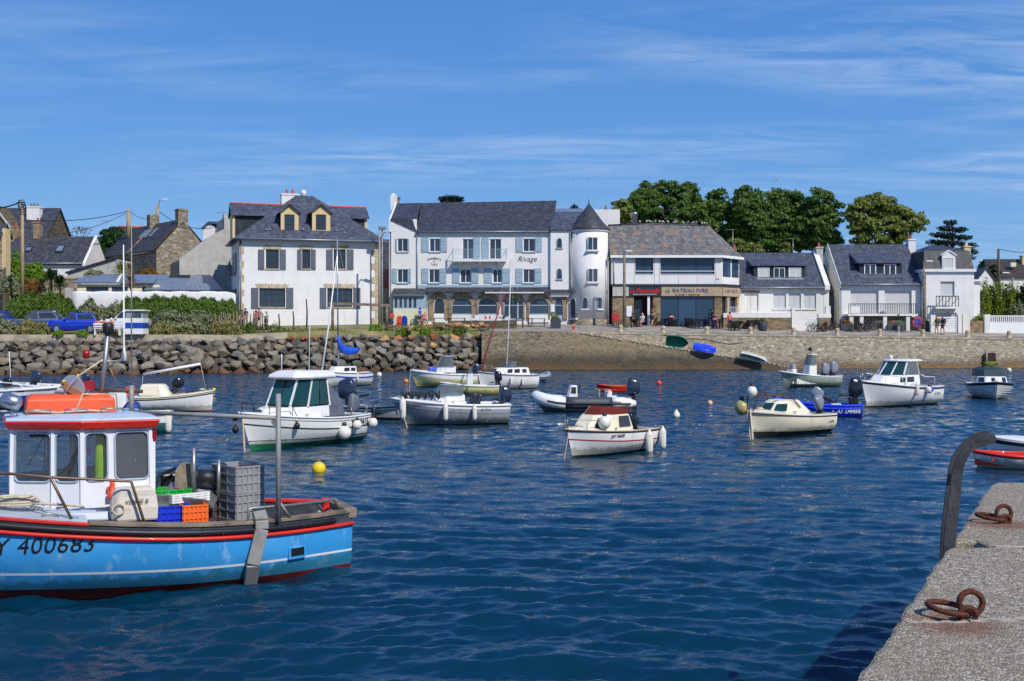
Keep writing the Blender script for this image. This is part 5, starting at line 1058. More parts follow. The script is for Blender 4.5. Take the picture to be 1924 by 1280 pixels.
def leaf_mesh(name,pts,nrm,size,asp=.6,up=0.,jit=.8):
 n=len(pts);d=nrm+RG.normal(0,jit,(n,3));d/=np.linalg.norm(d,axis=1)[:,None]+1e-9
 a=RG.normal(0,1,(n,3))+np.array([0,0,up]);a-=d*(a*d).sum(1)[:,None];a/=np.linalg.norm(a,axis=1)[:,None]+1e-9
 s=np.cross(d,a);sz=size*RG.uniform(.6,1.3,(n,1))
 v=np.stack([pts-a*sz,pts+s*sz*asp,pts+a*sz,pts-s*sz*asp],1).reshape(-1,3)
 return v
def quads_obj(name,v,mat,parent=None):
 n=len(v)//4;me=bpy.data.meshes.new(name);me.vertices.add(4*n);me.vertices.foreach_set('co',v.astype(np.float32).ravel())
 me.loops.add(4*n);me.loops.foreach_set('vertex_index',np.arange(4*n,dtype=np.int32));me.polygons.add(n)
 me.polygons.foreach_set('loop_start',np.arange(0,4*n,4,dtype=np.int32));me.polygons.foreach_set('loop_total',np.full(n,4,dtype=np.int32));me.update();me.materials.append(mat)
 o=bpy.data.objects.new(name,me);C.objects.link(o);KIDS[o.name]=[]
 if parent:o.parent=parent;KIDS.setdefault(parent.name,[]).append(o)
 return o
def sphere_pts(n):
 d=RG.normal(0,1,(n,3));return d/np.linalg.norm(d,axis=1)[:,None]
def tree(label,lobes,Y,mat,base_px,name='broadleaf_tree',group=None,clump=.9,leaf=.21,dens=76,nclump=1.0,zb=None,trunk=.32):
 """lobes: (px, py, half width, half height) ellipses of the crown in the photograph, given real depth"""
 k=Y/F;x0=(base_px-CX)*k;z0=gz(base_px,Y)if zb is None else zb
 t=thing(name,label,'tree',(x0,Y,z0),0,group);V=[]
 tb=MB();topz=0
 for(px,py,hw,hh)in lobes:
  cx_,cz_=(px-CX)*k-x0,H-(py-HY)*k-z0;rx,rz=hw*k,hh*k;ry=max(rx,1.0)*1.0
  n=max(6,int(nclump*8.5*rx*rz/clump**2));d=sphere_pts(n);r=RG.uniform(.45,.95,(n,1))**.6
  cen=d*r*np.array([rx,ry,rz])*.88+np.array([cx_,RG.normal(0,.6),cz_])
  for c_,dd in zip(cen,d):
   cr=clump*RG.uniform(.6,1.15);m_=int(dens*(cr/clump)**2);q=sphere_pts(m_);q[:,2]=np.abs(q[:,2])*.85-.15*RG.random(m_)
   p=c_+q*cr*RG.uniform(.55,1.0,(m_,1))*np.array([1,1,.9]);V.append(leaf_mesh('',p,q+dd*.5,leaf,.62))
  pts=[Vector((0,0,0)),Vector((cx_*.35,0,cz_*.4)),Vector((cx_*.8,0,cz_*.8)),Vector((cx_,0,cz_+rz*.6))]
  tb.tube(pts,[trunk,trunk*.7,trunk*.4,.05],8)
  for c_ in cen[:6]:tb.tube([pts[2],(Vector(c_)+pts[2])*.5+Vector((0,0,.3)),Vector(c_)],[trunk*.3,trunk*.18,.03],5)
 tb.build('trunk',M['bark'],t);quads_obj('crown',np.concatenate(V),M[mat],t);return t
TG='tall trees behind the restaurant and houses'
tree('slim olive green tree just right of the hotel tower',[(1160,398,9,24),(1172,402,12,26),(1178,425,14,20)],140,'leaf_olive',1168,group=TG,clump=.8,leaf=.22)
tree('broad poplar rising over the restaurant roof',[(1203,392,24,42),(1222,368,26,33),(1256,368,28,34),(1286,378,26,36),(1308,396,22,34),(1250,405,60,40),(1205,420,30,22)],150,'leaf_poplar',1250,group=TG)
tree('poplar with narrow crown beside the broad restaurant poplar',[(1348,388,26,32),(1336,415,18,42),(1358,425,30,50),(1340,460,30,30),(1384,420,22,50),(1326,440,22,34)],152,'leaf_poplar',1352,group=TG)
tree('tallest poplar above the dormer house',[(1396,375,20,30),(1424,382,26,28),(1404,412,34,44),(1420,450,40,36),(1446,425,20,46),(1385,455,26,30)],150,'leaf_poplar',1408,group=TG)
tree('dense poplar above the dormer house chimney',[(1468,382,22,30),(1490,388,26,30),(1474,425,32,50),(1505,440,34,44),(1514,412,20,36),(1462,462,28,26)],151,'leaf_poplar',1482,group=TG)
tree('poplar with rounded shoulder above the glazed passage',[(1540,382,26,28),(1560,402,26,36),(1540,430,40,52),(1556,460,34,30)],149,'leaf_poplar',1545,group=TG)
tree('olive tinted tree above the balcony house roof',[(1640,388,30,26),(1612,405,22,34),(1664,398,28,30),(1690,412,30,32),(1716,422,22,22),(1650,440,60,38)],146,'leaf_olive',1655,group=TG,clump=1.0,leaf=.25)
for i,(px,py,hw,hh)in enumerate(((1378,462,16,13),(1418,468,22,12),(1474,470,13,10))):
 tree(('yellowish shrub peeping over the dormer house ridge by the restaurant','pale green shrub at the middle of the dormer house ridge','small yellow shrub beside the aerial on the dormer house')[i],[(px,py,hw,hh)],133,'leaf_olive',px,'shrub',clump=.6,leaf=.18,dens=60,zb=5,trunk=.12)
def cypress(label,px,Y,tiers,base_py,mat='leaf_cypress'):
 k=Y/F;x0=(px-CX)*k;z0=H-(base_py-HY)*k;t=thing('cypress_tree',label,'tree',(x0,Y,z0));V=[];tb=MB()
 tb.tube([(0,0,-2),(.1,0,2),(0,0,H-(tiers[0][1]-HY)*k-z0)],[.35,.28,.06],8)
 for a,py,w_ in tiers:
  cx_,cz_=(a-CX)*k-x0,H-(py-HY)*k-z0;rx=w_*k;n=int(300*rx)
  q=sphere_pts(n)*RG.random((n,1))**.4;p=q*np.array([rx,rx*.8,.38])+np.array([cx_,0,cz_]);p[:,2]+=.18*np.abs(q[:,0])*rx*.4
  V.append(leaf_mesh('',p,np.tile([0,0,1.],(n,1)),.2,.35,0,.5));tb.tube([(0,0,cz_-.8),(cx_*.5,0,cz_-.3),(cx_,0,cz_)],[.12,.08,.04],6)
 tb.build('trunk',M['bark'],t);quads_obj('crown',np.concatenate(V),M[mat],t)
cypress('dark cypress with flat layered boughs behind the mansard house',1790,150,[(1786,419,14),(1776,430,16),(1800,433,20),(1768,442,22),(1790,446,24),(1812,447,16),(1760,456,22),(1785,458,30),(1820,462,18),(1756,468,20),(1800,472,32),(1826,474,14),(1770,480,30),(1815,486,20),(1790,494,34)],560)
cypress('dark feathery tree tip peeping over the hotel ridge',848,150,[(848,372,16),(832,374,10),(864,375,10),(848,380,22),(845,388,24)],470)
cypress('tiny green tree tip over the hotel stair roof',1080,150,[(1080,389,5),(1076,393,7),(1083,396,8),(1080,402,10)],470,'leaf_dark')
tree('dense dark green tree behind the slate cottage gable',[(205,448,26,20),(186,465,20,22),(222,460,22,26),(205,478,34,22)],146,'leaf_dark',205,clump=.8,leaf=.26,zb=6)
t=thing('bare_tree','leafless tree between the slate cottage and the dark green tree','tree',P(155,470,150));mb=MB()
def twig(p,d,L,r,n):
 q=p+d*L;mb.tube([p,p+d*L*.5+Vector((rnd.gauss(0,.05),0,.03)),q],[r,r*.8,r*.6],5)
 if n:
  for i in range(3):twig(q,(d+Vector((rnd.uniform(-.7,.7),rnd.uniform(-.5,.5),rnd.uniform(-.1,.3)))).normalized(),L*.72,r*.6,n-1)
twig(Vector((0,0,-1.2)),Vector((0,0,1)),1.5,.12,4);mb.build('branches',M['bark'],t)
def bush(label,px0,px1,pyt,pyb,Y,mat,name='bush',cat='bush',leaf=.2,n=900,up=1.2,asp=.3,depth=1.0,group=None,box=.0,stem=True):
 k=Y/F;cx_=((px0+px1)/2-CX)*k;rx=(px1-px0)/2*k;zt,zb_=H-(pyt-HY)*k,H-(pyb-HY)*k;h=zt-zb_
 o=thing(name,label,cat,(cx_,Y,zb_),0,group);d=sphere_pts(n);d[:,2]=np.abs(d[:,2])
 if box:d=np.sign(d)*np.abs(d)**(1-box)
 r=RG.uniform(.55,1.0,(n,1))**.5;lump=1+.16*np.sin(d[:,:1]*7+px0)+.12*np.sin(d[:,1:2]*9+d[:,2:3]*8)
 p=d*r*lump*np.array([rx,depth,h*.92]);v=leaf_mesh('',p,d*.8,leaf,asp,up,.6);v[:,2]=np.maximum(v[:,2],-.1);quads_obj('foliage',v,M[mat],o)
 if stem:
  mb=MB()
  for i in range(5):mb.tube([(rnd.uniform(-.2,.2)*rx,0,-.3),(rnd.uniform(-.5,.5)*rx,rnd.uniform(-.4,.4)*depth,h*.6)],[.05,.02],5)
  mb.build('stem',M['bark'],o)
 return o
def hedge(label,px0,px1,pts,pyb,Y,mat,n,leaf=.22,depth=.9,asp=.22,up=2.2):
 k=Y/F;o=thing('hedge',label,'hedge',(((px0+px1)/2-CX)*k,Y,H-(pyb-HY)*k));x0,z0=o.location.x,o.location.z
 px=RG.uniform(px0,px1,n);zt=np.array([H-(interp(q,pts)-HY)*k-z0 for q in px])*(1+.07*np.sin(px*.35)+.06*np.sin(px*.13+1));e=np.minimum((px-px0),(px1-px))*k;ed=np.clip(e/.9,.05,1)**.5
 a=RG.uniform(0,PI,n);rr=RG.uniform(.6,1,n)**.4;p=np.stack([(px-CX)*k-x0,-np.cos(a)*depth*rr*ed,np.sin(a)**.5*zt*rr*ed],1)
 nr=np.stack([RG.normal(0,.3,n),-np.cos(a),np.sin(a)],1);quads_obj('foliage',leaf_mesh('',p,nr,leaf,asp,up,.5),M[mat],o)
 mb=MB()
 for i in range(int((px1-px0)/12)):x=(lerp(px0,px1,(i+.5)/int((px1-px0)/12))-CX)*k-x0;mb.tube([(x,0,-.3),(x+.2,0,1.0)],[.05,.03],5)
 mb.build('stems',M['bark'],o)
hedge('dark green tamarisk hedge behind the parked cars',8,146,[(8,562),(40,556),(90,552),(146,562)],612,108,'leaf_hedge',5200,.3,1.3)
hedge('long green hedge under the white garden wall',212,452,[(212,572),(240,562),(320,559),(380,562),(440,566),(452,574)],606,110,'leaf_hedge',8200,.3,1.2)
bush('grey green bush between the two hedges by the white wall',140,200,564,604,109,'leaf_grey',leaf=.26,n=1500)
bush('grey bush leaning on the long hedge behind the hut',196,235,568,606,109.2,'leaf_grey',leaf=.25,n=900)
bush('grey bush cut by the frame edge beside the cars',-30,34,594,632,98.4,'leaf_grey',leaf=.22,n=1500)
bush('low straw coloured bush before the grey car',28,92,602,630,98.6,'leaf_straw',leaf=.22,n=1500,up=1.8)
bush('big grey green bush right of the blue and white hut',268,412,584,628,102.5,'leaf_grey',leaf=.24,n=4200,depth=1.4)
bush('straw grass mound right of the big grey bush',396,452,603,628,101.5,'leaf_straw',leaf=.22,n=1500,up=2)
bush('pale straw tuft in front of the big grey bush',280,330,606,629,100.4,'leaf_straw',leaf=.2,n=900,up=2)
for i,(a,e,yt,yb,m_,lb)in enumerate(((100,122,621,632,'leaf_bright','green weed clump on the kerb below the blue car'),(145,166,620,631,'leaf_bright','green weed clump on the kerb by the car rear wheel'),(205,250,624,631,'leaf_straw','straw weed clump at the foot of the hut'),(452,482,604,624,'leaf_hedge','green weeds around the standing walkers'),(484,540,606,626,'leaf_hedge','green weeds beneath the left windows of the white house'),(530,590,612,628,'leaf_straw','dry weeds beneath the middle of the white house'),(590,660,616,630,'leaf_bright','fresh green weeds by the wooden beam posts'),(690,722,608,626,'leaf_bright','green clump at the right corner of the white house'),(742,768,614,630,'leaf_bright','round green clump under the woman with the bicycle'),(762,788,606,624,'leaf_bright','yellow green clump beside the cyclist'),(782,812,612,632,'leaf_bright','bright clump at the left of the boulder heap'),(808,850,606,622,'leaf_straw','straw yellow clump behind the boulder heap'),(822,852,620,636,'leaf_bright','green clump between ochre boulders'),(846,880,612,624,'leaf_hedge','green bush against the terrace stone wall'),(890,932,610,640,'leaf_hedge','green creeper at the right end of the rock bank'),(856,874,626,640,'leaf_bright','small green tuft low in the ochre boulders'))):
 Yb=interp((a+e)/2,TYF)+(1.2 if yt<612 else .5)+(1 if 450<a<600 else 0);bush(lb,a,e,yt,yb,Yb,m_,'weed_clump','plant',.13,420,1.5,.3,.5,'weeds along the shore edge',stem=False)
bush('tall green shrubs beside the concrete pole',6,46,478,530,120.5,'leaf_bright',leaf=.25,n=1300);bush('rounded green shrub before the slate cottage',44,88,492,526,121,'leaf_bright',leaf=.25,n=1000);bush('low greenery under the stone garden wall',0,40,515,552,116,'leaf_grey',leaf=.25,n=800)
bush('russet shrub left of the cordylines',48,76,524,548,116,'leaf_red',leaf=.22,n=600);bush('orange flowering shrub under the stone gable',264,296,503,520,124,'leaf_red',leaf=.2,n=600);bush('pale shrub on the lean-to roof edge',160,192,506,518,121,'leaf_grey',leaf=.2,n=400)
def rosette(label,px,py,base_py,r,Y,mat,n=70,droop=.6,cat='palm',name='palm_tree',thick=.1):
 k=Y/F;z0=H-(base_py-HY)*k;o=thing(name,label,cat,((px-CX)*k,Y,z0));hz=(base_py-py)*k
 mb=MB();mb.tube([(0,0,-.5),(.05,0,hz*.5),(0,0,hz)],[thick*1.3,thick,thick],7);mb.build('trunk',M['bark'],o);V=[]
 mb=MB()
 for i in range(n):
  a,e=rnd.uniform(0,6.28),rnd.uniform(-.35,1.3);L=r*rnd.uniform(.7,1.1);d=Vector((math.cos(a)*math.cos(e),math.sin(a)*math.cos(e),math.sin(e)));s_=d.cross(Vector((0,0,1))).normalized()*.05*r
  p0=Vector((0,0,hz));p1=p0+d*L*.6;p2=p0+d*L-Vector((0,0,droop*L*.35));mb.add([p0-s_*.4,p0+s_*.4,p1+s_,p1-s_,p2],[(0,1,2,3),(3,2,4)])
 mb.build('fronds',M[mat],o)
rosette('cordyline with spiky head left of the white garden wall',96,525,556,1.5,115,'leaf_dark',110);rosette('large cordyline clump beside the garden gate post',112,534,556,1.4,114.6,'leaf_dark',110);rosette('cordyline with dry flower stem behind the stone garden wall',93,512,545,.8,118,'leaf_red',60)
rosette('palm before the stone longhouse with a yellowing crown',228,508,540,1.4,121.5,'leaf_olive',90);rosette('brown tinged palm before the zinc roof',246,532,570,1.25,115,'leaf_red',80);rosette('small dry palm right of the yellowing palm',243,505,530,.9,121,'leaf_red',60)
for i in range(6):
 px=1850+i*11.5;bush(('leftmost yellow green conifer of the hedge behind the white fence','second yellow green conifer behind the white fence','third yellow green conifer behind the white fence','fourth yellow green conifer behind the white fence','fifth yellow green conifer behind the white fence','rightmost yellow green conifer beside the dark evergreen')[i],px-8.5,px+8.5,524+(i*5)%9,612,121.5+(i%2)*.5,'leaf_yellow','conifer','tree',.16,1500,2.2,.3,.9,'yellow green conifers behind the fence',.25)
bush('dark green evergreen at the right edge above the fence',1900,1990,520,612,122,'leaf_dark','evergreen_tree','tree',.24,3000,.5,.5,2.2,None,.2)
bush('grey leaved shrub under the dark evergreen behind the fence',1898,1928,566,606,119.5,'leaf_grey',leaf=.2,n=700);bush('dark tree line beside the cypress',1826,1885,496,540,172,'leaf_cypress','evergreen_tree','tree',.4,900,.4,.5,2.0,None)
bush('small green shrub behind the garden stone wall by the fence',1830,1850,590,606,118.6,'leaf_bright',leaf=.14,n=400)
pl=thing('stake_fence','row of rough grey wooden stakes behind the walkers','fence',P(440,612,103.5));mb=MB()
for i in range(22):
 px=406+i*4.6+rnd.uniform(-1.5,1.5);p=P(px,612,103.5+rnd.uniform(-.2,.2));h_=rnd.uniform(.8,1.35);mb.tube([p-Vector((0,0,.4)),p+Vector((rnd.uniform(-.08,.08),0,h_))],[.07,.05],6)
mb.build('stakes',M['wood'],pl,True)
for px,t_,lb in((551,585,'stake standing alone left of the mast before the white house'),(524,590,'short stake between the lower windows of the white house'),(576,562,'tall dark stake before the middle of the white house')):
 p=P(px,616,104.5);h_=(616-t_)*104.5/F;mb=MB();mb.tube([(0,0,-.5),(.05,0,h_*.5),(-.02,0,h_)],[.08,.07,.06],7);o=mb.build('wooden_stake',M['wood_dark']);o.location=p;tag(o,lb,'stake','single stakes before the white house')
def boat(name,label,px,py,head,cat='boat',group='small boats moored in the harbour'):
 px,head,sx,sy,sz=BS.get(name,(px,head,1,1,1));p=Wp(px,py);t=thing(name,label,cat,p,math.radians(head),group);t.scale=(sx,sy,sz);WM[t.name]=WM[t.name]@Matrix.Diagonal((sx,sy,sz,1));return t
BS=dict(pilothouse_boat=(558,241,.86,.86,.97),grey_motorboat=(842,197,.84,.88,.97),sailing_yacht=(645,232,.76,.78,1),yellow_motorboat=(832,190,.82,.85,1),console_dinghy=(880,188,.8,.85,1),cabin_sailboat=(950,212,.72,.8,1),tender=(1010,30,.75,.8,.9),inflatable_boat=(1093,186,.92,.95,1),rowing_boat=(1148,186,.85,.9,1),cream_cabin_boat=(1134,234,.84,.82,.97),low_cream_boat=(1472,226,.96,.94,1),blue_open_boat=(1534,172,.86,.9,1),green_console_boat=(1516,207,.88,.9,1),white_cruiser=(1679,222,.94,.95,1),red_dinghy=(1897,176,.9,.95,.95),white_dayboat=(322,2,.9,.9,1),clinker_boat=(1861,256,.95,.95,.83),net_boat=(226,185,.85,.9,1))
class Hull:
 def __init__(s,root,L,B,zs,zm,zb,k=.25,tb=.85,full=.38,rake=.4,e0=3.6,e1=1.25,p=2.3,stem=0.02):
  s.__dict__.update(locals());s.r=root
 def hb(s,t):
  if t<s.full:q=s.tb+(1-s.tb)*math.sin(PI/2*t/s.full)
  else:q=1-((t-s.full)/(1-s.full))**s.p
  return max(s.stem,q*s.B/2)
 def sheer(s,t):
  a=(s.zb-s.zs-(s.zm-s.zs)/.45)/(1-.45);bb=(s.zm-s.zs)/.45-a*.45;return s.zs+bb*t+a*t*t
 def keel(s,t):return s.k*(1-.75*max(0,(t-.7)/.3)**2)
 def pt(s,t,z,side=1,off=0):
  k=s.keel(t);u=max(0,min(1.05,(z+k)/(s.sheer(t)+k)));e=lerp(s.e0,s.e1,t**1.4)
  return Vector((-s.L/2+t*s.L-s.rake*(1-u)*sstep(.5,1,t),side*(s.hb(t)*(1-(1-min(u,1))**e)+off),z))
 def bands(s,bl,n=26):
  lo=lambda t:-s.keel(t)+.001;ts=[1-(1-i/n)**1.25 for i in range(n+1)];first=None
  for(name,mat,top,rows)in bl:
   hi=top if callable(top)else(s.sheer if top is None else(lambda t,q=top:q));mb=MB()
   for side in(1,-1):
    mb.loft([[s.pt(t,lerp(lo(t),min(hi(t),s.sheer(t)),j/rows),side)for j in range(rows+1)]for t in ts],False,True,wrap=False)
   a=[s.pt(0,lerp(lo(0),hi(0),j/rows),1)for j in range(rows+1)];c_=[s.pt(0,lerp(lo(0),hi(0),j/rows),-1)for j in range(rows+1)]
   mb.loft([a,c_],False,False,wrap=False);o=mb.build(name,M[mat],s.r);lo=hi
  return s
 def edge(s,t0,t1,side,inset=0,dz=0,n=16):
  return[s.pt(lerp(t0,t1,i/n),s.sheer(lerp(t0,t1,i/n)),side,-min(inset,s.hb(lerp(t0,t1,i/n))*.9))+Vector((0,0,dz))for i in range(n+1)]
 def rub(s,mat,r=.035,dz=-.02,t0=0,t1=1,name='rubbing_strake',off=.012,transom=True):
  mb=MB();a=s.edge(t0,t1,1,-off,dz,26);c_=s.edge(t0,t1,-1,-off,dz,26);mb.tube(a,r,6);mb.tube(c_,r,6)
  if transom and t0==0:mb.tube([a[0],c_[0]],r,6)
  mb.build(name,M[mat],s.r)
 def deck(s,t0,t1,mat='gel',camber=.06,inset=.0,name='foredeck',n=12,m=8,dz=0):
  mb=MB();rings=[]
  for i in range(n+1):
   t=lerp(t0,t1,i/n);q=s.pt(t,s.sheer(t),1);w_=max(.005,q.y-inset);rings.append([(q.x,lerp(-w_,w_,j/m),q.z+dz+camber*(1-(2*j/m-1)**2)*min(1,w_*2))for j in range(m+1)])
  mb.loft(rings,False,True,wrap=False)
  a,z=rings[0],rings[0][0][2];mb.quad(*([(p[0],p[1],p[2])for p in a]+[(a[-1][0],a[-1][1],z-.25),(a[0][0],a[0][1],z-.25)]));return mb.build(name,M[mat],s.r)
 def cockpit(s,t0,t1,mat='gel',inset=.16,floor=.12,name='cockpit',n=12):
  mb=MB()
  for side in(1,-1):
   rings=[]
   for i in range(n+1):
    t=lerp(t0,t1,i/n);q=s.pt(t,s.sheer(t),side);w_=q.y-side*min(inset,abs(q.y)*.8);rings.append([(q.x,q.y,q.z),(q.x,w_,q.z+.015),(q.x,w_,q.z-.02),(q.x,w_*.93,floor),(q.x,0,floor)])
   mb.loft(rings,False,False,wrap=False)
  for t in(t0,t1):
   q=s.pt(t,s.sheer(t),1);w_=q.y-min(inset,q.y*.8);mb.quad((q.x,-w_,q.z),(q.x,w_,q.z),(q.x,w_*.93,floor),(q.x,-w_*.93,floor))
   if t==0:mb.box(q.x,-q.y,q.z-.04,q.x+.08,q.y,q.z+.02)
  return mb.build(name,M[mat],s.r)
 def text(s,body,t,z,size,mat='lettering_black',side=1,shear=.15,parent=None,bold=0,kx=1.0,name='registration',each=True):
  mb=text_mb(body,size,shear,.003,1.05,bold);xs=[v[0]for v in mb.v];vs=[]
  for v in mb.v:
   tt=t-side*v[0]*kx/s.L;zz=z+v[1];p=s.pt(tt,zz,side);a=s.pt(tt+.01,zz,side)-s.pt(tt-.01,zz,side);e=s.pt(tt,zz+.03,side)-p;n_=a.cross(e).normalized()*side
   if n_.y*side<0:n_=-n_
   vs.append(p+n_*(.006+abs(v[2])*0+v[2]*.5))
  mb.v=vs;return mb.build(name,M[mat],s.r)
def ringp(lv):z,pts=lv;return[(x,w,z)for x,w in pts]+[(x,-w,z)for x,w in reversed(pts)]
def cabin(root,name,mat,levels,bevel=.02,parent=None):mb=MB();mb.loft([ringp(l)for l in levels]);return mb.build(name,M[mat],parent or root,bevel=bevel)
def face(levels,li,seg,side):
 a,b=levels[li],levels[li+1];n=len(a[1])
 if seg=='front':i,j,si,sj=n-1,n-1,1,-1
 elif seg=='aft':i,j,si,sj=0,0,-1,1
 else:i,j,si,sj=seg,seg+1,side,side
 f=lambda l,q,sg:Vector((l[1][q][0],l[1][q][1]*sg,l[0]));return f(a,i,si),f(a,j,sj),f(b,j,sj),f(b,i,si)
def panel(root,name,mat,levels,li,seg,u0,u1,v0,v1,sides=(1,-1),parent=None,t=.012,fr=None):
 for side in(sides if seg not in('front','aft')else(1,)):
  p=face(levels,li,seg,side);ctr=Vector((sum(l[1][0][0]+l[1][-1][0]for l in levels[li:li+2])/4,0,0));n_=(p[1]-p[0]).cross(p[3]-p[0]).normalized()
  mid=(p[0]+p[2])/2-ctr;mid.z=0
  if n_.dot(mid)<0:n_=-n_
  bl=lambda u,v:p[0].lerp(p[1],u).lerp(p[3].lerp(p[2],u),v);q=[bl(u0,v0),bl(u1,v0),bl(u1,v1),bl(u0,v1)];mb=MB();mb.slab([x+n_*.004 for x in q],t,n_);o=mb.build(name,M[mat],parent or root)
  if fr:mb=MB();mb.tube([x+n_*.012 for x in q],.018,5,closed=True);mb.build('window_frame',M[fr],o)
def outboard(root,x,y,z,cowl='cowl_black',s=1.0,tilt=0.,steer=0.,cover=None):
 Mx=Matrix.Translation((x,y,z))@Matrix.Rotation(steer,4,'Z')@Matrix.Rotation(tilt,4,'Y')@Matrix.Scale(s*.88,4)
 mb=MB();mb.box(-.02,-.12,-.25,.12,.12,.06);mb.beam((-.16,0,.1),(-.18,0,-.75),.13,.2,(1,0,0));mb.prism([(-.32,-.42),(-.05,-.42),(-.05,-.39),(-.34,-.39)],'y',-.12,.12);mb.tube([(-.42,0,-.72),(.05,0,-.72)],[.05,.03],8);mb.prism([(-.28,-.78),(-.08,-.78),(-.12,-.98)],'y',-.012,.012);mb.xf(Mx);o=mb.build('outboard',M['black' if not cover else cover],root,bevel=.01)
 rings=[]
 for zz,a,bb,xo in((.06,.2,.13,-.17),(.1,.27,.165,-.19),(.3,.31,.18,-.21),(.55,.29,.17,-.25),(.68,.22,.135,-.28),(.72,.12,.07,-.29)):
  rings.append([(xo+a*math.copysign(abs(math.cos(q))**.55,math.cos(q)),bb*math.copysign(abs(math.sin(q))**.55,math.sin(q)),zz+.06*math.cos(q)*(zz>.4))for q in[2*PI*i/16 for i in range(16)]])
 mb=MB();mb.loft(rings,True,True);mb.xf(Mx);mb.build('cowling',M[cover or cowl],o)
 if not cover:mb=MB();mb.beam((.1,0,.12),(.55,0,.2),.05,.06);mb.xf(Mx);mb.build('tiller',M['black'],o)
def rails(root,paths,r=.014,mat='alu',name='rail'):mb=MB();[mb.tube(p,r,6)for p in paths];return mb.build(name,M[mat],root)
def pulpit(h,t0,hgt=.35,inset=.06,mat='alu',posts=(.0,.5,1.)):
 pths=[];a=h.edge(t0,.985,1,inset,hgt,10);c_=h.edge(t0,.985,-1,inset,hgt,10);pths.append([h.edge(t0-.03,1,1,inset,0,4)[0]]+a+list(reversed(c_))+[h.edge(t0-.03,1,-1,inset,0,4)[0]])
 for side in(1,-1):
  for q in posts:e=h.edge(t0,.985,side,inset,0,10)[int(q*10)];pths.append([e,e+Vector((0,0,hgt))])
 return rails(h.r,pths,.012,mat,'bow_rail')
def w_of(root,p):return WM[root.name]@Vector(p)
def fender(root,p,label,kind='long',s=1.0,mat='fender',top=None):
 q=w_of(root,p);mb=MB()
 if kind=='ball':mb.ball((0,0,0),.17*s,16,10,(1,1,1.08));zt=.18*s
 else:mb.lathe([(.02*s,-.3*s),(.07*s,-.27*s),(.095*s,-.2*s),(.095*s,.2*s),(.07*s,.27*s),(.03*s,.31*s),(.03*s,.35*s)],14);zt=.35*s
 t=thing('fender',label,'fender',q,0,'fenders hung on the boats');mb.build('float_body',M[mat],t)
 if kind=='ball':mb=MB();mb.lathe([(.05*s,.15*s),(.06*s,.18*s),(.05*s,.25*s),(.02*s,.27*s)],10);mb.build('eyelet',M['black'],t)
 if top is not None:mb=MB();e=w_of(root,top)-q;mb.tube([(0,0,zt),tuple((Vector((0,0,zt))+e)/2),tuple(e)],.012,5);mb.build('line',M['rope'],t)
def mooring(root,p,q,label,r=.02,mat='rope',sag=.12):
 a=w_of(root,p);b_=Vector(q)if len(q)==3 else Vector((q[0],q[1],-.3));t=thing('mooring_rope',label,'rope',a);mb=MB();d=b_-a
 mb.tube([tuple(d*(i/8)-Vector((0,0,sag*math.sin(PI*i/8))))for i in range(9)],r,6);mb.build('strand',M[mat],t)
def wheelhouse_mullions(root,levels,li,mat='gel',r=.035):
 for side in(1,-1):
  for i in range(len(levels[li][1])):mb=MB();a,b_=levels[li],levels[li+1];mb.beam((a[1][i][0],a[1][i][1]*side,a[0]),(b_[1][i][0],b_[1][i][1]*side,b_[0]),r*2,r*2);mb.build('pillar',M[mat],root)
def fit(h,t0=.55,deck=.08):
 r_=random.Random(h.r.name)
 for t,s_ in((.03,1),(.03,-1),(.62,1),(.62,-1),(.95,0)):
  q=h.pt(t,h.sheer(t),s_ or 1);q.y=q.y-s_*.09 if s_ else 0;q.z+=.03;mb=MB();mb.tube([q+Vector((-.09,0,.05)),q+Vector((.09,0,.05))],.016,6);mb.tube([q+Vector((-.03,0,-.02)),q+Vector((-.03,0,.05))],.014,5);mb.tube([q+Vector((.03,0,-.02)),q+Vector((.03,0,.05))],.014,5);mb.build('cleat',M['steel'],h.r)
 q=h.pt(.86,h.sheer(.86),1);q.y=.05;mb=MB();mb.tube([(q.x+(.16-i*.002)*math.cos(i*.6),q.y+(.13-i*.001)*math.sin(i*.6),q.z+deck+.012+i*.0012)for i in range(46)],.013,5);mb.tube([(q.x+.1,0,q.z+deck),(q.x+.3,.02,q.z+deck*.7),(q.x+.5,0,q.z+.08)],.013,5);mb.build('deck_rope',M['rope' if r_.random()<.6 else 'rope_dark'],h.r)
 mb=MB();x=-h.L*.36;mb.lathe([(.1,.2),(.13,.48),(.135,.5),(.12,.49)],12,(x,-.2,0));mb.build('bucket',M[r_.choice(['black','blue_plastic','orange','cowl_grey'])],h.r)
 mb=MB();mb.box(x+.35,.1,.2,x+.8,.5,.52);mb.build('locker',M[r_.choice(['gel','cowl_grey','frame_dark'])],h.r,bevel=.03)
HS=lambda h,d:(lambda t:h.sheer(t)-d)
r=boat('pilothouse_boat','white pilothouse fishing boat with green bottom paint and green tinted windows',560,836,243,'motorboat')
h=Hull(r,5.7,2.35,.82,.84,1.12,.3,.88,.4,.55)
h.bands([('antifouling','antifoul_green',lambda t:.13+.05*t,3),('lower_hull','gel',lambda t:.2+.06*t,1),('boot_stripe','stripe_green',lambda t:.225+.06*t,1),('topsides','gel',HS(h,.36),4),('green_stripe','stripe_green',HS(h,.31),1),('hull_flare','gel',HS(h,.12),2),('upper_stripe','stripe_green',HS(h,.095),1),('bulwark','gel',None,1)])
h.deck(.46,1,camber=.08);h.cockpit(0,.46,floor=.25,inset=.14);h.rub('gel',.03,.0)
TR=[(.86,[(-.25,.86),(1.0,.84),(1.75,.5),(2.15,.15)]),(1.2,[(-.25,.82),(.9,.78),(1.5,.42),(1.75,.12)])];cabin(r,'coachroof','gel',TR,.06)
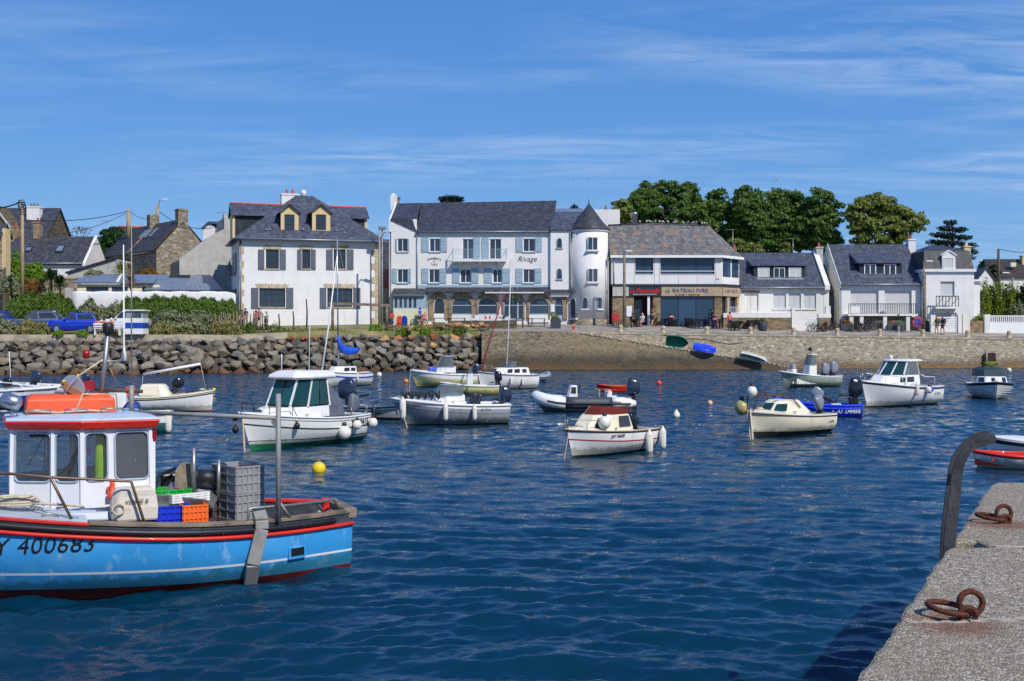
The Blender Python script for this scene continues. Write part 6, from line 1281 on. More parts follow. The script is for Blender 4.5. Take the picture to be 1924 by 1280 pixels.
WL=[(1.19,[(-.7,.84),(.45,.82),(.98,.5)]),(2.02,[(-.62,.76),(.12,.74),(.52,.46)])]
cabin(r,'wheelhouse_base','gel',[(.86,[(-.7,.86),(.6,.84),(1.0,.55)]),WL[0]],.02)
mb=MB();mb.loft([ringp((1.2,[(-.66,.76),(.38,.74),(.86,.44)])),ringp((1.55,[(-.62,.7),(.28,.68),(.7,.4)]))]);mb.build('dashboard',M['frame_dark'],r)
for sg,u0,u1 in((0,.05,.46),(0,.5,.95),(1,.06,.94)):panel(r,'window','boat_glass',WL,0,sg,u0,u1,.06,.95,fr='black')
panel(r,'windscreen','boat_glass',WL,0,'front',.04,.48,.06,.94,fr='black');panel(r,'windscreen','boat_glass',WL,0,'front',.52,.96,.06,.94,fr='black');wheelhouse_mullions(r,WL,0)
mb=MB();mb.loft([ringp(WL[0]),ringp(WL[1])]);mb.xf(Matrix.Translation((0,0,0))@Matrix.Diagonal((.97,.97,1,1)));mb.build('wheelhouse_inside',M['boat_glass'],r)
cabin(r,'wheelhouse_roof','gel',[(2.0,[(-.95,.84),(.2,.84),(.72,.5)]),(2.06,[(-1.0,.92),(.25,.9),(.86,.56)]),(2.16,[(-.98,.9),(.22,.88),(.8,.52)]),(2.25,[(-.8,.7),(.1,.68),(.55,.38)])],.03)
mb=MB();mb.tube([(-.4,.2,2.2),(-.45,.2,3.9)],.012,5);mb.tube([(.2,-.5,2.2),(.2,-.5,2.75)],.014,5);mb.build('aerial',M['frame_white'],r)
mb=MB()
for z,w_,xo in((.8,.75,0),(1.25,.8,.02),(1.75,.72,.1),(2.02,.62,.18)):pass
mb.loft([[(-1.7,-.75,.8),(-1.7,.78,.8),(-.72,.82,.8),(-.72,-.8,.8)],[(-1.62,-.7,1.3),(-1.66,.7,1.25),(-.7,.8,1.4),(-.7,-.8,1.4)],[(-1.25,-.6,1.6),(-1.2,.62,1.66),(-.68,.74,1.75),(-.68,-.74,1.75)],[(-.8,-.55,1.98),(-.8,.58,1.98),(-.64,.66,2.02),(-.64,-.66,2.02)]]);mb.build('cockpit_tent',M['tarp'],r,bevel=.05)
outboard(r,-2.9,.1,.8,s=.95,cover='tarp');pulpit(h,.72,.32,mat='black_metal')
mb=MB();[mb.tube([h.pt(t,h.sheer(t),1)+Vector((0,-.1,0)),h.pt(t,h.sheer(t),1)+Vector((.02,-.1,.28))],.02,5)for t in(.02,.2)];mb.build('rod_holders',M['steel'],r)
h.text('YY 10415',.13,.60,.27,shear=.05,bold=.012);h.text('MERRY FISHER',.43,.74,.075,'frame_dark',name='hull_lettering')if False else None
fender(r,(-.95,1.30,.36),'large white round fender low on the pilothouse boat','ball',1.15,top=(-.95,1.12,.85));fender(r,(-1.7,1.28,.55),'white round fender midway along the pilothouse boat side','ball',.8,top=(-1.7,1.1,.85));fender(r,(-2.75,1.2,.55),'white round fender at the stern corner of the pilothouse boat','ball',.85,top=(-2.7,1.02,.85))
fender(r,(1.2,.98,.68),'small black round fender on the pilothouse boat bow side','ball',.5,'black',(1.2,.8,1.0));fender(r,(2.75,-.28,.62),'black ball fender off the bow of the pilothouse boat','ball',.55,'black',(2.7,-.1,1.1));fender(r,(2.7,-.34,.95),'upper black and white fender at the pilothouse boat stem','ball',.45,'black',(2.7,-.1,1.2))
q=w_of(r,(2.6,.05,0));mooring(r,(2.78,.05,1.05),(q.x,q.y-.1,-.4),'weedy mooring rope down the stem of the pilothouse boat',.03)
fit(h)
r=boat('open_workboat','small grey open boat with large dark outboard and black tyre fenders',712,786,318,'motorboat')
h=Hull(r,3.4,1.7,.42,.44,.58,.2,.9,.4,.3);h.bands([('topsides','gel_grey',HS(h,.12),4),('bulwark','gel',None,1)]);h.cockpit(0,.9,'gel_grey',.1,.1);h.deck(.9,1,'gel_grey');h.rub('rubber',.035)
outboard(r,-1.5,0,.62,'cowl_navy',1.35,0,.5)
for x,lb in((.7,'black sausage fender near the bow of the grey open boat'),(-.5,'black sausage fender amidships on the grey open boat')):fender(r,(x,-.88,.22),lb,'long',1.0,'rubber',(x,-.75,.5));
fender(r,(1.2,.75,.2),'black fender on the far side of the grey open boat','long',.9,'rubber')
r=boat('grey_motorboat','grey hulled motor boat with white deck, low windscreen and dark outboard',850,797,197,'motorboat')
h=Hull(r,5.0,2.0,.72,.76,1.0,.3,.9,.42,.75,3.2,1.0,2.6);h.bands([('antifouling','antifoul_black',.05,2),('topsides','gel_grey',HS(h,.3),5),('chine_line','frame_dark',HS(h,.285),1),('upper_hull','gel_grey',HS(h,.14),2),('gunwale_band','gel',None,1)])
h.deck(.5,1,camber=.13);h.cockpit(0,.5,floor=.2);h.rub('gel',.05,.0);CN=[(.85,[(-.6,.62),(.3,.58),(.75,.3)]),(1.12,[(-.6,.56),(.15,.5),(.5,.24)])];cabin(r,'console','gel',CN,.05)
SL=[(1.1,[(-.5,.6),(.3,.55),(.72,.26)]),(1.45,[(-.55,.54),(.0,.48),(.3,.2)])]
panel(r,'windscreen','screen',SL,0,0,0,1,0,1);panel(r,'windscreen','screen',SL,0,1,0,1,0,1);panel(r,'windscreen','screen',SL,0,'front',0,1,0,1);rails(r,[[(-.55,.54,1.46),(.0,.48,1.46),(.3,.2,1.46),(.3,-.2,1.46),(.0,-.48,1.46),(-.55,-.54,1.46)]],.02,'gel_grey','screen_frame')
mb=MB();mb.torus((-.72,.25,1.2),.17,.018,20,6,Matrix.Rotation(1.2,3,'Y'));mb.build('steering_wheel',M['black'],r)
for y in(-.4,.4):mb=MB();mb.loft([[(-1.2+.0,y-.24,.5),(-.95,y-.24,.5),(-.95,y+.24,.5),(-1.2,y+.24,.5)],[(-1.35,y-.24,1.1),(-1.2,y-.24,1.12),(-1.2,y+.24,1.12),(-1.35,y+.24,1.1)]]);mb.build('seat',M['frame_dark'],r,bevel=.05)
outboard(r,-2.4,0,.75,'cowl_navy',.95)
mb=MB()
for i in range(6):
 x=.55+i*.27;mb.torus((x,.62-i*.06,1.14),.11,.02,14,6,Matrix.Rotation(PI/2,3,'Y'));mb.beam((x,.62-i*.06,.98),(x+.2,.6-i*.06,1.22),.1,.12)
tag(mb.build('pots',M['rubber']),'row of dark crab pots lashed on the grey motor boat foredeck','crab pots');bpy.data.objects['pots'].matrix_world=WM[r.name];bpy.data.objects['pots'].name='crab_pots'
h.text('BH F7632',.22,.56,.11,shear=0)
fender(r,(.4,1.12,.5),'white fender amidships on the grey motor boat','long',.95,top=(.3,.95,1.0));fender(r,(-.85,1.14,.46),'white fender near the stern of the grey motor boat','long',.85,top=(-.85,.98,.8));fender(r,(2.1,.55,.62),'grey white fender under the bow of the grey motor boat','long',1.2,top=(2.1,.3,1.1))
mooring(r,(2.2,.2,1.1),tuple(Wp(772,806))[:2]+(-.3,),'thin bow rope from the grey motor boat into the water',.014)
fit(h)
r=boat('sailing_yacht','small white sailing cruiser with tall mast and bright blue sail cover',645,725.5,222,'sailboat')
h=Hull(r,5.4,2.1,.8,.78,.98,.3,.65,.42,.5,3,1.2);h.bands([('antifouling','antifoul_green',.06,2),('topsides','gel',HS(h,.3),4),('blue_stripe','gel_blue',HS(h,.2),1),('sheer_band','gel',None,1)]);h.deck(0,1,camber=.05,name='deck');h.rub('frame_dark',.025,0)
CL=[(.8,[(-.9,.68),(.8,.6),(1.5,.3)]),(1.22,[(-.9,.58),(.6,.5),(1.2,.22)])];cabin(r,'coachroof','gel',CL,.06);panel(r,'cabin_window','boat_glass_dark',CL,0,0,.1,.4,.3,.8);panel(r,'cabin_window','boat_glass_dark',CL,0,0,.5,.85,.3,.8)
mt=Vector((.55,0,1.2));mb=MB();mb.tube([mt,mt+Vector((.15,0,8.0))],[.06,.045],8);o=mb.build('mast',M['alu'],r);mb=MB();mb.tube([mt+Vector((0,0,.75)),mt+Vector((-2.3,0,.95))],.045,7);mb.build('boom',M['alu'],r)
mb=MB();mb.tube([mt+Vector((.02,0,1.95)),mt+Vector((-.08,0,1.5)),mt+Vector((-.4,0,1.1)),mt+Vector((-1.2,0,.95)),mt+Vector((-2.0,0,.98)),mt+Vector((-2.4,0,1.12))],[.06,.15,.22,.2,.15,.06],10,sq=1.3);mb.build('sail_cover',M['sail_blue'],r)
mb=MB();mb.tube([(2.35,0,1.0),(1.6,0,3.8),(.7,0,8.0)],[.07,.07,.03],7);mb.build('furled_jib',M['frame_white'],r)
mb=MB();[mb.tube([a,mt+Vector((.14,0,7.9))],.008,4)for a in((-2.6,0,.85),(.3,1.0,.85),(.3,-1.0,.85))];mb.build('rigging',M['steel'],r);pulpit(h,.8,.4,mat='steel');rails(r,[[(-2.6,.6,.8),(-2.6,.6,1.25),(-2.65,0,1.25),(-2.6,-.6,1.25),(-2.6,-.6,.8)]],.016,'steel','stern_rail');h.text('AU 74723',.1,.45,.17)
fender(r,(-.5,1.1,.55),'white fender amidships on the sailing cruiser','long',.8,top=(-.5,.95,.85))
r=boat('yellow_motorboat','pale yellow hulled motor boat with tall windscreen near the rock bank',835,727,190,'motorboat')
h=Hull(r,4.9,2.0,.75,.8,1.05,.3,.9,.42,.6);h.bands([('antifouling','antifoul_black',.05,2),('topsides','gel_yellow',HS(h,.3),4),('upper_hull','gel',None,2)]);h.deck(.5,1,camber=.1);h.cockpit(0,.5);h.rub('gel',.04);CN=[(.85,[(-.9,.6),(.2,.55),(.6,.3)]),(1.25,[(-.9,.55),(.1,.5),(.4,.25)])];cabin(r,'console','gel',CN,.05)
SL=[(1.23,[(-.8,.6),(.1,.55),(.45,.28)]),(1.85,[(-.7,.52),(-.15,.48),(.1,.22)])]
for sg in(0,1,'front'):panel(r,'windscreen','screen',SL,0,sg,0,1,0,1)
cabin(r,'hard_top','gel_grey',[(1.84,[(-.8,.55),(-.1,.5),(.15,.24)]),(1.9,[(-.75,.5),(-.15,.45),(.05,.2)])],.02);mb=MB();mb.loft([[(.5,-.4,1.0),(1.1,-.35,1.0),(1.1,.4,1.0),(.5,.45,1.0)],[(.6,-.3,1.25),(1.0,-.25,1.22),(1.0,.3,1.26),(.6,.35,1.22)]]);mb.build('blue_cover',M['sail_blue'],r,bevel=.05);outboard(r,-2.35,0,.8,'cowl_navy',.95);pulpit(h,.7,.35,mat='steel')
fit(h)
r=boat('console_dinghy','small pale open boat with steering console in front of the yellow motor boat',872,742,190,'motorboat')
h=Hull(r,3.9,1.7,.5,.52,.7,.25,.9,.42,.4);h.bands([('topsides','gel_yellow',None,4)]);h.cockpit(0,.8,'gel');h.deck(.8,1);h.rub('gel',.04);CN=[(.12,[(-.3,.3),(.2,.28)]),(1.15,[(-.25,.28),(.05,.24)])];cabin(r,'console','gel',CN,.04);SL=[(1.14,[(-.2,.28),(.05,.24)]),(1.5,[(-.25,.22),(-.1,.18)])];panel(r,'windscreen','screen',SL,0,'front',0,1,0,1);panel(r,'windscreen','screen',SL,0,0,0,1,0,1);outboard(r,-1.9,0,.6,'cowl_black',.95,.3);outboard(r,-1.2,.3,.55,'cowl_black',.6,.2)if False else None
r=boat('cabin_sailboat','white cabin sailboat with leaning mast and furled dark red sail',950,731,200,'sailboat')
h=Hull(r,5.3,2.0,.82,.84,1.05,.3,.85,.42,.4,3,1.2);h.bands([('antifouling','rust' if False else 'antifoul_red',.05,2),('topsides','gel',HS(h,.1),4),('toe_rail','gel_grey',None,1)]);h.deck(0,1,camber=.06,name='deck');h.rub('gel_grey',.03,0)
CL=[(.82,[(-1.9,.7),(.6,.62),(1.3,.3)]),(1.25,[(-1.8,.6),(.3,.52),(.9,.24)])];cabin(r,'coachroof','gel',CL,.06);[panel(r,'cabin_window','boat_glass_dark',CL,0,0,a,e,.3,.8)for a,e in((.12,.3),(.4,.62),(.7,.9))];panel(r,'windscreen','boat_glass_dark',CL,0,'front',.1,.9,.25,.85)
SL=[(1.24,[(-.7,.5),(.0,.45)]),(1.62,[(-.75,.42),(-.3,.36)])];[panel(r,'spray_screen','screen',SL,0,sg,0,1,0,1)for sg in(0,'front')]
mb=MB();mb.tube([(-.1,0,1.2),(-.6,0,8.0)],[.05,.035],7);mb.build('mast',M['frame_white'],r);mb=MB();mb.tube([(2.3,0,1.1),(.9,0,4.1),(.15,0,5.6)],[.05,.055,.03],8);mb.build('furled_jib',M['sail_red'],r);mb=MB();[mb.tube([a,(-.58,0,7.8)],.008,4)for a in((-2.6,0,.9),(-.2,1,.9),(-.2,-1,.9),(2.4,0,1.1))];mb.build('rigging',M['steel'],r)
fender(r,(-.9,1.06,.45),'slim white fender near the stern of the cabin sailboat','long',.75,top=(-.9,.9,.85));fender(r,(.2,1.06,.5),'slim white fender amidships on the cabin sailboat','long',.75,top=(.2,.9,.85));pulpit(h,.8,.4,mat='steel')
def rib(name,label,px,py,head,L,B,R,cols,**k):
 r=boat(name,label,px,py,head,'inflatable boat');pts=[];w_=B/2-R
 for i in range(33):
  a=i/32;
  if a<.33:q=a/.33;p=(-L/2+q*L*.62,w_,.25+.03*q)
  elif a>.67:q=(1-a)/.33;p=(-L/2+q*L*.62,-w_,.25+.03*q)
  else:q=(a-.33)/.34;p=(L*.12+(L/2-R-L*.12)*math.sin(PI*q)**.8,w_*math.cos(PI*q),.28+.24*math.sin(PI*q)**2)
  pts.append(Vector(p)+Vector((0,0,R*.4)))
 rad=[R*(.45 if i in(0,32)else(.8 if i in(1,31)else 1))for i in range(33)]
 for a,e,mt in cols:mb=MB();mb.tube(pts[a:e+1],rad[a:e+1],12);mb.build('tube',M[mt],r)
 mb=MB();mb.tube([p+Vector((0,(R*1.0)*(1 if p.y>0 else-1)*min(1,abs(p.y)/w_+.3),0))if abs(p.y)>.3*w_ else p+Vector((R,0,0))for p in pts[1:32]],.035,6);mb.build('rubbing_strake',M['rubber'],r)
 hh=Hull(r,L*.93,B*.8,.25,.26,.5,.2,.95,.4,.5);hh.bands([('hull','gel_grey',None,3)]);mb=MB();mb.box(-L*.46,-w_,.1,L*.2,w_,.16);mb.box(-L*.46,-w_*.9,.15,-L*.44,w_*.9,.62);mb.build('floor',M['gel_grey'],r);return r
r=rib('tender','small pale grey inflatable tender behind the cabin sailboat stern',1010,718,12,2.6,1.4,.2,[(0,32,'gel_grey')]);outboard(r,-1.2,0,.6,'cowl_grey',.8,.0)
r=rib('inflatable_boat','grey and white inflatable boat with white console and navy outboard',1093,773,186,4.7,1.9,.26,[(0,4,'gel'),(4,11,'pot'),(11,22,'gel'),(22,28,'pot'),(28,32,'gel')])
CN=[(.15,[(.2,.3),(.75,.28)]),(1.1,[(.25,.28),(.55,.24)])];cabin(r,'console','gel',CN,.05);panel(r,'dial_panel','frame_dark',CN,0,'aft',.15,.85,.6,.9);panel(r,'dial_panel','frame_dark',CN,0,0,.2,.8,.65,.92,(1,));mb=MB();mb.torus((.12,0,.95),.17,.016,18,6,Matrix.Rotation(1.2,3,'Y'));mb.build('steering_wheel',M['black'],r)
mb=MB();mb.box(-.75,-.4,.16,-.35,.4,.6);mb.box(-.78,-.42,.6,-.7,.42,.95);mb.build('seat',M['gel_grey'],r,bevel=.04);mb=MB();mb.tube([(-1.2,-.55,.2),(-1.2,-.55,.9),(-1.2,.55,.9),(-1.2,.55,.2)],.025,6);mb.build('roll_bar',M['gel'],r);mb=MB();mb.box(-1.35,-.3,.16,-1.1,.3,.85);mb.build('rear_box',M['gel'],r,bevel=.04);outboard(r,-2.2,0,.62,'cowl_navy',1.15,.1)
mb=text_mb('Tempest',.16,.2,.002);mb.v=[(-v[0]-1.35,.965+v[2]+(.012-v[1]*.3 if v[1]>0 else 0)*0,v[1]+.44)for v in mb.v];mb.build('hull_lettering',M['lettering_black'],r)
mooring(r,(2.25,0,.55),tuple(Wp(1008,775))[:2]+(-.3,),'bow line dropping from the grey white inflatable',.014,'rope_dark')
fit(h)
r=boat('rowing_boat','little red open rowing boat behind the inflatable',1148,735,186,'rowing boat');h=Hull(r,2.0,1.1,.33,.31,.42,.15,.8,.4,.1,3,1.6);h.bands([('hull','red',None,4)]);h.cockpit(0,.97,'orange',.05,.05);h.rub('red',.03);mb=MB();mb.box(-.3,-.45,.2,-.05,.45,.24);mb.build('thwart',M['wood'],r)
mooring(bpy.data.objects['yellow_motorboat'],(2.4,0,1.0),tuple(Wp(768,742))[:2]+(-.3,),'thin bow rope of the yellow motor boat',.014)
mooring(bpy.data.objects['cabin_sailboat'],(2.6,0,1.0),tuple(Wp(897,742))[:2]+(-.3,),'bow rope of the cabin sailboat',.014)
r=boat('cream_cabin_boat','cream cabin boat with red stripe and red tinted windscreen',1137,852,218,'motorboat')
h=Hull(r,4.4,1.9,.62,.66,.80,.25,.92,.42,.38,3.4,1.2,2.8);h.bands([('antifouling','antifoul_black',.07,2),('topsides','gel',HS(h,.30),4),('red_stripe','stripe_red',HS(h,.26),1),('upper_hull','gel',HS(h,.06),2),('brown_band','wood_dark',None,1)]);h.deck(.36,1,'gel_cream',.1);h.cockpit(0,.36,'gel_cream',.16,.15);h.rub('wood_dark',.025,-.02)
CL=[(.66,[(-.75,.74),(.75,.66),(1.55,.32)]),(1.13,[(-.55,.66),(.45,.56),(.95,.26)])];cabin(r,'cabin','gel_cream',CL,.06);panel(r,'cabin_window','boat_glass_dark',CL,0,0,.12,.58,.25,.85,fr='wood_dark');panel(r,'cabin_window','boat_glass_dark',CL,0,1,.2,.7,.3,.8,fr='wood_dark')
SL=[(1.12,[(-.55,.64),(.35,.54),(.75,.25)]),(1.33,[(-.6,.56),(.08,.48),(.42,.2)])];[panel(r,'windscreen','screen_red',SL,0,sg,0,1,0,1)for sg in(0,1,'front')];mb=MB();mb.loft([ringp((1.12,[(-.5,.6),(.3,.5),(.68,.22)])),ringp((1.28,[(-.5,.5),(.1,.42),(.4,.18)]))]);mb.build('screen_tray',M['red'],r,bevel=.03)
outboard(r,-1.7,.15,.55,'cowl_black',.85,.7);pulpit(h,.76,.28,mat='steel');h.text('(NY 756693)',.62,.55,.12,shear=.25,bold=.004);h.text('9156',.97,.52,.1)if False else None
fender(r,(-1.15,1.08,.28),'white blue tinted fender near the stern of the cream cabin boat','long',1.05,top=(-1.1,.93,.7));fender(r,(-2.1,1.05,.33),'white fender at the stern corner of the cream cabin boat','long',1.0,top=(-2.05,.9,.68));fender(r,(1.05,.7,.95),'white round fender lying on the cream cabin boat foredeck','ball',1.0)
mooring(r,(2.12,.05,.8),tuple(Wp(1054,862))[:2]+(-.3,),'ochre bow rope of the cream cabin boat',.016)
fit(h)
r=boat('low_cream_boat','low cream cuddy boat with dark bottom and a white ball on its bow',1474,817,207,'motorboat')
h=Hull(r,4.3,1.8,.62,.68,.86,.25,.92,.42,.42,3.4,1.15,2.6);h.bands([('antifouling','antifoul_black',lambda t:.12+.08*t,2),('topsides','gel_cream',HS(h,.06),5),('band','gel',None,1)]);h.deck(.36,1,'gel_cream',.1);h.cockpit(0,.36,'gel_cream');h.rub('wood_dark',.02,-.05)
CL=[(.7,[(-.8,.66),(.7,.6),(1.35,.3)]),(1.14,[(-.2,.5),(.35,.44),(.72,.2)])];cabin(r,'cabin','gel_cream',CL,.07);panel(r,'cabin_window','boat_glass',CL,0,'front',.1,.9,.2,.8);panel(r,'cabin_window','boat_glass',CL,0,1,.1,.9,.25,.75)
rails(r,[[(2.0,.1,.86),(1.9,.2,1.3),(.4,.45,1.35),(-.1,.6,.9)],[(2.0,-.1,.86),(1.9,-.2,1.3),(.4,-.45,1.35),(-.1,-.6,.9)],[(1.9,.2,1.3),(1.9,-.2,1.3)]],.02,'rust','bow_rail');outboard(r,-2.05,.2,.68,'cowl_grey',.8,.75);h.text('A 8396',.1,.38,.12)
fender(r,(1.92,0,1.46),'white ball fender perched above the bow rail of the low cream boat','ball',.95);fender(r,(1.95,-.38,.95),'yellow fender on the far bow of the low cream boat','ball',1.3,'gel_yellow');mooring(r,(2.1,.05,.9),tuple(Wp(1417,828))[:2]+(-.3,),'thick ochre bow rope of the low cream boat',.028);mooring(r,(2.12,-.05,.9),tuple(Wp(1413,826))[:2]+(-.3,),'second bow rope beside the thick ochre one on the low cream boat',.02)
fit(h)
r=boat('blue_open_boat','bright blue open boat with white registration and two outboards',1556,782,174,'motorboat');h=Hull(r,3.9,1.6,.5,.5,.72,.22,.85,.42,.45,3.2,1.2);h.bands([('topsides','gel_blue_bright',HS(h,.13),4),('gunwale_band','gel_blue_bright',None,1)]);h.cockpit(0,.8,'gel_blue_bright',.1,.08);h.deck(.8,1,'gel_blue_bright');h.rub('gel_blue_bright',.035);h.rub('gel_blue_bright',.02,-.14,name='lower_strake');h.text('A7 D4456',.16,.24,.24,'frame_white',shear=.2,bold=.012)
outboard(r,-1.6,-.15,.7,'cowl_black',1.2,.15,.25);outboard(r,-.25,.05,.62,'cowl_grey',.9,1.15,.1)
fit(h)
r=boat('green_console_boat','sage green and white open fishing boat with console and pale outboard',1516,727,205,'motorboat');h=Hull(r,4.8,1.9,.66,.7,1.0,.25,.92,.42,.75,3.2,.95,2.8);h.bands([('antifouling','antifoul_black',.05,2),('topsides','gel_green',HS(h,.1),4),('gunwale_band','gel',None,1)]);h.cockpit(0,.78,'gel',.14,.2);h.deck(.78,1,'gel',.05);h.rub('gel',.04)
CN=[(.2,[(-.6,.4),(.2,.36)]),(1.35,[(-.55,.38),(-.0,.32)])];cabin(r,'console','gel',CN,.05);SL=[(1.34,[(-.45,.42),(.0,.36)]),(1.95,[(-.5,.36),(-.3,.3)])];[panel(r,'windscreen','screen',SL,0,sg,0,1,0,1)for sg in(0,'front')];cabin(r,'console_top','gel',[(1.94,[(-.6,.42),(-.2,.36)]),(1.99,[(-.55,.38),(-.25,.3)])],.02);mb=MB();mb.box(1.1,-.3,.2,1.5,.3,1.1);mb.build('forward_locker',M['gel'],r,bevel=.05);mb=MB();mb.box(1.15,-.25,1.1,1.45,.25,1.4);mb.build('pot_hauler',M['gel_grey'],r,bevel=.05);outboard(r,-1.3,.15,.7,'cowl_grey',1.15);outboard(r,-2.3,-.1,.75,'cowl_grey',1.2)
mb=MB();mb.tube([(-.3,0,1.99),(-.3,0,2.2)],.02,5);mb.ball((-.3,0,2.3),.14,10,6);mb.build('radar_ball',M['cowl_black'],r);pulpit(h,.8,.4,mat='steel')
fit(h)
r=boat('white_cruiser','white cabin cruiser with hard top, wide windscreen and blue tipped fender',1684,762,221,'motorboat')
h=Hull(r,5.7,2.3,.85,.9,1.2,.32,.92,.42,.55,3.4,1.1,2.7);h.bands([('antifouling','antifoul_black',.07,2),('topsides','gel',HS(h,.14),5),('dark_band','frame_dark',HS(h,.07),1),('toe_rail','gel',None,1)]);h.deck(.36,1,camber=.08);h.cockpit(0,.36,floor=.25);h.rub('gel',.03)
CL=[(.95,[(-1.0,.86),(.9,.76),(1.9,.36)]),(1.4,[(-1.0,.8),(.6,.66),(1.3,.3)])];cabin(r,'cabin','gel',CL,.06);panel(r,'cabin_window','boat_glass_dark',CL,0,0,.3,.62,.3,.8);panel(r,'cabin_window','boat_glass_dark',CL,0,0,.7,.95,.3,.75)
SL=[(1.39,[(-.95,.8),(.3,.7),(.75,.3)]),(2.0,[(-.9,.7),(-.2,.6),(.05,.26)])];[panel(r,'windscreen','boat_glass',SL,0,sg,.03,.97,.03,.95)for sg in(1,'front')];panel(r,'side_window','screen',SL,0,0,.03,.97,.05,.95);wheelhouse_mullions(r,SL,0,'gel',.03);cabin(r,'hard_top','gel',[(1.98,[(-1.3,.78),(-.15,.68),(.15,.32)]),(2.04,[(-1.32,.8),(-.12,.7),(.2,.34)]),(2.1,[(-1.2,.66),(-.2,.56),(.02,.24)])],.03);mb=MB();mb.box(-.6,-.35,1.3,-.5,.35,1.75);mb.box(-.8,.1,1.2,-.5,.4,1.8);mb.build('pilot_seats',M['frame_white'],r,bevel=.04)
mb=MB();mb.tube([(-.3,.1,2.1),(-.32,.1,3.6)],.012,5);mb.ball((.0,-.15,2.18),.1,10,6);mb.build('aerial',M['frame_white'],r);pulpit(h,.66,.34,mat='alu');h.text('ST 8273',.12,.5,.17,shear=0);mb=MB();mb.tube([(-2.6,-.7,.85),(-2.6,-.7,1.25),(-1.4,-.85,1.3),(-1.1,-.8,1.4)],.02,6);mb.tube([(-2.6,.7,.85),(-2.6,.7,1.25),(-1.4,.85,1.3),(-1.1,.8,1.4)],.02,6);mb.build('cockpit_rail',M['gel'],r)
fender(r,(.0,1.22,.78),'white fender hanging sideways on the cruiser bow side','long',.95,top=(.2,1.0,1.0));fender(r,(-.95,1.3,.72),'blue tipped white fender amidships on the cruiser','ball',.9,'fender',(-.95,1.08,.95));fender(r,(-1.0,1.36,.74),'blue ball fender beside the white one on the cruiser','ball',.75,'sail_blue');fender(r,(-2.85,.9,.5),'white fender on the cruiser stern corner','long',1.0,top=(-2.8,.8,.9))
fit(h)
r=boat('clinker_boat','clinker planked white boat bow on with dark green canopy',1861,747,256,'motorboat');h=Hull(r,4.6,2.25,.82,.84,1.05,.3,.9,.45,.35,3,1.3,2.6)
bl=[('antifouling','antifoul_black',.04,2)]
for i in range(6):bl+=[('plank','gel',(lambda t,i=i:lerp(.04,h.sheer(t)-.16,(i+.72)/6)),1),('plank_shadow_gap','gel_grey',(lambda t,i=i:lerp(.04,h.sheer(t)-.16,(i+1)/6)),1)]
h.bands(bl+[('navy_band','navy',None,1)]);h.deck(.3,1,camber=.08);h.cockpit(0,.3);h.rub('navy',.05,-.03)
for i in range(6):
 mb=MB();[mb.tube([h.pt(t/20,lerp(.04,h.sheer(t/20)-.16,(i+.72)/6),sd,.012)for t in range(21)],.014,4)for sd in(1,-1)];mb.build('plank_edge',M['gel'],r)
CL=[(.9,[(-1.2,.85),(.6,.78),(1.2,.4)]),(1.32,[(-1.2,.8),(.4,.7),(.85,.36)])];cabin(r,'cabin','gel',CL,.06);panel(r,'cabin_window','boat_glass_dark',CL,0,1,.2,.85,.2,.85);panel(r,'cabin_window','boat_glass_dark',CL,0,0,.4,.8,.25,.8);panel(r,'porthole','boat_glass_dark',CL,0,'front',.38,.62,.3,.8)
M['canopy']=pmat('dark_green_canopy',c(38,60,62),.5,var=.2,scale=3);cabin(r,'canopy','canopy',[(1.31,[(-1.2,.82),(.35,.72),(.7,.4)]),(1.7,[(-1.2,.76),(.15,.66),(.42,.36)]),(1.84,[(-1.1,.6),(.0,.5),(.2,.26)])],.05);fender(r,(-2.0,1.2,.45),'white fender on the right stern of the clinker boat','long',.9)
fit(h)
r=boat('red_dinghy','white rowing dinghy with wide red gunwale at the right edge',1893,879,176,'rowing boat');h=Hull(r,2.0,1.15,.36,.34,.44,.15,.85,.42,.15,3,1.5);h.bands([('hull','gel',HS(h,.07),4),('red_band','red',None,1)]);h.cockpit(0,.96,'red',.1,.08);h.rub('red',.035,0);mb=MB();mb.box(-.4,-.48,.24,-.15,.48,.28);mb.build('thwart',M['red'],r);mb=MB();mb.box(.35,-.4,.22,.6,.4,.26);mb.build('thwart',M['red'],r)
r=boat('edge_boat','white boat with dark rubbing band cut by the right edge behind the red dinghy',1938,862,176,'boat');h=Hull(r,2.4,1.2,.5,.48,.6,.15,.85,.42,.15,3,1.5);h.bands([('hull','gel',HS(h,.16),4),('black_band','rubber',HS(h,.06),1),('white_rim','gel',None,1)]);h.deck(0,1,camber=.1)
r=boat('blue_white_motorboat','white motor boat with bright blue hull side cut by the left edge',8,767,352,'motorboat');h=Hull(r,5.0,2.0,.72,.78,.95,.3,.9,.42,.6);h.bands([('topsides','gel_blue',HS(h,.28),4),('white_band','gel',None,2)]);h.deck(.42,1,camber=.1);h.cockpit(0,.42);h.rub('gel',.05);h.text('500',.74,.80,.19,side=-1,shear=0,bold=.01);outboard(r,.3,-.1,.8,'cowl_black',.8,.2);rails(r,[[(-.5,-.8,.8),(-.4,-.75,1.2),(1.0,-.6,1.1),(1.3,-.5,.85)]],.02,'frame_white','rail')
fit(h)
r=boat('long_white_boat','long low white open boat with two covered outboards by the rock bank',75,743,182,'motorboat');h=Hull(r,4.6,1.8,.55,.55,.75,.25,.9,.42,.5);h.bands([('topsides','gel',None,4)]);h.cockpit(0,.7,'gel');h.deck(.7,1);h.rub('gel',.05);outboard(r,.4,0,.6,s=1.05,cover='cowl_navy');outboard(r,-2.2,0,.62,'cowl_navy',.85);mb=MB();mb.tube([(1.5,0,.7),(1.6,0,2.3)],.02,5);mb.build('flag_staff',M['frame_white'],r)
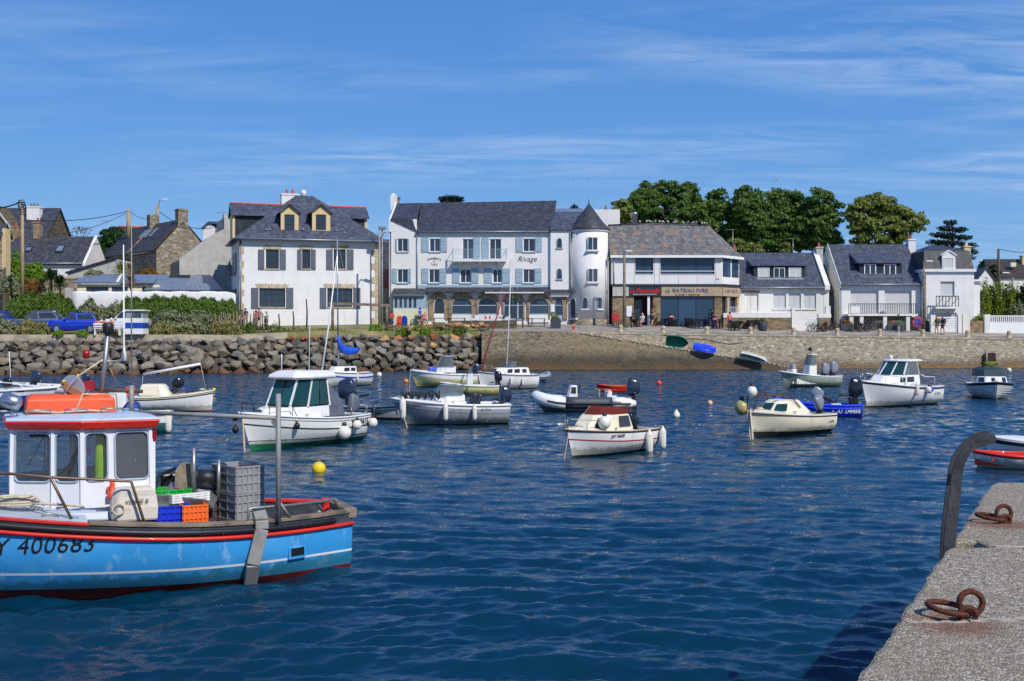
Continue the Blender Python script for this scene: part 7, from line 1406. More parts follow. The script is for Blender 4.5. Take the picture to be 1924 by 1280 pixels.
r=boat('white_dayboat','white wooden dayboat with raised white boom and black outboard',320,773,2,'sailboat');h=Hull(r,3.9,1.75,.62,.66,.88,.25,.8,.42,.1,3,1.7);h.bands([('antifouling','antifoul_red',.05,2),('topsides','gel',HS(h,.15),5),('black_band','antifoul_black',HS(h,.09),1),('toe_rail','gel_cream',None,1)]);h.deck(0,1,'gel_cream',.05,name='deck');h.rub('gel_cream',.025)
CL=[(.66,[(-1.4,.6),(-.3,.6),(.1,.4)]),(1.15,[(-1.3,.45),(-.5,.45),(-.3,.28)])];cabin(r,'coachroof','gel_cream',CL,.1);panel(r,'hatch','frame_dark',[(.72,[(.8,.3),(1.3,.25)]),(.86,[(.8,.25),(1.3,.2)])],0,0,0,1,0,1);mb=MB();mb.box(.7,-.3,.7,1.2,.3,.86);mb.build('hatch',M['frame_dark'],r,bevel=.03)
mb=MB();mb.tube([(-1.3,0,1.55),(1.35,0,1.98)],[.05,.06],8);mb.build('boom',M['frame_white'],r);rails(r,[[(1.35,0,1.98),(1.6,0,.85)],[(-1.3,0,1.55),(-1.4,0,.7)]],.012,'rope','boom_line');outboard(r,.12,.1,.8,'cowl_black',.95,.9,.2);mb=MB();mb.tube([(-.3,0,.95),(1.0,.1,.93)],.03,6);mb.build('blue_oar',M['gel_blue'],r)
fit(h)
r=boat('net_boat','small teal and white net boat half hidden behind the blue fishing boat cabin',245,812,185,'fishing boat');h=Hull(r,3.7,1.7,.66,.66,.85,.25,.9,.42,.3);M['teal']=pmat('teal_hull',c(60,130,130),.4,var=.2,stain=c(170,140,80));h.bands([('lower_hull','teal',.35,3),('upper_hull','gel',None,2)]);h.cockpit(0,.75,'gel');h.deck(.75,1);h.rub('gel_cream',.05)
cabin(r,'engine_box','gel',[(.2,[(-.4,.5),(.7,.45)]),(1.3,[(-.3,.45),(.6,.4)])],.04);mb=MB();mb.box(-.7,-.5,.5,-.2,.5,1.0);mb.build('net_heap',M['sail_blue'],r,bevel=.15);mb=MB();mb.tube([(1.1,.2,1.45),(-.9,.2,1.35)],.06,7);mb.build('spar',M['wood_dark'],r);mb=MB();mb.box(.9,.1,1.4,1.3,.3,1.7);mb.build('danger_flag',M['sail_red'],r);mb=MB();mb.box(-.55,-.2,1.2,-.25,.2,1.5);mb.build('orange_marker',M['orange'],r);fender(r,(-1.95,.55,.35),'long white fender on the net boat stern beside the red fishing boat roof','long',1.15,top=(-1.8,.5,.75))
def buoy(px,py,r_,mat,label,shape='ball',top=None):
 p=Wp(px,py);t=thing('buoy',label,'buoy',(p.x,p.y,r_*.55),0,'mooring buoys');mb=MB()
 if shape=='pear':mb.lathe([(r_*.05,-r_),(r_*.7,-r_*.75),(r_,0),(r_*.8,r_*.6),(r_*.4,r_*1.2),(r_*.15,r_*1.5),(.01,r_*1.55)],16)
 else:mb.ball((0,0,0),r_,18,12)
 mb.build('float_body',M[mat],t);mb=MB();mb.torus((0,0,r_*(1.55 if shape=='pear' else 1.02)),r_*.2,r_*.06,12,6,Matrix.Rotation(PI/2,3,'X'));mb.build('eye',M['steel'],t)
M['buoy_orange']=pmat('orange_buoy',c(232,130,30),.4);M['buoy_red']=pmat('red_buoy',c(220,60,30),.4);M['buoy_pink']=pmat('faded_pink_buoy',c(238,186,150),.5,stain=c(200,120,80));M['buoy_cream']=pmat('cream_buoy',c(238,226,196),.4,stain=c(180,150,90))
buoy(599,888,.165,'yellow','round yellow mooring buoy in front of the pilothouse boat');buoy(763,719,.16,'buoy_orange','small orange buoy left of the yellow motor boat');buoy(712.5,707,.2,'fender','white ball buoy right of the sailing cruiser');buoy(1271,784,.14,'buoy_cream','cream pear shaped buoy right of the cream cabin boat','pear');buoy(1334,760,.12,'buoy_pink','faded pink buoy left of the low cream boat');buoy(1238,723,.17,'buoy_red','red buoy alone near the slipway');buoy(402,734,.1,'yellow','tiny yellow float by the stern of the white dayboat')
buoy(1896,698,.2,'fender','white float right of the clinker boat canopy')
def upturned(name,label,px,py,Y,L,B,mat,rot,cat='dinghy'):
 p=P(px,py,Y);t=thing(name,label,cat,p,0,'dinghies drawn up on the slipway');h=Hull(t,L,B,.3,.3,.36,.12,.85,.4,.1,4,2,3);h.bands([('hull',mat,None,4)]);h.cockpit(0,.95,mat,.06,-.02);h.rub(mat,.03,0);t.rotation_euler=rot;WM[t.name]=Matrix.Translation(p)@t.rotation_euler.to_matrix().to_4x4();return t
M['green_boat']=pmat('dark_green_boat',c(20,110,84),.5,var=.2,scale=4,bmp=.3,bscale=6)
t=upturned('green_dinghy','green dinghy leaning bottom up against the harbour wall',1272,640,107.6,2.0,1.2,'green_boat',(math.radians(118),math.radians(4),math.radians(-2)));mb=MB();[mb.tube([(x,-.4,-.13),(x,.4,-.13)],.03,5)for x in(-.6,-.2,.2,.6)];mb.build('ribs',M['green_boat'],t)
t=upturned('blue_dinghy','blue dinghy lying upside down on the slipway',1325,651,107.4,2.1,1.2,'gel_blue_bright',(math.radians(200),math.radians(10),math.radians(-8)))
t=upturned('white_dinghy','slim white dinghy lying on the lower slipway',1417,668,107.3,2.5,.8,'gel',(math.radians(150),math.radians(14),math.radians(0)))
mb=MB();pts=[P(x,y,108.2)for x,y in((1245,629),(1262,636),(1300,637),(1325,638),(1345,643),(1370,647),(1396,644))];t=thing('slack_rope','dark slack rope hanging along the harbour wall above the dinghies','rope',pts[0]);mb.tube(pts,.05,5);mb.build('strand',M['rope_dark'],t,True)
FL=7.6;FA=math.radians(204);fh=Vector((math.cos(FA),math.sin(FA),0));stern=Vector((-2.47,17.3,0))
r=thing('fishing_boat','blue fishing boat with red trim, white wheelhouse and bulky deck gear','fishing boat',stern+fh*FL/2,FA);FB=r
FI=WM[r.name].inverted()
def L(px,ac,py=None,z=None):
 """boat coordinates of the point at this photo column, `ac` metres to port of the keel line, at photo row py (or height z)"""
 k=(px-CX)/F;o=WM[FB.name]@Vector((0,ac,0));s_=(k*o.y-o.x)/(fh.x-k*fh.y);Y=(o+fh*s_).y
 return Vector((s_,ac,z if z is not None else H-(py-HY)*Y/F))
M['hull_blue']=pmat('scuffed_blue_paint',c(54,150,214),.35,var=.16,scale=1.4,coat=.15,col2=c(104,178,222),amt=(.54,.9),stain=c(168,204,222),sscale=(7,7,2.6),samt=(.58,.78),wl=c(40,96,84))
M['deck_grey']=pmat('worn_pale_deck',c(164,174,188),.45,var=.1,scale=3,stain=c(120,122,120),sscale=(3,3,3));M['roof_grey']=pmat('pale_blue_roof',c(178,196,212),.45,var=.08,scale=3,stain=c(140,146,150),sscale=(4,4,4))
M['cabin_white']=pmat('white_cabin_paint',(.74,.75,.78,1),.35,var=.04,scale=2,coat=.2,stain=c(170,150,120),sscale=(6,6,1.2),samt=(.66,.92));M['inner_grey']=pmat('dark_blue_grey_paint',c(52,58,70),.6,var=.25,scale=5,stain=c(90,90,92),sscale=(5,5,5));M['red_worn']=pmat('worn_red_paint',c(208,44,30),.45,var=.15,scale=4,col2=c(150,34,30),amt=(.6,.85),coat=.1)
h=Hull(r,FL,2.96,.76,.93,1.55,.55,.37,.36,.7,3.4,1.35,1.9)
h.bands([('antifouling','antifoul_red',lambda t:.05+.17*t,4),('lower_topsides','hull_blue',lambda t:.235+.2*t,3),('white_stripe','frame_white',lambda t:.265+.2*t,1),('topsides','hull_blue',HS(h,.17),6),('red_strake','red_worn',HS(h,.11),1),('bulwark','inner_grey',None,1)],40)
h.rub('red_worn',.03,-.14,name='red_moulding',off=.015);h.rub('rubber',.042,-.06,.04,1,'rubber_fender_strip',.02,False);h.cockpit(0,.47,'inner_grey',.13,.3,n=20);h.deck(.47,1,'deck_grey',.14,n=16)
def cap(t0,t1,name,mat,w_=.15,dz=.01,th=.045,sides=(1,-1)):
 mb=MB()
 for sd in sides:
  a=h.edge(t0,t1,sd,-.02,dz,18);c_=h.edge(t0,t1,sd,w_,dz,18);mb.loft([[p,p+Vector((0,0,th)),q+Vector((0,0,th)),q]for p,q in zip(a,c_)])
 return mb.build(name,M[mat],r,bevel=.008)
cap(0.0,.47,'wooden_capping','wood',sides=(1,));cap(0,.47,'red_capping','red_worn',sides=(-1,));cap(.47,1,'red_toe_rail','red_worn',.05,.0,.04)
q0=h.pt(0,.76,1);mb=MB();mb.box(q0.x-.06,-q0.y-.03,.70,q0.x+.12,q0.y+.03,.835);mb.build('stern_timber',M['wood'],r,bevel=.01)
FP=[(-1.05,.84),(-.55,.845),(-.2,.85),(.14,.68),(.62,.44)];z0,z1=1.08,2.08;lean=.035
loop=FP+[(x,-w_)for x,w_ in reversed(FP)]
fac=[(FP[i],FP[i+1],i)for i in range(4)]+[((x2,-w2),(x1,-w1),i)for i,((x1,w1),(x2,w2))in enumerate(zip(FP,FP[1:]))]+[((FP[4][0],FP[4][1]),(FP[4][0],-FP[4][1]),4)]
HOLE={0:(.06,.34,.90,.95),1:(.12,.34,.90,.95),2:(.10,.33,.92,.95),3:(.05,.33,.93,.95),4:(.08,.33,.92,.95)}
wallb=MB();gask=MB();panes=[]
def rr(u0,v0,u1,v1,wd,ht,rad=.075,n=5):
 out=[]
 for cx_,cy_,a0 in((u1-rad/wd,v1-rad/ht,0),(u0+rad/wd,v1-rad/ht,90),(u0+rad/wd,v0+rad/ht,180),(u1-rad/wd,v0+rad/ht,270)):
  for i in range(n+1):a=math.radians(a0+90*i/n);out.append((cx_+rad/wd*math.cos(a),cy_+rad/ht*math.sin(a)))
 return out
for a,b_,ty in fac:
 A,B=Vector((a[0],a[1],z0)),Vector((b_[0],b_[1],z0));wd=(B-A).length;ht=z1-z0;T=lambda u,v:A.lerp(B,u)*1+Vector((0,0,ht*v))-Vector((A.lerp(B,u).x*.02,A.lerp(B,u).y*lean,0))*v
 u0,v0,u1,v1=HOLE[ty];hp=rr(u0,v0,u1,v1,wd,ht);m_=((u0+u1)/2,(v0+v1)/2);outp=[]
 for(u,v)in hp:
  du,dv=u-m_[0],v-m_[1];k=min([(1-m_[0])/du if du>1e-6 else 9,-m_[0]/du if du<-1e-6 else 9,(1-m_[1])/dv if dv>1e-6 else 9,-m_[1]/dv if dv<-1e-6 else 9]);outp.append((m_[0]+du*k,m_[1]+dv*k))
 for cnr in((0,0),(1,0),(1,1),(0,1)):
  j=min(range(len(outp)),key=lambda i:(outp[i][0]-cnr[0])**2+(outp[i][1]-cnr[1])**2);outp[j]=cnr
 n=len(hp);nrm=(B-A).cross(Vector((0,0,1))).normalized();mid=(A+B)/2;mid.z=0
 if nrm.dot(mid-Vector((-.2,0,0)))<0:nrm=-nrm
 I=[T(*p)for p in hp];O=[T(*p)for p in outp];I2=[p-nrm*.04 for p in I];O2=[p-nrm*.04 for p in O]
 wallb.add(O+I+I2+O2,[(i,(i+1)%n,n+(i+1)%n,n+i)for i in range(n)]+[(n+i,n+(i+1)%n,2*n+(i+1)%n,2*n+i)for i in range(n)]+[(2*n+i,2*n+(i+1)%n,3*n+(i+1)%n,3*n+i)for i in range(n)])
 gask=MB();gask.tube([p+nrm*.004 for p in I],.014,6,closed=True)
 mb=MB();mb.add([p-nrm*.016 for p in I],[tuple(range(n))]);w1_=mb.build('window',M['cabin_pane_dark' if ty==0 and a[1]>0 else 'cabin_pane'],r);gask.build('gasket',M['deck_grey'],w1_)
x=FP[0][0];wallb.box(x-.04,-.83,z0,x,-.25,z1);wallb.box(x-.04,.3,z0,x,.83,z1);wallb.box(x-.04,-.25,z1-.12,x,.3,z1)
for(x,y)in FP[:1]+FP[2:]:
 for sd in(1,-1):wallb.beam((x,y*sd,z0),(x*.98,y*sd*(1-lean),z1),.05,.05,(0,1,0))
wallb.build('wheelhouse_wall',M['cabin_white'],r)
off=lambda d:[(x+(d if i==4 else(-d if i==0 else d*.3)),w_+d)for i,(x,w_)in enumerate(FP)if i!=1 and i!=3]
offr=lambda d,z:[(x,w_,z)for x,w_ in off(d)]+[(x,-w_,z)for x,w_ in reversed(off(d))]
mb=MB();mb.loft([offr(.03,z1-.005),offr(.05,z1+.01),offr(.09,z1+.09),offr(.075,z1+.105)]);mb.build('red_fascia',M['red_worn'],r,bevel=.006)
mb=MB();mb.loft([offr(.07,z1+.1),offr(.065,z1+.13),offr(-.2,z1+.165)]);mb.build('roof',M['roof_grey'],r,bevel=.01)
mb=MB();mb.loft([offr(.06,.98),offr(.03,z0+.005)]);mb.build('wheelhouse_plinth',M['deck_grey'],r,bevel=.01)
mb=MB();mb.loft([[(-1.35,1.0,.9),(.0,1.02,.95),(.95,.7,1.05),(.95,-.7,1.05),(.0,-1.02,.95),(-1.35,-1.0,.9)],[(-1.3,.92,1.04),(.0,.95,1.07),(.85,.6,1.1),(.85,-.6,1.1),(.0,-.95,1.07),(-1.3,-.92,1.04)]]);mb.build('deck_coaming',M['deck_grey'],r,bevel=.03)
mb=MB();mb.box(-.9,-.75,1.06,.1,.75,1.1);mb.box(.05,-.5,1.08,.4,.5,1.38);mb.build('dashboard',M['inner_grey'],r);mb=MB();mb.torus((-.12,.28,1.62),.19,.016,24,6,Matrix.Rotation(1.25,3,'Y'));mb.tube([(-.12,.28,1.62),(.1,.28,1.4)],.02,6);mb.build('steering_wheel',M['black'],r)
mb=MB();mb.tube([(.2,.3,2.02),(.42,.46,1.62)],.008,5);mb.box(.05,.1,1.97,.4,.5,2.05);mb.build('wiper',M['black'],r);M['hivis']=pmat('lime_oilskin',c(150,186,30),.5,var=.25,scale=6)
mb=MB();mb.loft([[(-.46+.1*math.cos(a)*w_,.62+.09*math.sin(a)*w_,z)for a in[2*PI*i/10 for i in range(10)]]for z,w_ in((1.2,.9),(1.4,1.0),(1.65,1.05),(1.85,.9),(1.98,.3))],True,True);tag(mb.build('oilskin_jacket',M['hivis']),'lime green oilskin hanging inside the fishing boat wheelhouse','jacket').matrix_world=WM[r.name]
mb=MB();mb.box(-.72,.6,1.25,-.6,.72,1.8);tag(mb.build('life_jacket',pmat('red_white_cloth',c(150,40,50),.7,col2=c(220,210,210),scale=5),bevel=.03),'red and white life jacket hanging behind the wheelhouse window','life jacket').matrix_world=WM[r.name]
mb=MB();mb.box(-1.1,.72,z1-.18,-1.05,.84,z1-.02);mb.build('port_lamp',M['tail'],r)
ctr=L(122,-.12,z=z1+.15);t=thing('raft_box','orange life raft box lashed on the red edged wheelhouse roof','life raft',WM[r.name]@ctr,FA)
mb=MB();mb.loft([[(-.62,-.33,0),(.5,-.33,0),(.5,.33,0),(-.62,.33,0)],[(-.6,-.31,.2),(.48,-.31,.2),(.48,.31,.2),(-.6,.31,.2)],[(-.52,-.25,.25),(.42,-.25,.25),(.42,.25,.25),(-.52,.25,.25)]]);mb.build('shell',M['orange'],t,bevel=.02)
mb=MB();mb.tube([(-.62,.35,.01),(-.3,.36,.05),(.1,.355,.03),(.5,.36,.06)],.012,5);mb.tube([(-.66,.1,0),(-.64,.1,.24),(-.2,.3,.26),(-.1,.37,.02)],.012,5);mb.build('lashing',M['rope'],t)
mb=MB()
for x in(-.7,-.25,.2,.6):mb.tube([(x+ctr.x,.3,z1+.14),(x+ctr.x,.3,z1+.22),(x+ctr.x+.28,.3,z1+.22),(x+ctr.x+.28,.3,z1+.14)],.012,5)
mb.build('roof_rail',M['steel'],r);mb=MB();p=L(22,.3,z=z1+.14);mb.tube([p,p+Vector((0,0,.12))],.02,6);n0=len(mb.v);mb.lathe([(.03,-.13),(.09,-.1),(.1,.0),(.11,.1),(.1,.11),(.02,.09)],16,(0,0,0),'x');mb.xf(Matrix.Translation(p+Vector((0,0,.2)))@Matrix.Rotation(-.5,4,'Z')@Matrix.Rotation(-.25,4,'Y'),n0);mb.build('searchlight',M['alu'],r)
rf=L(138,-.25,727);t=thing('radar_reflector','grey and bronze radar reflector on a rope above the orange box','radar reflector',WM[r.name]@rf,FA+.5)
for Mx,nm_,mt in((Matrix.Rotation(PI/2,3,'X'),'disc','bronze'),(Matrix.Identity(3),'disc','roof_grey'),(Matrix.Rotation(PI/2,3,'Y'),'disc','roof_grey')):
 if mt=='bronze':M['bronze']=pmat('faded_bronze',c(150,104,78),.45,.4)
 mb=MB();mb.lathe([(.17,-.003),(.17,.003)],20);mb.xf((Matrix.Rotation(.9,3,'X')@Matrix.Rotation(.5,3,'Y')@Mx).to_4x4());mb.build(nm_,M[mt],t)
mb=MB();[mb.ball(Vector((math.cos(a)*.165,0,math.sin(a)*.165)),.022,8,6)for a in(.5,2.0,3.6,5.2)];mb.build('corner_clip',M['yellow'],t)
m0,m1=L(187,-.35,z=z1+.1),L(204,-.35,612);mb=MB();mb.tube([m0,m1],.035,8);a,e=L(150,-.35,679),L(243,-.35,679);mb.tube([a,e],.018,6);mb.build('signal_mast',M['steel'],r)
mb=MB();mb.lathe([(.07,0),(.07,.05),(.075,.07),(.075,.13),(.05,.15)],14,L(203,-.35,627));mb.build('masthead_lamp',M['rubber'],r);mb=MB();mb.lathe([(.045,0),(.045,.11)],12,L(162,-.35,673));mb.build('red_lamp',M['tail'],r)
mb=MB();p,q=L(233,-.35,678),L(232,-.35,460);mb.tube([p,p.lerp(q,.1),p.lerp(q,.12),q],[.05,.02,.013,.008],6);mb.build('whip_aerial',M['frame_white'],r);mb=MB();mb.tube([L(193,-.35,676),rf+Vector((0,0,.1))],.012,5);mb.tube([rf,L(72,.2,790)],.012,5);mb.tube([L(200,-.35,678),L(220,-.6,722)],.008,4);mb.build('stay_rope',M['rope'],r)
mb=MB();[mb.tube([L(190+i*4,-.3,735),L(196+i*5,-.35,770+i*3),L(215+i*6,-.3,788)],.012,5)for i in range(4)];mb.tube([L(225,-.3,775),L(240,-.3,757),L(258,-.25,757),L(268,-.2,782)],.014,6);mb.build('cables',M['rubber'],r)
pa,pb=L(247,.0,z=z1+.14),L(247,.0,724);mb=MB();mb.tube([pa,pb],.035,8);mb.tube([pb,L(247,.0,395)],[.012,.006],5);mb.build('aerial_mast',M['grey_paint'],r);p,q=L(247,.0,774),L(523,1.2,786);mb=MB();mb.tube([p,q],.028,8);mb.build('boom',M['grey_paint'],r)
mb=MB();p0,p1=L(523,1.2,z=.82),L(523,1.2,740);mb.tube([p0,p1],.035,10);mb.tube([L(545,1.05,z=.82),L(526,1.18,945)],.022,6);mb.tube([L(519,1.12,z=.82),L(520,1.15,952)],.02,6);mb.beam(L(512,1.15,790),L(522,1.2,806),.03,.05);mb.build('gallows_post',M['grey_paint'],r)
mb=MB();mb.tube([L(466,1.25,990),L(467,1.25,958),L(472,1.24,955),L(540,1.1,950),L(600,.8,943),L(627,.55,938),L(640,.5,963)],.02,7);mb.tube([L(596,.8,944),L(606,.65,960)],.02,6);mb.build('stern_rail',M['steel'],r)
mb=MB();mb.lathe([(.085,0),(.07,.03),(.055,.06),(.055,.14),(.075,.18),(.07,.2)],14,L(612,.35,963));mb.build('bollard',M['red_worn'],r);mb=MB();mb.torus(L(612,.35,962),.1,.018,18,6);mb.build('bollard_rope',M['rope'],r)
mb=MB();mb.tube([L(-80,1.2,882),L(95,1.28,897),L(232,1.28,904),L(247,1.28,906),L(277,1.30,1000)],.018,7);mb.tube([L(95,1.28,898),L(137,1.15,981)],.018,7);mb.tube([L(-40,1.2,884),L(-20,1.1,975)],.018,7);M['brown_rail']=pmat('brown_steel',c(112,92,72),.45,.4,var=.2,scale=9);mb.build('side_rail',M['brown_rail'],r)
mb=MB();mb.tube([L(75,1.1,979),L(80,1.1,968),L(90,1.1,965),L(108,1.1,968),L(113,1.1,980)],.014,6);mb.build('cleat',M['steel'],r)
t=thing('rope_coil','loose coil of pale rope on the blue fishing boat foredeck','rope',WM[r.name]@L(30,.75,952));mb=MB();mb.tube([((.34-.002*i)*math.cos(i*.35),(.22-.001*i)*math.sin(i*.35),.02+.0016*i)for i in range(72)],.016,6);mb.tube([(.2,-.1,.05),(.4,-.18,.06),(.7,-.15,.04),(.9,-.2,.03)],.016,6);mb.build('strand',M['rope'],t)
tq=[t_ for t_ in[i/200 for i in range(200)]]
def side_t(px,z):return min(tq,key=lambda t_:abs(CX+F*(WM[r.name]@h.pt(t_,z,1)).x/(WM[r.name]@h.pt(t_,z,1)).y-px))
mb=MB();pts=[h.pt(side_t(490,.88),.92,1,.0)+Vector((0,-.1,.04)),h.pt(side_t(489,.84),.86,1,.09),h.pt(side_t(486,.75),.75,1,.10),h.pt(side_t(474,.3),.3,1,.12),h.pt(side_t(464,-.1),-.12,1,.18)]
for a,e in zip(pts,pts[1:]):mb.beam(a,e,.17,.08,(0,1,.3))
mb.build('boarding_bracket',M['grey_paint'],r,bevel=.01)
t_=side_t(560,.36);p,e=h.pt(t_-.012,.36,1),h.pt(t_+.018,.36,1);mb=MB();dx=(e-p);M_=frame_M((p+e)/2+Vector((0,.004,0)),dx,(0,0,1));mb.box(-.11,-.055,-.02,.11,.055,.006);mb.xf(M_);o=mb.build('scupper',M['black'],r);mb=MB();mb.box(-.14,-.085,-.02,.14,-.056,.012);mb.box(-.14,.056,-.02,.14,.07,.012);mb.box(-.14,-.056,-.02,-.111,.056,.012);mb.box(.111,-.056,-.02,.14,.056,.012);mb.xf(M_);mb.build('frame',M['hull_blue'],o)
h.text('AY 400683',side_t(66,.70),.72,.285,'lettering_black',1,.18)
def crate(label,p,size,mat,rz=0,rim=None,group='fish crates on the blue fishing boat'):
 lx,ly,lz=size;t=thing('fish_crate',label,'crate',WM[r.name]@Vector(p),FA+rz,group);mb=MB();w_=.02
 mb.box(-lx/2,-ly/2,0,lx/2,ly/2,w_)
 for sx in(-1,1):mb.box(sx*lx/2,-ly/2,0,sx*(lx/2-w_),ly/2,lz);mb.box(-lx/2,sx*ly/2,0,lx/2,sx*(ly/2-w_),lz)
 mb.build('tray',M[mat],t);mb=MB()
 for z in(lz*.02,lz*.36,lz*.68,lz*.96):
  for sx in(-1,1):mb.box(-lx/2-.015,sx*(ly/2+.015),z,lx/2+.015,sx*ly/2,z+.022);mb.box(sx*lx/2,-ly/2,z,sx*(lx/2+.015),ly/2,z+.022)
 for i in range(6):
  x=lerp(-lx/2,lx/2-.02,i/5)
  for sx in(-1,1):mb.box(x,sx*(ly/2+.014),.0,x+.02,sx*ly/2,lz)
 for i in range(4):
  y=lerp(-ly/2,ly/2-.02,i/3)
  for sx in(-1,1):mb.box(sx*lx/2,y,0,sx*(lx/2+.014),y+.02,lz)
 mb.build('ribs',M[mat],t);return t
M['crate_grey']=pmat('grey_crate_plastic',c(142,142,142),.55,var=.1,scale=5,stain=c(110,108,104),sscale=(6,6,3));M['crate_orange']=pmat('orange_crate_plastic',c(236,104,30),.5,var=.08);M['crate_dark']=pmat('purple_brown_crate',c(74,56,62),.55,var=.1)
sp_=L(447,.5,z=.42)
for i,lb in enumerate(('grey fish crate at the bottom of the stack','grey fish crate in the middle of the stack','grey fish crate on top of the stack')):crate(lb,sp_+Vector((0,0,i*.365)),(.42,.62,.36),'crate_grey',.35)
sp2=L(412,.25,z=.42);crate('dark brown fish crate behind the grey stack',sp2+Vector((.1,-.05,.0)),(.55,.42,.34),'crate_dark',.2);crate('second dark crate stacked behind the grey crates',sp2+Vector((.1,-.05,.345)),(.55,.42,.34),'crate_dark',.2)
crate('blue fish crate at the foot of the wheelhouse',L(316,.95,z=.82),(.46,.34,.26),'blue_plastic',.05);crate('orange fish crate beside the blue one',L(362,1.0,z=.82),(.3,.34,.26),'crate_orange',.05);crate('green fish crate under the net hauler plate',L(316,.6,z=.98),(.5,.36,.26),'green_plastic',.15);crate('white fish crate on the blue and orange ones',L(348,.72,z=1.09),(.5,.32,.1),'frame_white',.3)
mb=MB();a,e=L(296,.95,z=.3),L(384,.95,z=.3);mb.box(a.x,.72,.3,e.x,1.14,.815);mb.build('side_locker',M['inner_grey'],r,bevel=.02);mb=MB();mb.box(a.x,.38,.3,e.x,.715,.975);mb.build('engine_casing',M['inner_grey'],r,bevel=.02)
mb=MB();mb.box(sp_.x-.7,-.35,.3,sp_.x+.55,.95,.415);mb.build('deck_boards',M['wood'],r)
mb=MB();a,e,a2,e2=L(294,.75,925),L(412,.75,940),L(322,.75,908),L(415,.75,918);mb.slab([L(294,.8,950),L(402,.95,955),L(415,.45,922),L(322,.35,908)],.03);mb.slab([L(294,.8,950),L(402,.95,955),L(388,.98,938),L(293,.84,928)],.02);nh=mb.build('net_hauler',M['steel'],r,bevel=.006)
mb=MB();mb.slab([L(328,.5,918),L(360,.55,920),L(362,.5,872),L(340,.45,871),L(330,.48,884)],.03);mb.build('side_plate',M['wood'],nh);p,q=L(364,.5,897),L(410,.5,899);mb=MB();mb.tube([p,p.lerp(q,.08),p.lerp(q,.12),p.lerp(q,.88),p.lerp(q,.92),q],[.15,.15,.11,.11,.15,.15],18);mb.build('roller',M['rubber'],nh)
mb=MB();mb.tube([L(364,.7,935),L(364,.7,842)],.028,8);mb.tube([L(411,.7,938),L(411,.7,864)],.026,8);mb.build('guide_post',M['steel'],nh);mb=MB();mb.beam(L(353,.95,955),L(353,.98,992),.03,.05);mb.beam(L(358,.95,957),L(378,1.0,992),.03,.05);mb.build('leg',M['steel'],nh);mb=MB();mb.tube([L(330,.4,880),L(300,.5,893),L(287,.7,930),L(285,.9,975),L(288,1.0,998)],.024,7);mb.tube([L(275,1.1,1000),L(279,1.0,960),L(273,.95,935)],.014,6);mb.build('hose',M['black'],nh);mb=MB();mb.box(*(L(318,.2,905)-Vector((.12,.1,.1))),*(L(318,.2,905)+Vector((.12,.1,.12))));mb.build('motor',M['black'],nh,bevel=.03)
M['dirty_white']=pmat('stained_white_canvas',c(206,198,184),.8,var=.12,scale=5,bmp=.4,bscale=9,stain=c(150,120,96),sscale=(5,5,3),samt=(.55,.85))
bp=L(250,1.0,z=.98);t=thing('gear_bag','stained white gear bag with dark lettering beside the wheelhouse','bag',WM[r.name]@bp,FA);mb=MB();mb.loft([[(x*sc,y*(1 if j<2 else .85),z)for x,y in((-.28,-.2),(.2,-.2),(.27,-.1),(.27,.1),(.2,.2),(-.28,.2))]for j,(z,sc)in enumerate(((-.05,1),(.12,1.03),(.26,.96),(.36,.82)))]);mb.build('canvas',M['dirty_white'],t,bevel=.03)
tx=text_mb('VOINE 8',.075,.1,.002);tx.v=[(-v[0]-.02,.212+v[2],v[1]+.2)for v in tx.v];tx.build('lettering',M['lettering_black'],t);mb=MB();mb.torus((.2,.225,.12),.07,.012,14,6,Matrix.Rotation(PI/2,3,'X'));mb.build('rope_loop',M['rope'],t)
fp=L(242,.9,940);t=thing('marker_float','orange sausage float lying on the white gear bag','float',WM[r.name]@fp,FA);mb=MB();mb.tube([(.24,0,-.06),(.16,0,-.03),(.12,0,-.02),(-.1,0,.03),(-.16,0,.045)],[.03,.04,.075,.075,.02],12);mb.build('float_body',M['orange'],t);mb=MB();mb.tube([(.22,0,-.06),(.24,.05,-.15),(.2,.08,-.24)],.014,5);mb.build('rope_tail',M['rope'],t)
lp=L(211,.93,925);t=thing('rescue_light','orange rescue light clipped to the white wheelhouse wall','rescue light',WM[r.name]@lp,FA);mb=MB();mb.lathe([(.055,-.08),(.06,-.06),(.06,0),(.035,.02),(.03,.1),(.035,.13),(.02,.14)],14);mb.build('lamp_body',M['orange'],t);mb=MB();mb.box(-.03,-.09,.02,.06,-.03,.06);mb.build('bracket',M['orange'],t)
mb=MB();mb.beam(L(183,.98,952),L(222,1.0,948),.04,.02);mb.build('hand_rail',M['frame_white'],r)
SK={n:pmat('skin_'+n,col,.55,var=.06)for n,col in(('a',c(206,156,126)),('b',c(170,116,88)))}
CL_={n:pmat('cloth_'+n,col,.85,var=.12,scale=6)for n,col in(('black',c(34,34,40)),('navy',c(38,50,84)),('pink',c(222,120,130)),('purple',c(190,70,160)),('white',c(222,220,216)),('blue',c(44,120,190)),('red',c(190,50,50)),('orange',c(214,112,50)),('grey',c(140,140,146)),('denim',c(70,96,140)),('khaki',c(120,112,84)),('green',c(92,112,60)))}
HAIR={n:pmat('hair_'+n,col,.7)for n,col in(('dark',c(44,34,28)),('blond',c(190,156,104)),('white',c(220,216,208)),('orange',c(220,96,40)))}
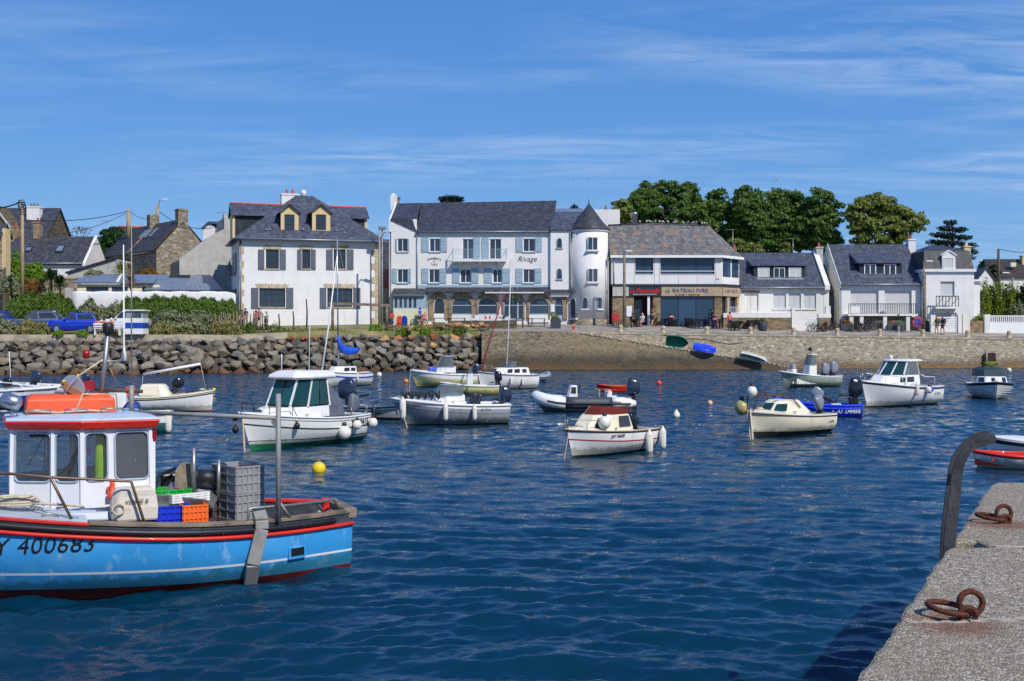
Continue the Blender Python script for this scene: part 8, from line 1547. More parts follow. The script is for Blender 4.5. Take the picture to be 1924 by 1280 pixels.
def pose(kind):
 J=dict(pel=(0,0,.95),bel=(0,0,1.1),che=(0,0,1.32),nek=(0,0,1.48),hed=(0,-.02,1.6),top=(0,-.02,1.7))
 for s,n in((1,'l'),(-1,'r')):
  sw=s if kind=='walk' else 0
  J.update({n+'sh':(s*.18,0,1.42),n+'el':(s*.25,.02+.1*sw,1.14),n+'wr':(s*.25,-.1+.2*sw,.92),n+'ha':(s*.25,-.13+.22*sw,.84),n+'hi':(s*.09,0,.9),n+'kn':(s*.1,-.03-.22*sw,.5+.01*abs(sw)),n+'an':(s*.1,.02-.2*sw,.08),n+'to':(s*.11,-.14-.2*sw,.04)})
  if kind=='sit':
   J.update({n+'kn':(s*.12,-.46,.5),n+'an':(s*.12,-.44,.08),n+'to':(s*.12,-.6,.04),n+'el':(s*.25,-.08,.75),n+'wr':(s*.16,-.3,.66),n+'ha':(s*.12,-.38,.64)})
  if kind=='hold':J.update({n+'el':(s*.24,-.04,1.14),n+'wr':(s*.1,-.26,1.16),n+'ha':(s*.05,-.32,1.2)})
 if kind=='sit':
  for k in('pel','bel','che','nek','hed','top','lsh','rsh','lhi','rhi'):x,y,z=J[k];J[k]=(x,y+.02,z-.42)
 return{k:Vector(v)for k,v in J.items()}
def skin_mesh(name,V,E,R,sub=1):
 me=bpy.data.meshes.new(name);me.from_pydata(V,E,[]);o=bpy.data.objects.new(name,me);C.objects.link(o);m=o.modifiers.new('s','SKIN');m.use_smooth_shade=True;o.modifiers.new('u','SUBSURF').levels=sub
 for i,q in enumerate(me.skin_vertices[0].data):q.radius=R[i];q.use_root=(i==0)
 dg=bpy.context.evaluated_depsgraph_get();dg.update();out=bpy.data.meshes.new_from_object(o.evaluated_get(dg));bpy.data.objects.remove(o);bpy.data.meshes.remove(me);out.materials.append(None);return out
PM={}
def pose_meshes(kind):
 if kind in PM:return PM[kind]
 J=pose(kind);V,E,R,ix=[],[],[],{}
 def add(k,p,r_,par=None):ix[k]=len(V);V.append(tuple(p));R.append(r_ if hasattr(r_,'__len__')else(r_,r_));E.append((ix[par],ix[k]))if par else None
 add('pel',J['pel'],(.15,.1));add('bel',J['bel'],(.14,.095),'pel');add('che',J['che'],(.16,.105),'bel');add('nek',J['nek'],.055,'che');add('chin',J['hed']-Vector((0,.01,.06)),.075,'nek');add('hed',J['hed'],(.085,.1),'chin');add('top',J['top'],.065,'hed');add('nose',J['hed']+Vector((0,-.115,-.01)),.016,'hed')
 for n in 'lr':
  s=1 if n=='l' else-1;add(n+'ear',J['hed']+Vector((s*.09,.01,0)),.02,'hed')
  add(n+'sh',J[n+'sh'],.062,'che');add(n+'el',J[n+'el'],.045,n+'sh');add(n+'wr',J[n+'wr'],.03,n+'el');add(n+'ha',J[n+'ha'],(.035,.022),n+'wr');d=(J[n+'ha']-J[n+'wr']).normalized();sd=d.cross(Vector((s,.2,0))).normalized()
  for i,(o_,l_)in enumerate(((-.03,.075),(-.01,.09),(.01,.085),(.03,.07))):add('%sf%d'%(n,i),J[n+'ha']+d*l_+sd*o_-Vector((s*.02,.01,0)),.01,n+'ha')
  add(n+'th',J[n+'ha']+d*.03-sd*.05,.011,n+'ha');add(n+'hi',J[n+'hi'],.095,'pel');add(n+'kn',J[n+'kn'],.058,n+'hi');add(n+'ca',J[n+'kn'].lerp(J[n+'an'],.35)+Vector((0,.015,0)),.055,n+'kn');add(n+'an',J[n+'an'],.038,n+'ca');add(n+'to',J[n+'to'],(.04,.028),n+'an')
 body=skin_mesh('body',V,E,R)
 V,E,R,ix=[],[],[],{}
 add('che',J['che'],(.185,.125));add('bel',J['bel'],(.165,.118),'che');add('hem',J['pel']+Vector((0,0,.02)),(.17,.12),'bel');add('nk',J['nek']-Vector((0,0,.04)),.085,'che')
 for n in 'lr':add(n+'s',J[n+'sh'],.082,'che');add(n+'e',J[n+'sh'].lerp(J[n+'el'],.75),.064,n+'s')
 shirt=skin_mesh('shirt',V,E,R);V,E,R,ix=[],[],[],{}
 add('pel',J['pel']+Vector((0,0,.03)),(.17,.125))
 for n in 'lr':add(n+'h',J[n+'hi'],.115,'pel');add(n+'k',J[n+'hi'].lerp(J[n+'kn'],.85),.088,n+'h')
 shorts=skin_mesh('shorts',V,E,R);mb=MB();h_=J['hed'];mb.ball(h_+Vector((0,.018,.03)),.118,12,8,(.9,1.05,1.02));mb.v=[v for v in mb.v];hair=mb.mesh('hair',None)
 mb=MB();[mb.ball(J[n+'to'].lerp(J[n+'an'],.4)-Vector((0,0,.015)),.055,8,6,(.95,2.3,.9))for n in 'lr'];shoes=mb.mesh('shoes',None);mb=MB();mb.loft([[(x*w_,.13+y,J['che'].z+z)for x,y in((-.14,0),(.14,0),(.12,.17),(-.12,.17))]for z,w_ in((-.3,.9),(-.1,1),(.12,.95),(.18,.7))]);pack=mb.mesh('backpack',None)
 PM[kind]=(body,shirt,shorts,hair,shoes,pack);return PM[kind]
def person(label,p,head,kind='stand',shirt='grey',shorts='navy',skin='a',hair='dark',scale=1.0,pack=None,shoes='black',group='people on the promenade'):
 t=thing('person',label,'person',p,math.radians(head),group);t.scale=(scale,)*3;ms=pose_meshes(kind)
 for me,nm_,mt in zip(ms,('body','shirt','shorts','hair','shoes','backpack'),(SK[skin],CL_.get(shirt),CL_.get(shorts),HAIR.get(hair,CL_.get(hair)),CL_[shoes],CL_.get(pack))):
  if mt is None:continue
  if nm_=='hair':me=me.copy()if False else me
  o=bpy.data.objects.new(nm_,me);C.objects.link(o);o.parent=t;o.material_slots[0].link='OBJECT';o.material_slots[0].material=mt
  if nm_=='hair':o.location=(0,0.0,0)
 return t
PP=base
person('person in black t-shirt and jeans standing at the left of the walkers by the stakes',PP(455,618),20,'stand','black','denim');person('person half behind the one in black by the stakes',PP(461,614),0,'stand','navy','khaki','b');person('person in dark red top with blue bag in the middle of the walkers',PP(481,619),30,'hold','red','navy','b',pack='blue');person('person in grey shirt beside the one with the blue bag',PP(487,614),-20,'stand','grey','black');person('person in white cap and pale shirt at the right of the walkers',PP(500,620),10,'hold','white','navy','a','white')
person('person in red top and denim shorts standing with a bicycle near the hotel porch',PP(736,621),40,'hold','red','denim','b');person('person in blue shirt and dark cap standing over a bicycle at the hotel terrace',PP(789,612),60,'stand','blue','black','a','dark');person('small person in pink beside the cyclist in blue',PP(798,612),0,'stand','pink','pink','a','blond',.78)
person('child in red sitting on the promenade edge above the slipway',PP(1078,621)+Vector((0,0,-.38)),0,'sit','red','grey','a','blond',.75)
person('person in pink shirt and navy shorts standing at the right end of the cafe terrace',PP(1371,620),20,'stand','pink','navy','b','dark',1.0,None,'white');person('person in black top standing by the corner pier of the restaurant',PP(1338,616),90,'hold','black','black','b',scale=1.06);person('waiter in black standing at the stone pier by the restaurant door',PP(1225,613),70,'hold','black','black');person('person in black standing before the left pane of the shop window',PP(1284,612),100,'hold','black','black');person('person in dark clothes standing before the right pane of the shop window',PP(1317,612),-60,'stand','black','navy','b')
person('hiker with black backpack and orange hat, left of the pair',PP(1358,628),-75,'walk','green','khaki','b','orange',1.0,'black');person('hiker with black backpack and orange hat, right of the pair',PP(1373,629),-80,'walk','navy','black','b','orange',1.0,'black')
for o in[x for x in bpy.data.objects if 'hiker' in str(x.get('label',''))]:o.location=PP(1760 if 'left' in o['label']else 1771,629)
def cafe_chair():
 t=thing('cafe_chair','x','chair',(0,0,-50),0,'chairs on the cafe terrace');mb=MB();mb.box(-.22,-.22,.43,.22,.22,.46);mb.build('seat',M['black'],t);mb=MB();mb.box(-.22,.2,.55,.22,.235,.9);mb.build('backrest',M['black'],t)
 for x,y,z in((-.2,-.2,.43),(.2,-.2,.43),(-.2,.21,.86),(.2,.21,.86)):mb=MB();mb.tube([(x,y,0),(x,y,z)],.024,5);mb.build('leg',M['black_metal'],t)
 return t
def cafe_table():
 t=thing('cafe_table','x','table',(0,0,-50),0,'tables on the cafe terrace');mb=MB();mb.box(-.36,-.36,.72,.36,.36,.75);mb.build('table_top',M['black'],t,bevel=.01);mb=MB();mb.tube([(0,0,.02),(0,0,.72)],.03,6);mb.build('pedestal',M['black_metal'],t);mb=MB();mb.box(-.25,-.04,0,.25,.04,.03);mb.box(-.04,-.25,0,.04,.25,.03);mb.build('foot',M['black_metal'],t);return t
ch0,tb0=cafe_chair(),cafe_table();first=[True,True]
def put(i,p,rz,lb):
 src=(ch0,tb0)[i]
 if first[i]:first[i]=False;src.location=p;src.rotation_euler.z=rz;src['label']=lb;WM[src.name]=Matrix.Translation(p);return src
 return dup(src,p,rz,lb)
for k,(px,py,nm_)in enumerate(((1158,613,'before the left stone wall of the restaurant'),(1196,614,'where two guests sit before the restaurant door'),(1272,614,'under the left shop window pane'),(1295,615,'under the middle of the shop window'),(1316,614,'under the right shop window pane'),(1352,617,'at the corner pier of the restaurant'),(1390,618,'before the dormer house terrace, left'),(1408,619,'before the dormer house terrace, right'),(1250,613,'at the left edge of the shop window'),(1306,617,'nearest the quay before the shop window'),(1330,618,'left of the corner pier nearest the quay'),(1380,621,'right of the guest in pink and navy'),(1398,622,'before the dormer house terrace nearest the quay'),(1418,618,'left of the big round planter'),(1170,616,'beside the wooden lamp pole'))):
 p=PP(px,py);put(1,p,.2*k,'black cafe table '+nm_)
 for a in((0,PI)if k%2 else(PI/2,-PI/2)):put(0,p+Vector((math.sin(a)*.62,math.cos(a)*.62,0)),-a,'black chair pulled up to the cafe table '+nm_)
def seated(px,py,lb,head,**k):p=PP(px,py);t=put(0,p,math.radians(head),'black chair under the '+lb);person(lb,p+Vector((0,0,-.0)),head,'sit',**k)
seated(1189,613,'person in dark shirt sitting left of the restaurant door',60,shirt='navy',shorts='black',skin='b');seated(1207,614,'person in pale top with bare legs sitting before the restaurant door',-40,shirt='white',shorts='grey',hair='blond');seated(1261,614,'person in pink top sitting at the left shop window',160,shirt='pink',shorts='navy');seated(1343,619,'person in purple pink top sitting by the corner pier',150,shirt='purple',shorts='purple')
p=PP(1157,614);t=thing('easel_sign','red easel sign standing left of the wooden lamp pole','sign',p);mb=MB();mb.slab([(-.35,0,.5),(.35,0,.5),(.35,.1,1.25),(-.35,.1,1.25)],.04);mb.build('board',M['stripe_red'],t);mb=MB();mb.tube([(-.3,0,0),(-.25,.1,1.2)],.02);mb.tube([(.3,0,0),(.25,.1,1.2)],.02);mb.build('stand',M['black_metal'],t)
def bicycle():
 t=thing('bicycle','x','bicycle',(0,0,-50),0,'bicycles parked on the promenade')
 for x in(-.52,.52):
  mb=MB();mb.torus((x,0,.34),.31,.034,20,6,Matrix.Rotation(PI/2,3,'X'));w_=mb.build('wheel',M['tyre'],t);mb=MB();[mb.tube([(x-.3*math.cos(a),0,.34-.3*math.sin(a)),(x+.3*math.cos(a),0,.34+.3*math.sin(a))],.004,4)for a in[PI*i/6 for i in range(6)]];mb.build('spokes',M['steel'],w_)
 mb=MB();[mb.tube(q,.03,6)for q in([(-.52,0,.34),(-.08,0,.3),(-.2,0,.75),(-.52,0,.34)],[(-.08,0,.3),(.38,0,.72),(-.18,0,.7)],[(.52,0,.34),(.36,0,.92)])];mb.build('frame',M['black_metal'],t);mb=MB();mb.tube([(.3,-.28,.98),(.38,-.1,.96),(.38,.1,.96),(.3,.28,.98)],.016,6);mb.build('handlebar',M['black'],t);mb=MB();mb.box(-.34,-.07,.83,-.1,.07,.88);mb.tube([(-.2,0,.72),(-.21,0,.85)],.015);mb.build('saddle',M['black'],t,bevel=.02);return t
bk=bicycle()
for k,(px,py,rz,lb)in enumerate(((1524,621,.5,'dark bicycle at the left end of the rack by the white gate'),(1534,621,.55,'second bicycle in the rack by the white gate'),(1544,621,.45,'middle bicycle in the rack by the white gate'),(1554,622,.6,'fourth bicycle in the rack by the white gate'),(1564,621,.5,'bicycle at the right end of the rack by the white gate'),(1604,622,.3,'bicycle right of the long planter before the balcony house'),(1616,622,.25,'second bicycle right of the long planter'),(1628,621,.2,'bicycle leaning nearest the barriers'),(1572,622,.4,'bicycle between the rack and the long planter'),(1530,624,.5,'bicycle in the front row of the rack, left'),(1542,624,.5,'bicycle in the front row of the rack, middle'),(1556,624,.45,'bicycle in the front row of the rack, right'),(1610,624,.3,'front bicycle beside the long planter'),(1622,624,.3,'front bicycle in the middle before the balcony house'),(1636,623,.25,'front bicycle next to the left barrier'),(1646,621,.3,'bicycle half behind the left barrier'),(739,622,.1,'bicycle held by the person in red near the hotel porch'),(787,613,.2,'bicycle under the person in blue at the hotel terrace'))):
 p=PP(px,py)
 if k==0:bk.location=p;bk.rotation_euler.z=rz;bk['label']=lb
 else:dup(bk,p,rz,lb)
bol=[1166,1246,1328,1410,1491,1573,1653,1734,1818,1896,1975];nb=('beside the easel sign','below the left shop window','below the right shop window','before the dormer house terrace','at the slanted stair wall','before the rack of bicycles','behind the cruiser aerial','before the round blue sign','right of the two hikers','before the white slatted fence','cut off by the right edge');ps=[]
for px,nm_ in zip(bol,nb):
 Y=interp(px,TYF)+.75;p=Vector(((px-CX)/F*Y,Y,interp(px,TZF)));ps.append(p)
 t=thing('bollard','squat granite bollard '+nm_,'bollard',p,0,'granite bollards along the quay edge');mb=MB();mb.lathe([(.24,-.1),(.24,.05),(.2,.1),(.19,.5),(.21,.58),(.17,.68),(.05,.71)],12);mb.build('post',M['stone_post'],t);mb=MB();mb.torus((0,0,.5),.2,.03,12,6);mb.build('rope_collar',M['rope'],t)
for a,e,nm_ in zip(ps,ps[1:],nb):mb=MB();mb.tube([tuple(a.lerp(e,i/8)+Vector((0,0,.5-.32*math.sin(PI*i/8))))for i in range(9)],.03,6);tag(mb.build('barrier_rope',M['rope']),'sagging rope strung to the right from the bollard '+nm_,'rope','ropes between the bollards')
def planter(px,py,w_,h_,lb,rnd_=False,fl='leaf_bright',mat='pot'):
 p=PP(px,py);t=thing('planter',lb,'planter',p,0,'planters along the promenade');mb=MB()
 if rnd_:mb.lathe([(w_*.36,0),(w_*.48,h_*.4),(w_*.5,h_),(w_*.44,h_),(w_*.42,h_*.9)],18)
 else:mb.loft([[(-w_*.46,-.3,0),(w_*.46,-.3,0),(w_*.46,.3,0),(-w_*.46,.3,0)],[(-w_*.5,-.34,h_),(w_*.5,-.34,h_),(w_*.5,.34,h_),(-w_*.5,.34,h_)]])
 mb.build('tub',M[mat],t,bevel=.02);n=260;d=sphere_pts(n);d[:,2]=np.abs(d[:,2]);quads_obj('plants',leaf_mesh('',d*np.array([w_*.45,.3,.42])*RG.uniform(.5,1,(n,1))+np.array([0,0,h_-.02]),d,.1,.4,1.0,.6),M[fl],t)
planter(1433,622,.95,.85,'big round dark planter with yellow flowers before the dormer house',True,'leaf_olive');planter(1590,623,1.2,.75,'long dark planter right of the rack of bicycles',fl='leaf_red');planter(1676,622,.9,.7,'dark planter behind the left metal barrier',fl='leaf_red');planter(1690,623,.8,.7,'dark planter beside the cruiser aerial');planter(1741,623,.9,.75,'dark planter under the round blue sign',fl='leaf_olive');planter(1806,622,1.0,.75,'dark planter before the stone wall by the gate',fl='leaf_red');planter(1903,622,1.1,.8,'dark planter with pink flowers before the white fence',fl='leaf_red');planter(1044,617,1.0,.85,'square slate grey planter box before the hotel door',fl='leaf_olive')
def barrier(px,py,lb):
 t=thing('barrier',lb,'barrier',PP(px,py),0,'metal crowd barriers');mb=MB();mb.tube([(-.75,0,.12),(-.75,0,1.05),(.75,0,1.05),(.75,0,.12)],.02,6,closed=True);mb.build('frame',M['steel'],t);mb=MB();[mb.tube([(x,0,.12),(x,0,1.05)],.008,4)for x in np.linspace(-.65,.65,10)];mb.build('bars',M['steel'],t);mb=MB();[mb.tube([(x,-.3,0),(x,0,.12),(x,.3,0)],.016,5)for x in(-.6,.6)];mb.build('feet',M['steel'],t)
for px,lb in((1654,'steel crowd barrier at the left behind the cruiser'),(1684,'steel crowd barrier in the middle before the planters'),(1712,'steel crowd barrier left of the round blue sign'),(1822,'steel crowd barrier right of the hikers')):barrier(px,624,lb)
def disc_sign(px,pyc,py,lb,m1,m2,r_=.32):
 p=PP(px,py);h_=(py-pyc)*p.y/F;t=thing('road_sign',lb,'sign',p,0,None);mb=MB();mb.tube([(0,.03,0),(0,.03,h_+.2)],.03,6);mb.build('post',M['steel'],t);mb=MB();mb.lathe([(r_,-.01),(r_,.01)],20,(0,0,h_),'y');pl=mb.build('disc',M[m1],t);mb=MB();mb.lathe([(r_*.75,-.018),(r_*.75,-.011)],20,(0,0,h_),'y');mb.build('disc_centre',M[m2],pl);mb=MB();mb.beam((-r_*.5,-.024,h_+r_*.5),(r_*.5,-.024,h_-r_*.5),.01,.08,(0,1,0));mb.build('slash',M[m1],pl)
disc_sign(1724,606,622,'round blue and red no parking sign before the mansard house','red','gel_blue',.5);disc_sign(1446,600,620,'small round purple no parking sign beside the big round planter','stripe_red','gel_blue')
def pole(name,label,cat,px,pyt,pyb,Y,r_,mat,arm=None,extra=None):
 k=Y/F;z0=H-(pyb-HY)*k;h_=(pyb-pyt)*k;t=thing(name,label,cat,((px-CX)*k,Y,z0));mb=MB();mb.tube([(0,0,-.6),(0,0,h_)],[r_*1.2,r_*.8],8);mb.build('pole',M[mat],t)
 if arm:mb=MB();mb.tube([(0,0,h_-.6)]+[(a*k,-.1,h_+e*k)for a,e in arm],.05,6);mb.build('arm',M['steel'],t);a,e=arm[-1];mb=MB();mb.box(a*k-.1,-.22,h_+e*k-.05,a*k+.55,.02,h_+e*k+.06);mb.build('lamp_head',M['frame_white'],t,bevel=.03)
 return t,h_
pole('utility_pole','ochre concrete utility pole at the left with cable loops','utility pole',42,376,556,112,.17,'utility');pole('utility_pole','pale twin utility pole behind the slate cottage','utility pole',241,394,440,140,.22,'utility');pole('street_lamp','street lamp arm on the stone pole above the longhouse','street lamp',296,384,425,138,.22,'utility',[(2,-8),(4,7),(12,9)]);pole('street_lamp','tall grey lamp post at the right corner of the white house','street lamp',713,432,614,112,.11,'grey_paint',[(3,-18),(8,-6),(20,-3)]);pole('lamp_pole','weathered wooden lamp pole before the restaurant','street lamp',1173,474,614,113,.14,'wood',[(1,0),(4,2)]);pole('utility_pole','dark utility pole among the distant houses on the right','utility pole',1876,468,545,165,.22,'wood_dark');pole('street_lamp','grey street lamp with curved arm above the right hedge','street lamp',1903,522,560,126,.12,'grey_paint',[(-2,4),(-8,8),(-18,9)]);pole('lamp_pole','thin wooden pole at the joint of balcony and mansard houses','street lamp',1736,492,618,116,.1,'wood',[(2,0),(5,1)])
t,h_=pole('floodlight_post','post with two small floodlights beside the white house','floodlight',718,430,614,114,.08,'grey_paint');mb=MB();mb.box(-.35,-.2,h_-.1,-.05,.1,h_+.2);mb.box(.05,-.2,h_-.1,.35,.1,h_+.2);mb.build('floodlights',M['steel'],t)
def wire(lb,a,e,sag,r_=.03):mb=MB();a,e=P(*a),P(*e);mb.tube([tuple(a.lerp(e,i/12)-Vector((0,0,sag*4*(i/12)*(1-i/12))))for i in range(13)],r_,5);tag(mb.build('overhead_wire',M['wire']),lb,'cable','overhead wires')
wire('thick overhead cable from the left edge to the ochre pole',(-30,390,112),(42,378,112),.3,.07);wire('long overhead wire between the ochre pole and the twin pole',(42,413,112),(240,397,140),.5,.04);wire('lower overhead wire sloping up to the twin pole',(100,441,132),(240,399,140),.5);wire('overhead wire from the twin pole to the longhouse lamp',(242,396,140),(296,410,138),.5);wire('overhead wire from the longhouse lamp to the white house',(297,396,138),(400,428,140),.8,.04);wire('overhead wire leaving the distant pole at the right edge',(1876,468,165),(1960,472,165),.3,.04)
mb=MB();[mb.torus(P(40+i,383+i*4,111.7),.35,.04,16,5,Matrix.Rotation(PI/2,3,'X'))for i in range(3)];tag(mb.build('cable_loops',M['wire']),'coiled black cable loops on top of the ochre pole','cable')
for px,pt_,pb,Y,lb in((1377,430,470,128,'television aerial behind the restaurant roof end'),(1490,447,478,126,'television aerial on the dormer house roof'),(420,398,416,135,'television aerial on the concrete gable chimney'),(201,414,440,160,'thin television aerial by the red ridged roof')):
 k=Y/F;t=thing('tv_aerial',lb,'aerial',P(px,pb,Y),0,'television aerials');h_=(pb-pt_)*k;mb=MB();mb.tube([(0,0,-1),(0,0,h_)],.035,5);mb.build('mast',M['steel'],t);mb=MB();mb.tube([(-.9,0,h_-.1),(.2,0,h_-.1)],.025,5);[mb.tube([(x,-.25,h_-.1),(x,.25,h_-.1)],.015,4)for x in np.linspace(-.8,.1,7)];mb.build('antenna',M['steel'],t)
t=thing('timber_beam','weathered horizontal timber beam on two posts before the white house','beam',P(675,615,107));mb=MB();a,e=P(618,570,107),P(732,574,107);mb.beam(a,e,.2,.24);mb.build('beam',M['wood'],t,True)
for px in(625,727):mb=MB();mb.tube([P(px,622,107),P(px,572,107)],.13,7);mb.build('post',M['wood'],t,True)
Yt=111.5;t=thing('terrace_wall','low dry stone terrace wall before the hotel arches','wall',P(905,618,Yt));a,e=P(841,624,Yt),P(971,602.5,Yt);mb=MB();mb.box(a.x,Yt,a.z,e.x,Yt+.5,e.z);mb.build('wall',M['dark_stone'],t,True)
M['banner']=pmat('white_banner',c(214,214,214),.7,col2=c(60,62,70),scale=1.6,amt=(.55,.62));t=thing('banner_row','white and red printed banner along the top of the terrace wall','banner',P(920,602,Yt));a,e=P(884,602,Yt),P(959,592,Yt);mb=MB();mb.box(a.x,Yt+.1,a.z+.02,e.x,Yt+.14,e.z);mb.build('cloth',M['banner'],t,True);mb=MB();[mb.box(P(q,600,Yt).x,Yt+.08,P(q,599.5,Yt).z,P(q+3,600,Yt).x,Yt+.099,P(q,594,Yt).z)for q in(911,919)];mb.build('red_squares',M['red'],t,True)
for px,lb in((830,'wooden terrace table at the left arch of the hotel'),(858,'wooden terrace table before the second hotel arch'),(985,'round barrel table before the blue hotel door'),(1008,'long wooden table under the fifth hotel arch')):
 t=thing('terrace_table',lb,'table',G(px,114.5),0,'tables on the hotel terrace');mb=MB();mb.box(-.9,-.4,.72,.9,.4,.78);mb.build('table_top',M['wood'],t)
 for x in(-.75,.75):mb=MB();mb.box(x-.05,-.35,0,x+.05,.35,.72);mb.build('leg',M['wood_dark'],t)
for px,m_,lb in((751,'orange','orange paddle board leaning on the hotel porch'),(760,'gel_blue','blue paddle board leaning on the hotel porch')):
 p=G(px,114.2);mb=MB();mb.prism([(-.25,0),(.25,0),(.3,.3),(.28,.8),(.1,1.0),(-.1,1.0),(-.28,.8),(-.3,.3)],'y',-.05,.05);mb.xf(Matrix.Rotation(.12,4,'X'));o=mb.build('paddle_board',M[m_],bevel=.02);o.location=p;tag(o,lb,'paddle board','paddle boards by the porch')
p=PP(982,617);mb=MB();mb.box(-.07,-.07,0,.07,.07,.9);mb.box(-.2,-.1,.9,.2,.1,1.0);o=mb.build('info_post',M['wood_dark']);o.location=p;tag(o,'short brown post with flat top at the top of the slipway','post')
Yh=98.4;t=thing('harbour_hut','small white hut with broad blue band and window near the parked cars','hut',P(252,627,Yh));z_=lambda py:zat(0,py,Yh)
for nm_,mt,a,e,ex_ in(('base_panel','frame_white',628,617.5,0),('blue_band','gel_blue',617.4,606.5,.0),('white_panel','frame_white',606.4,598,0),('window_band','gel_grey',597.9,584.5,-.03),('roof','gel',584.4,582,.12)):mb=MB();mb.box(P(235,600,Yh).x-ex_,Yh-ex_,z_(a),P(269,600,Yh).x+ex_,Yh+1.5+ex_,z_(e));mb.build(nm_,M[mt],t,True)
for i in range(3):mb=MB();x=P(249+i*6.5,600,Yh).x;mb.box(x-.12,Yh-.0,z_(597),x+.12,Yh+.02,z_(586.5));mb.build('window',M['glass'],t,True)
pb=P(200,628,98.2);t=thing('bench','white slatted bench by the blue car','bench',pb,0);mb=MB();mb.box(-1.0,-.2,.42,1.2,.2,.48);mb.build('seat',M['frame_white'],t);mb=MB();mb.box(-1.0,-.24,.55,1.2,-.2,.68);mb.box(-1.0,-.24,.75,1.2,-.2,.9);mb.build('backrest',M['frame_white'],t)
for x in(-.9,1.1):mb=MB();mb.box(x-.04,-.2,-.1,x+.04,.2,.42);mb.build('leg',M['frame_white'],t)
for dx,s_,hr,lb in((-.72,'pink','dark','person in pink top sitting at the left of the white bench'),(-.2,'orange','dark','person in orange top sitting in the middle of the white bench'),(.4,'orange','white','white haired person in orange sitting at the right of the bench')):person(lb,pb+Vector((dx,0,.02)),180,'sit',s_,'navy','b',hr,group='people on the white bench')
def car(label,px,Y,head,paint,L_=4.3,ht=1.55):
 p=G(px,Y);r=thing('parked_car',label,'car',p,math.radians(head),'cars parked behind the bushes');r.scale=(1,1,1.13);a=L_/2;w_=.9
 body=[(.28,[(-a+.1,w_-.15),(-a+.3,w_-.03),(a-.4,w_-.03),(a-.05,w_-.25)]),(.55,[(-a,w_-.1),(-a+.25,w_),(a-.4,w_),(a,w_-.22)]),(.88,[(-a+.02,w_-.12),(-a+.3,w_-.02),(a-.5,w_-.04),(a-.06,w_-.28)]),(1.0,[(-a+.15,w_-.2),(-a+.4,w_-.08),(a-1.1,w_-.1),(a-.35,w_-.32)])];cabin(r,'body',paint,body,.05)
 G_=[(.99,[(-a+.22,w_-.16),(-.3,w_-.1),(a-1.25,w_-.12)]),(ht-.08,[(-a+.65,w_-.32),(-.2,w_-.28),(a-1.95,w_-.3)])];cabin(r,'cabin',paint,G_,.03);cabin(r,'roof',paint,[(ht-.09,[(-a+.6,w_-.31),(-.2,w_-.27),(a-1.9,w_-.29)]),(ht,[(-a+.9,w_-.42),(-.2,w_-.38),(a-2.1,w_-.42)])],.04)
 panel(r,'side_window','glass',G_,0,0,.1,.95,.12,.88);panel(r,'side_window','glass',G_,0,1,.05,.9,.12,.88);panel(r,'windscreen','glass',G_,0,'front',.06,.94,.08,.9);panel(r,'rear_window','glass',G_,0,'aft',.1,.9,.2,.85)
 for x in(-a+.8,a-.85):
  for s in(1,-1):mb=MB();mb.lathe([(.2,-.1),(.32,-.11),(.34,-.06),(.34,.06),(.32,.11),(.2,.1)],18,(x,s*(w_-.1),.34),'y');wl=mb.build('wheel',M['tyre'],r);mb=MB();mb.lathe([(.2,-.115),(.21,0),(.2,.115)],14,(x,s*(w_-.1),.34),'y');mb.build('rim',M['rim'],wl)
 for s in(1,-1):mb=MB();mb.box(a-.22,s*.42,.68,a-.02,s*.72,.82);mb.build('headlight',M['lamp_glass'],r,bevel=.03);mb=MB();mb.box(-a-.02,s*.5,.75,-a+.12,s*.8,.92);mb.build('tail_light',M['tail'],r);mb=MB();mb.box(a-1.6,s*(w_-.05),1.0,a-1.42,s*(w_+.12),1.14);mb.build('mirror',M[paint],r,bevel=.03)
 mb=MB();mb.box(a-.03,-.3,.42,a+.02,.3,.54);mb.build('number_plate',M['frame_white'],r)
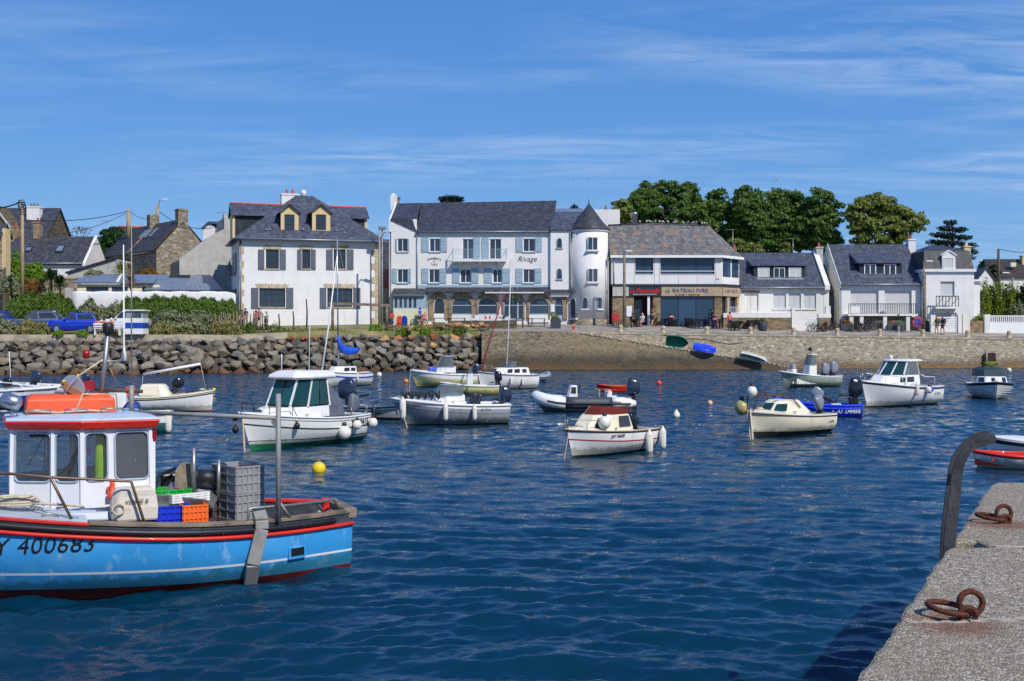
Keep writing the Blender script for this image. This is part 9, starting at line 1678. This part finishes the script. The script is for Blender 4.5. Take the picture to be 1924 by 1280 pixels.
M['car_blue']=pmat('metallic_blue_car_paint',c(20,52,176),.25,.3,var=.05,coat=.8);M['car_grey']=pmat('dark_grey_car_paint',c(70,78,96),.25,.3,var=.05,coat=.8);M['car_white']=pmat('white_car_paint',c(214,216,220),.25,var=.03,coat=.8)
car('bright blue hatchback parked facing the harbour',138,100.6,198,'car_blue');car('dark grey estate car behind the straw bush',66,103.6,200,'car_grey',4.4,1.6);car('dark hatchback behind the blue one',104,106,20,'car_grey',4.0,1.62);car('white van like car half hidden behind the hut',236,103.5,185,'car_white',4.2,1.7);car('blue car cut by the left edge behind the grey bush',-18,106,180,'car_blue')
def gull(p,rz,lb,fly=False,grp='gulls resting on the restaurant ridge'):
 t=thing('gull',lb,'bird',p,rz,grp);mb=MB();mb.tube([(-.24,0,.16),(-.12,0,.17),(.0,0,.19),(.1,0,.22),(.14,0,.29),(.18,0,.3),(.26,0,.28)],[.02,.06,.085,.07,.05,.05,.008],8);mb.build('body',M['fender'],t);mb=MB()
 if fly:[mb.add([(.08,0,.2),(-.1,0,.2),(-.02,s*.35,.3),(.1,s*.35,.3),(-.1,s*.75,.2)],[(0,1,2,3),(3,2,4)])for s in(1,-1)]
 else:[mb.ball((-.06,s*.07,.2),.05,8,6,(3.2,.5,1))for s in(1,-1)]
 mb.build('wing',M['gel_grey'],t)
 if not fly:mb=MB();[mb.tube([(0,s*.03,0),(0,s*.03,.14)],.01,4)for s in(1,-1)];mb.build('legs',M['orange'],t)
for i in range(15):px=1205+i*8.6+rnd.uniform(-3,3);Y=121.4;q=P(px,interp(px,[(1149,423.5),(1215,420.5),(1333,424.5)]),Y);gull(q+Vector((0,0,.04)),rnd.uniform(0,6),'white gull resting in the row along the restaurant roof ridge')
gull(P(1457,344,130),.3,'white gull gliding over the poplars',True,None);gull(P(1077,340,170),.2,'tiny bird in the sky left of the tower spire',True,None);gull(P(1103,338,170),.4,'tiny bird in the sky above the tower spire',True,None)
for o in list(bpy.data.objects):
 if o.name.startswith(('cafe_chair','cafe_table','bicycle'))and o.parent is None and o.location.z<-20:print('unplaced',o.name)
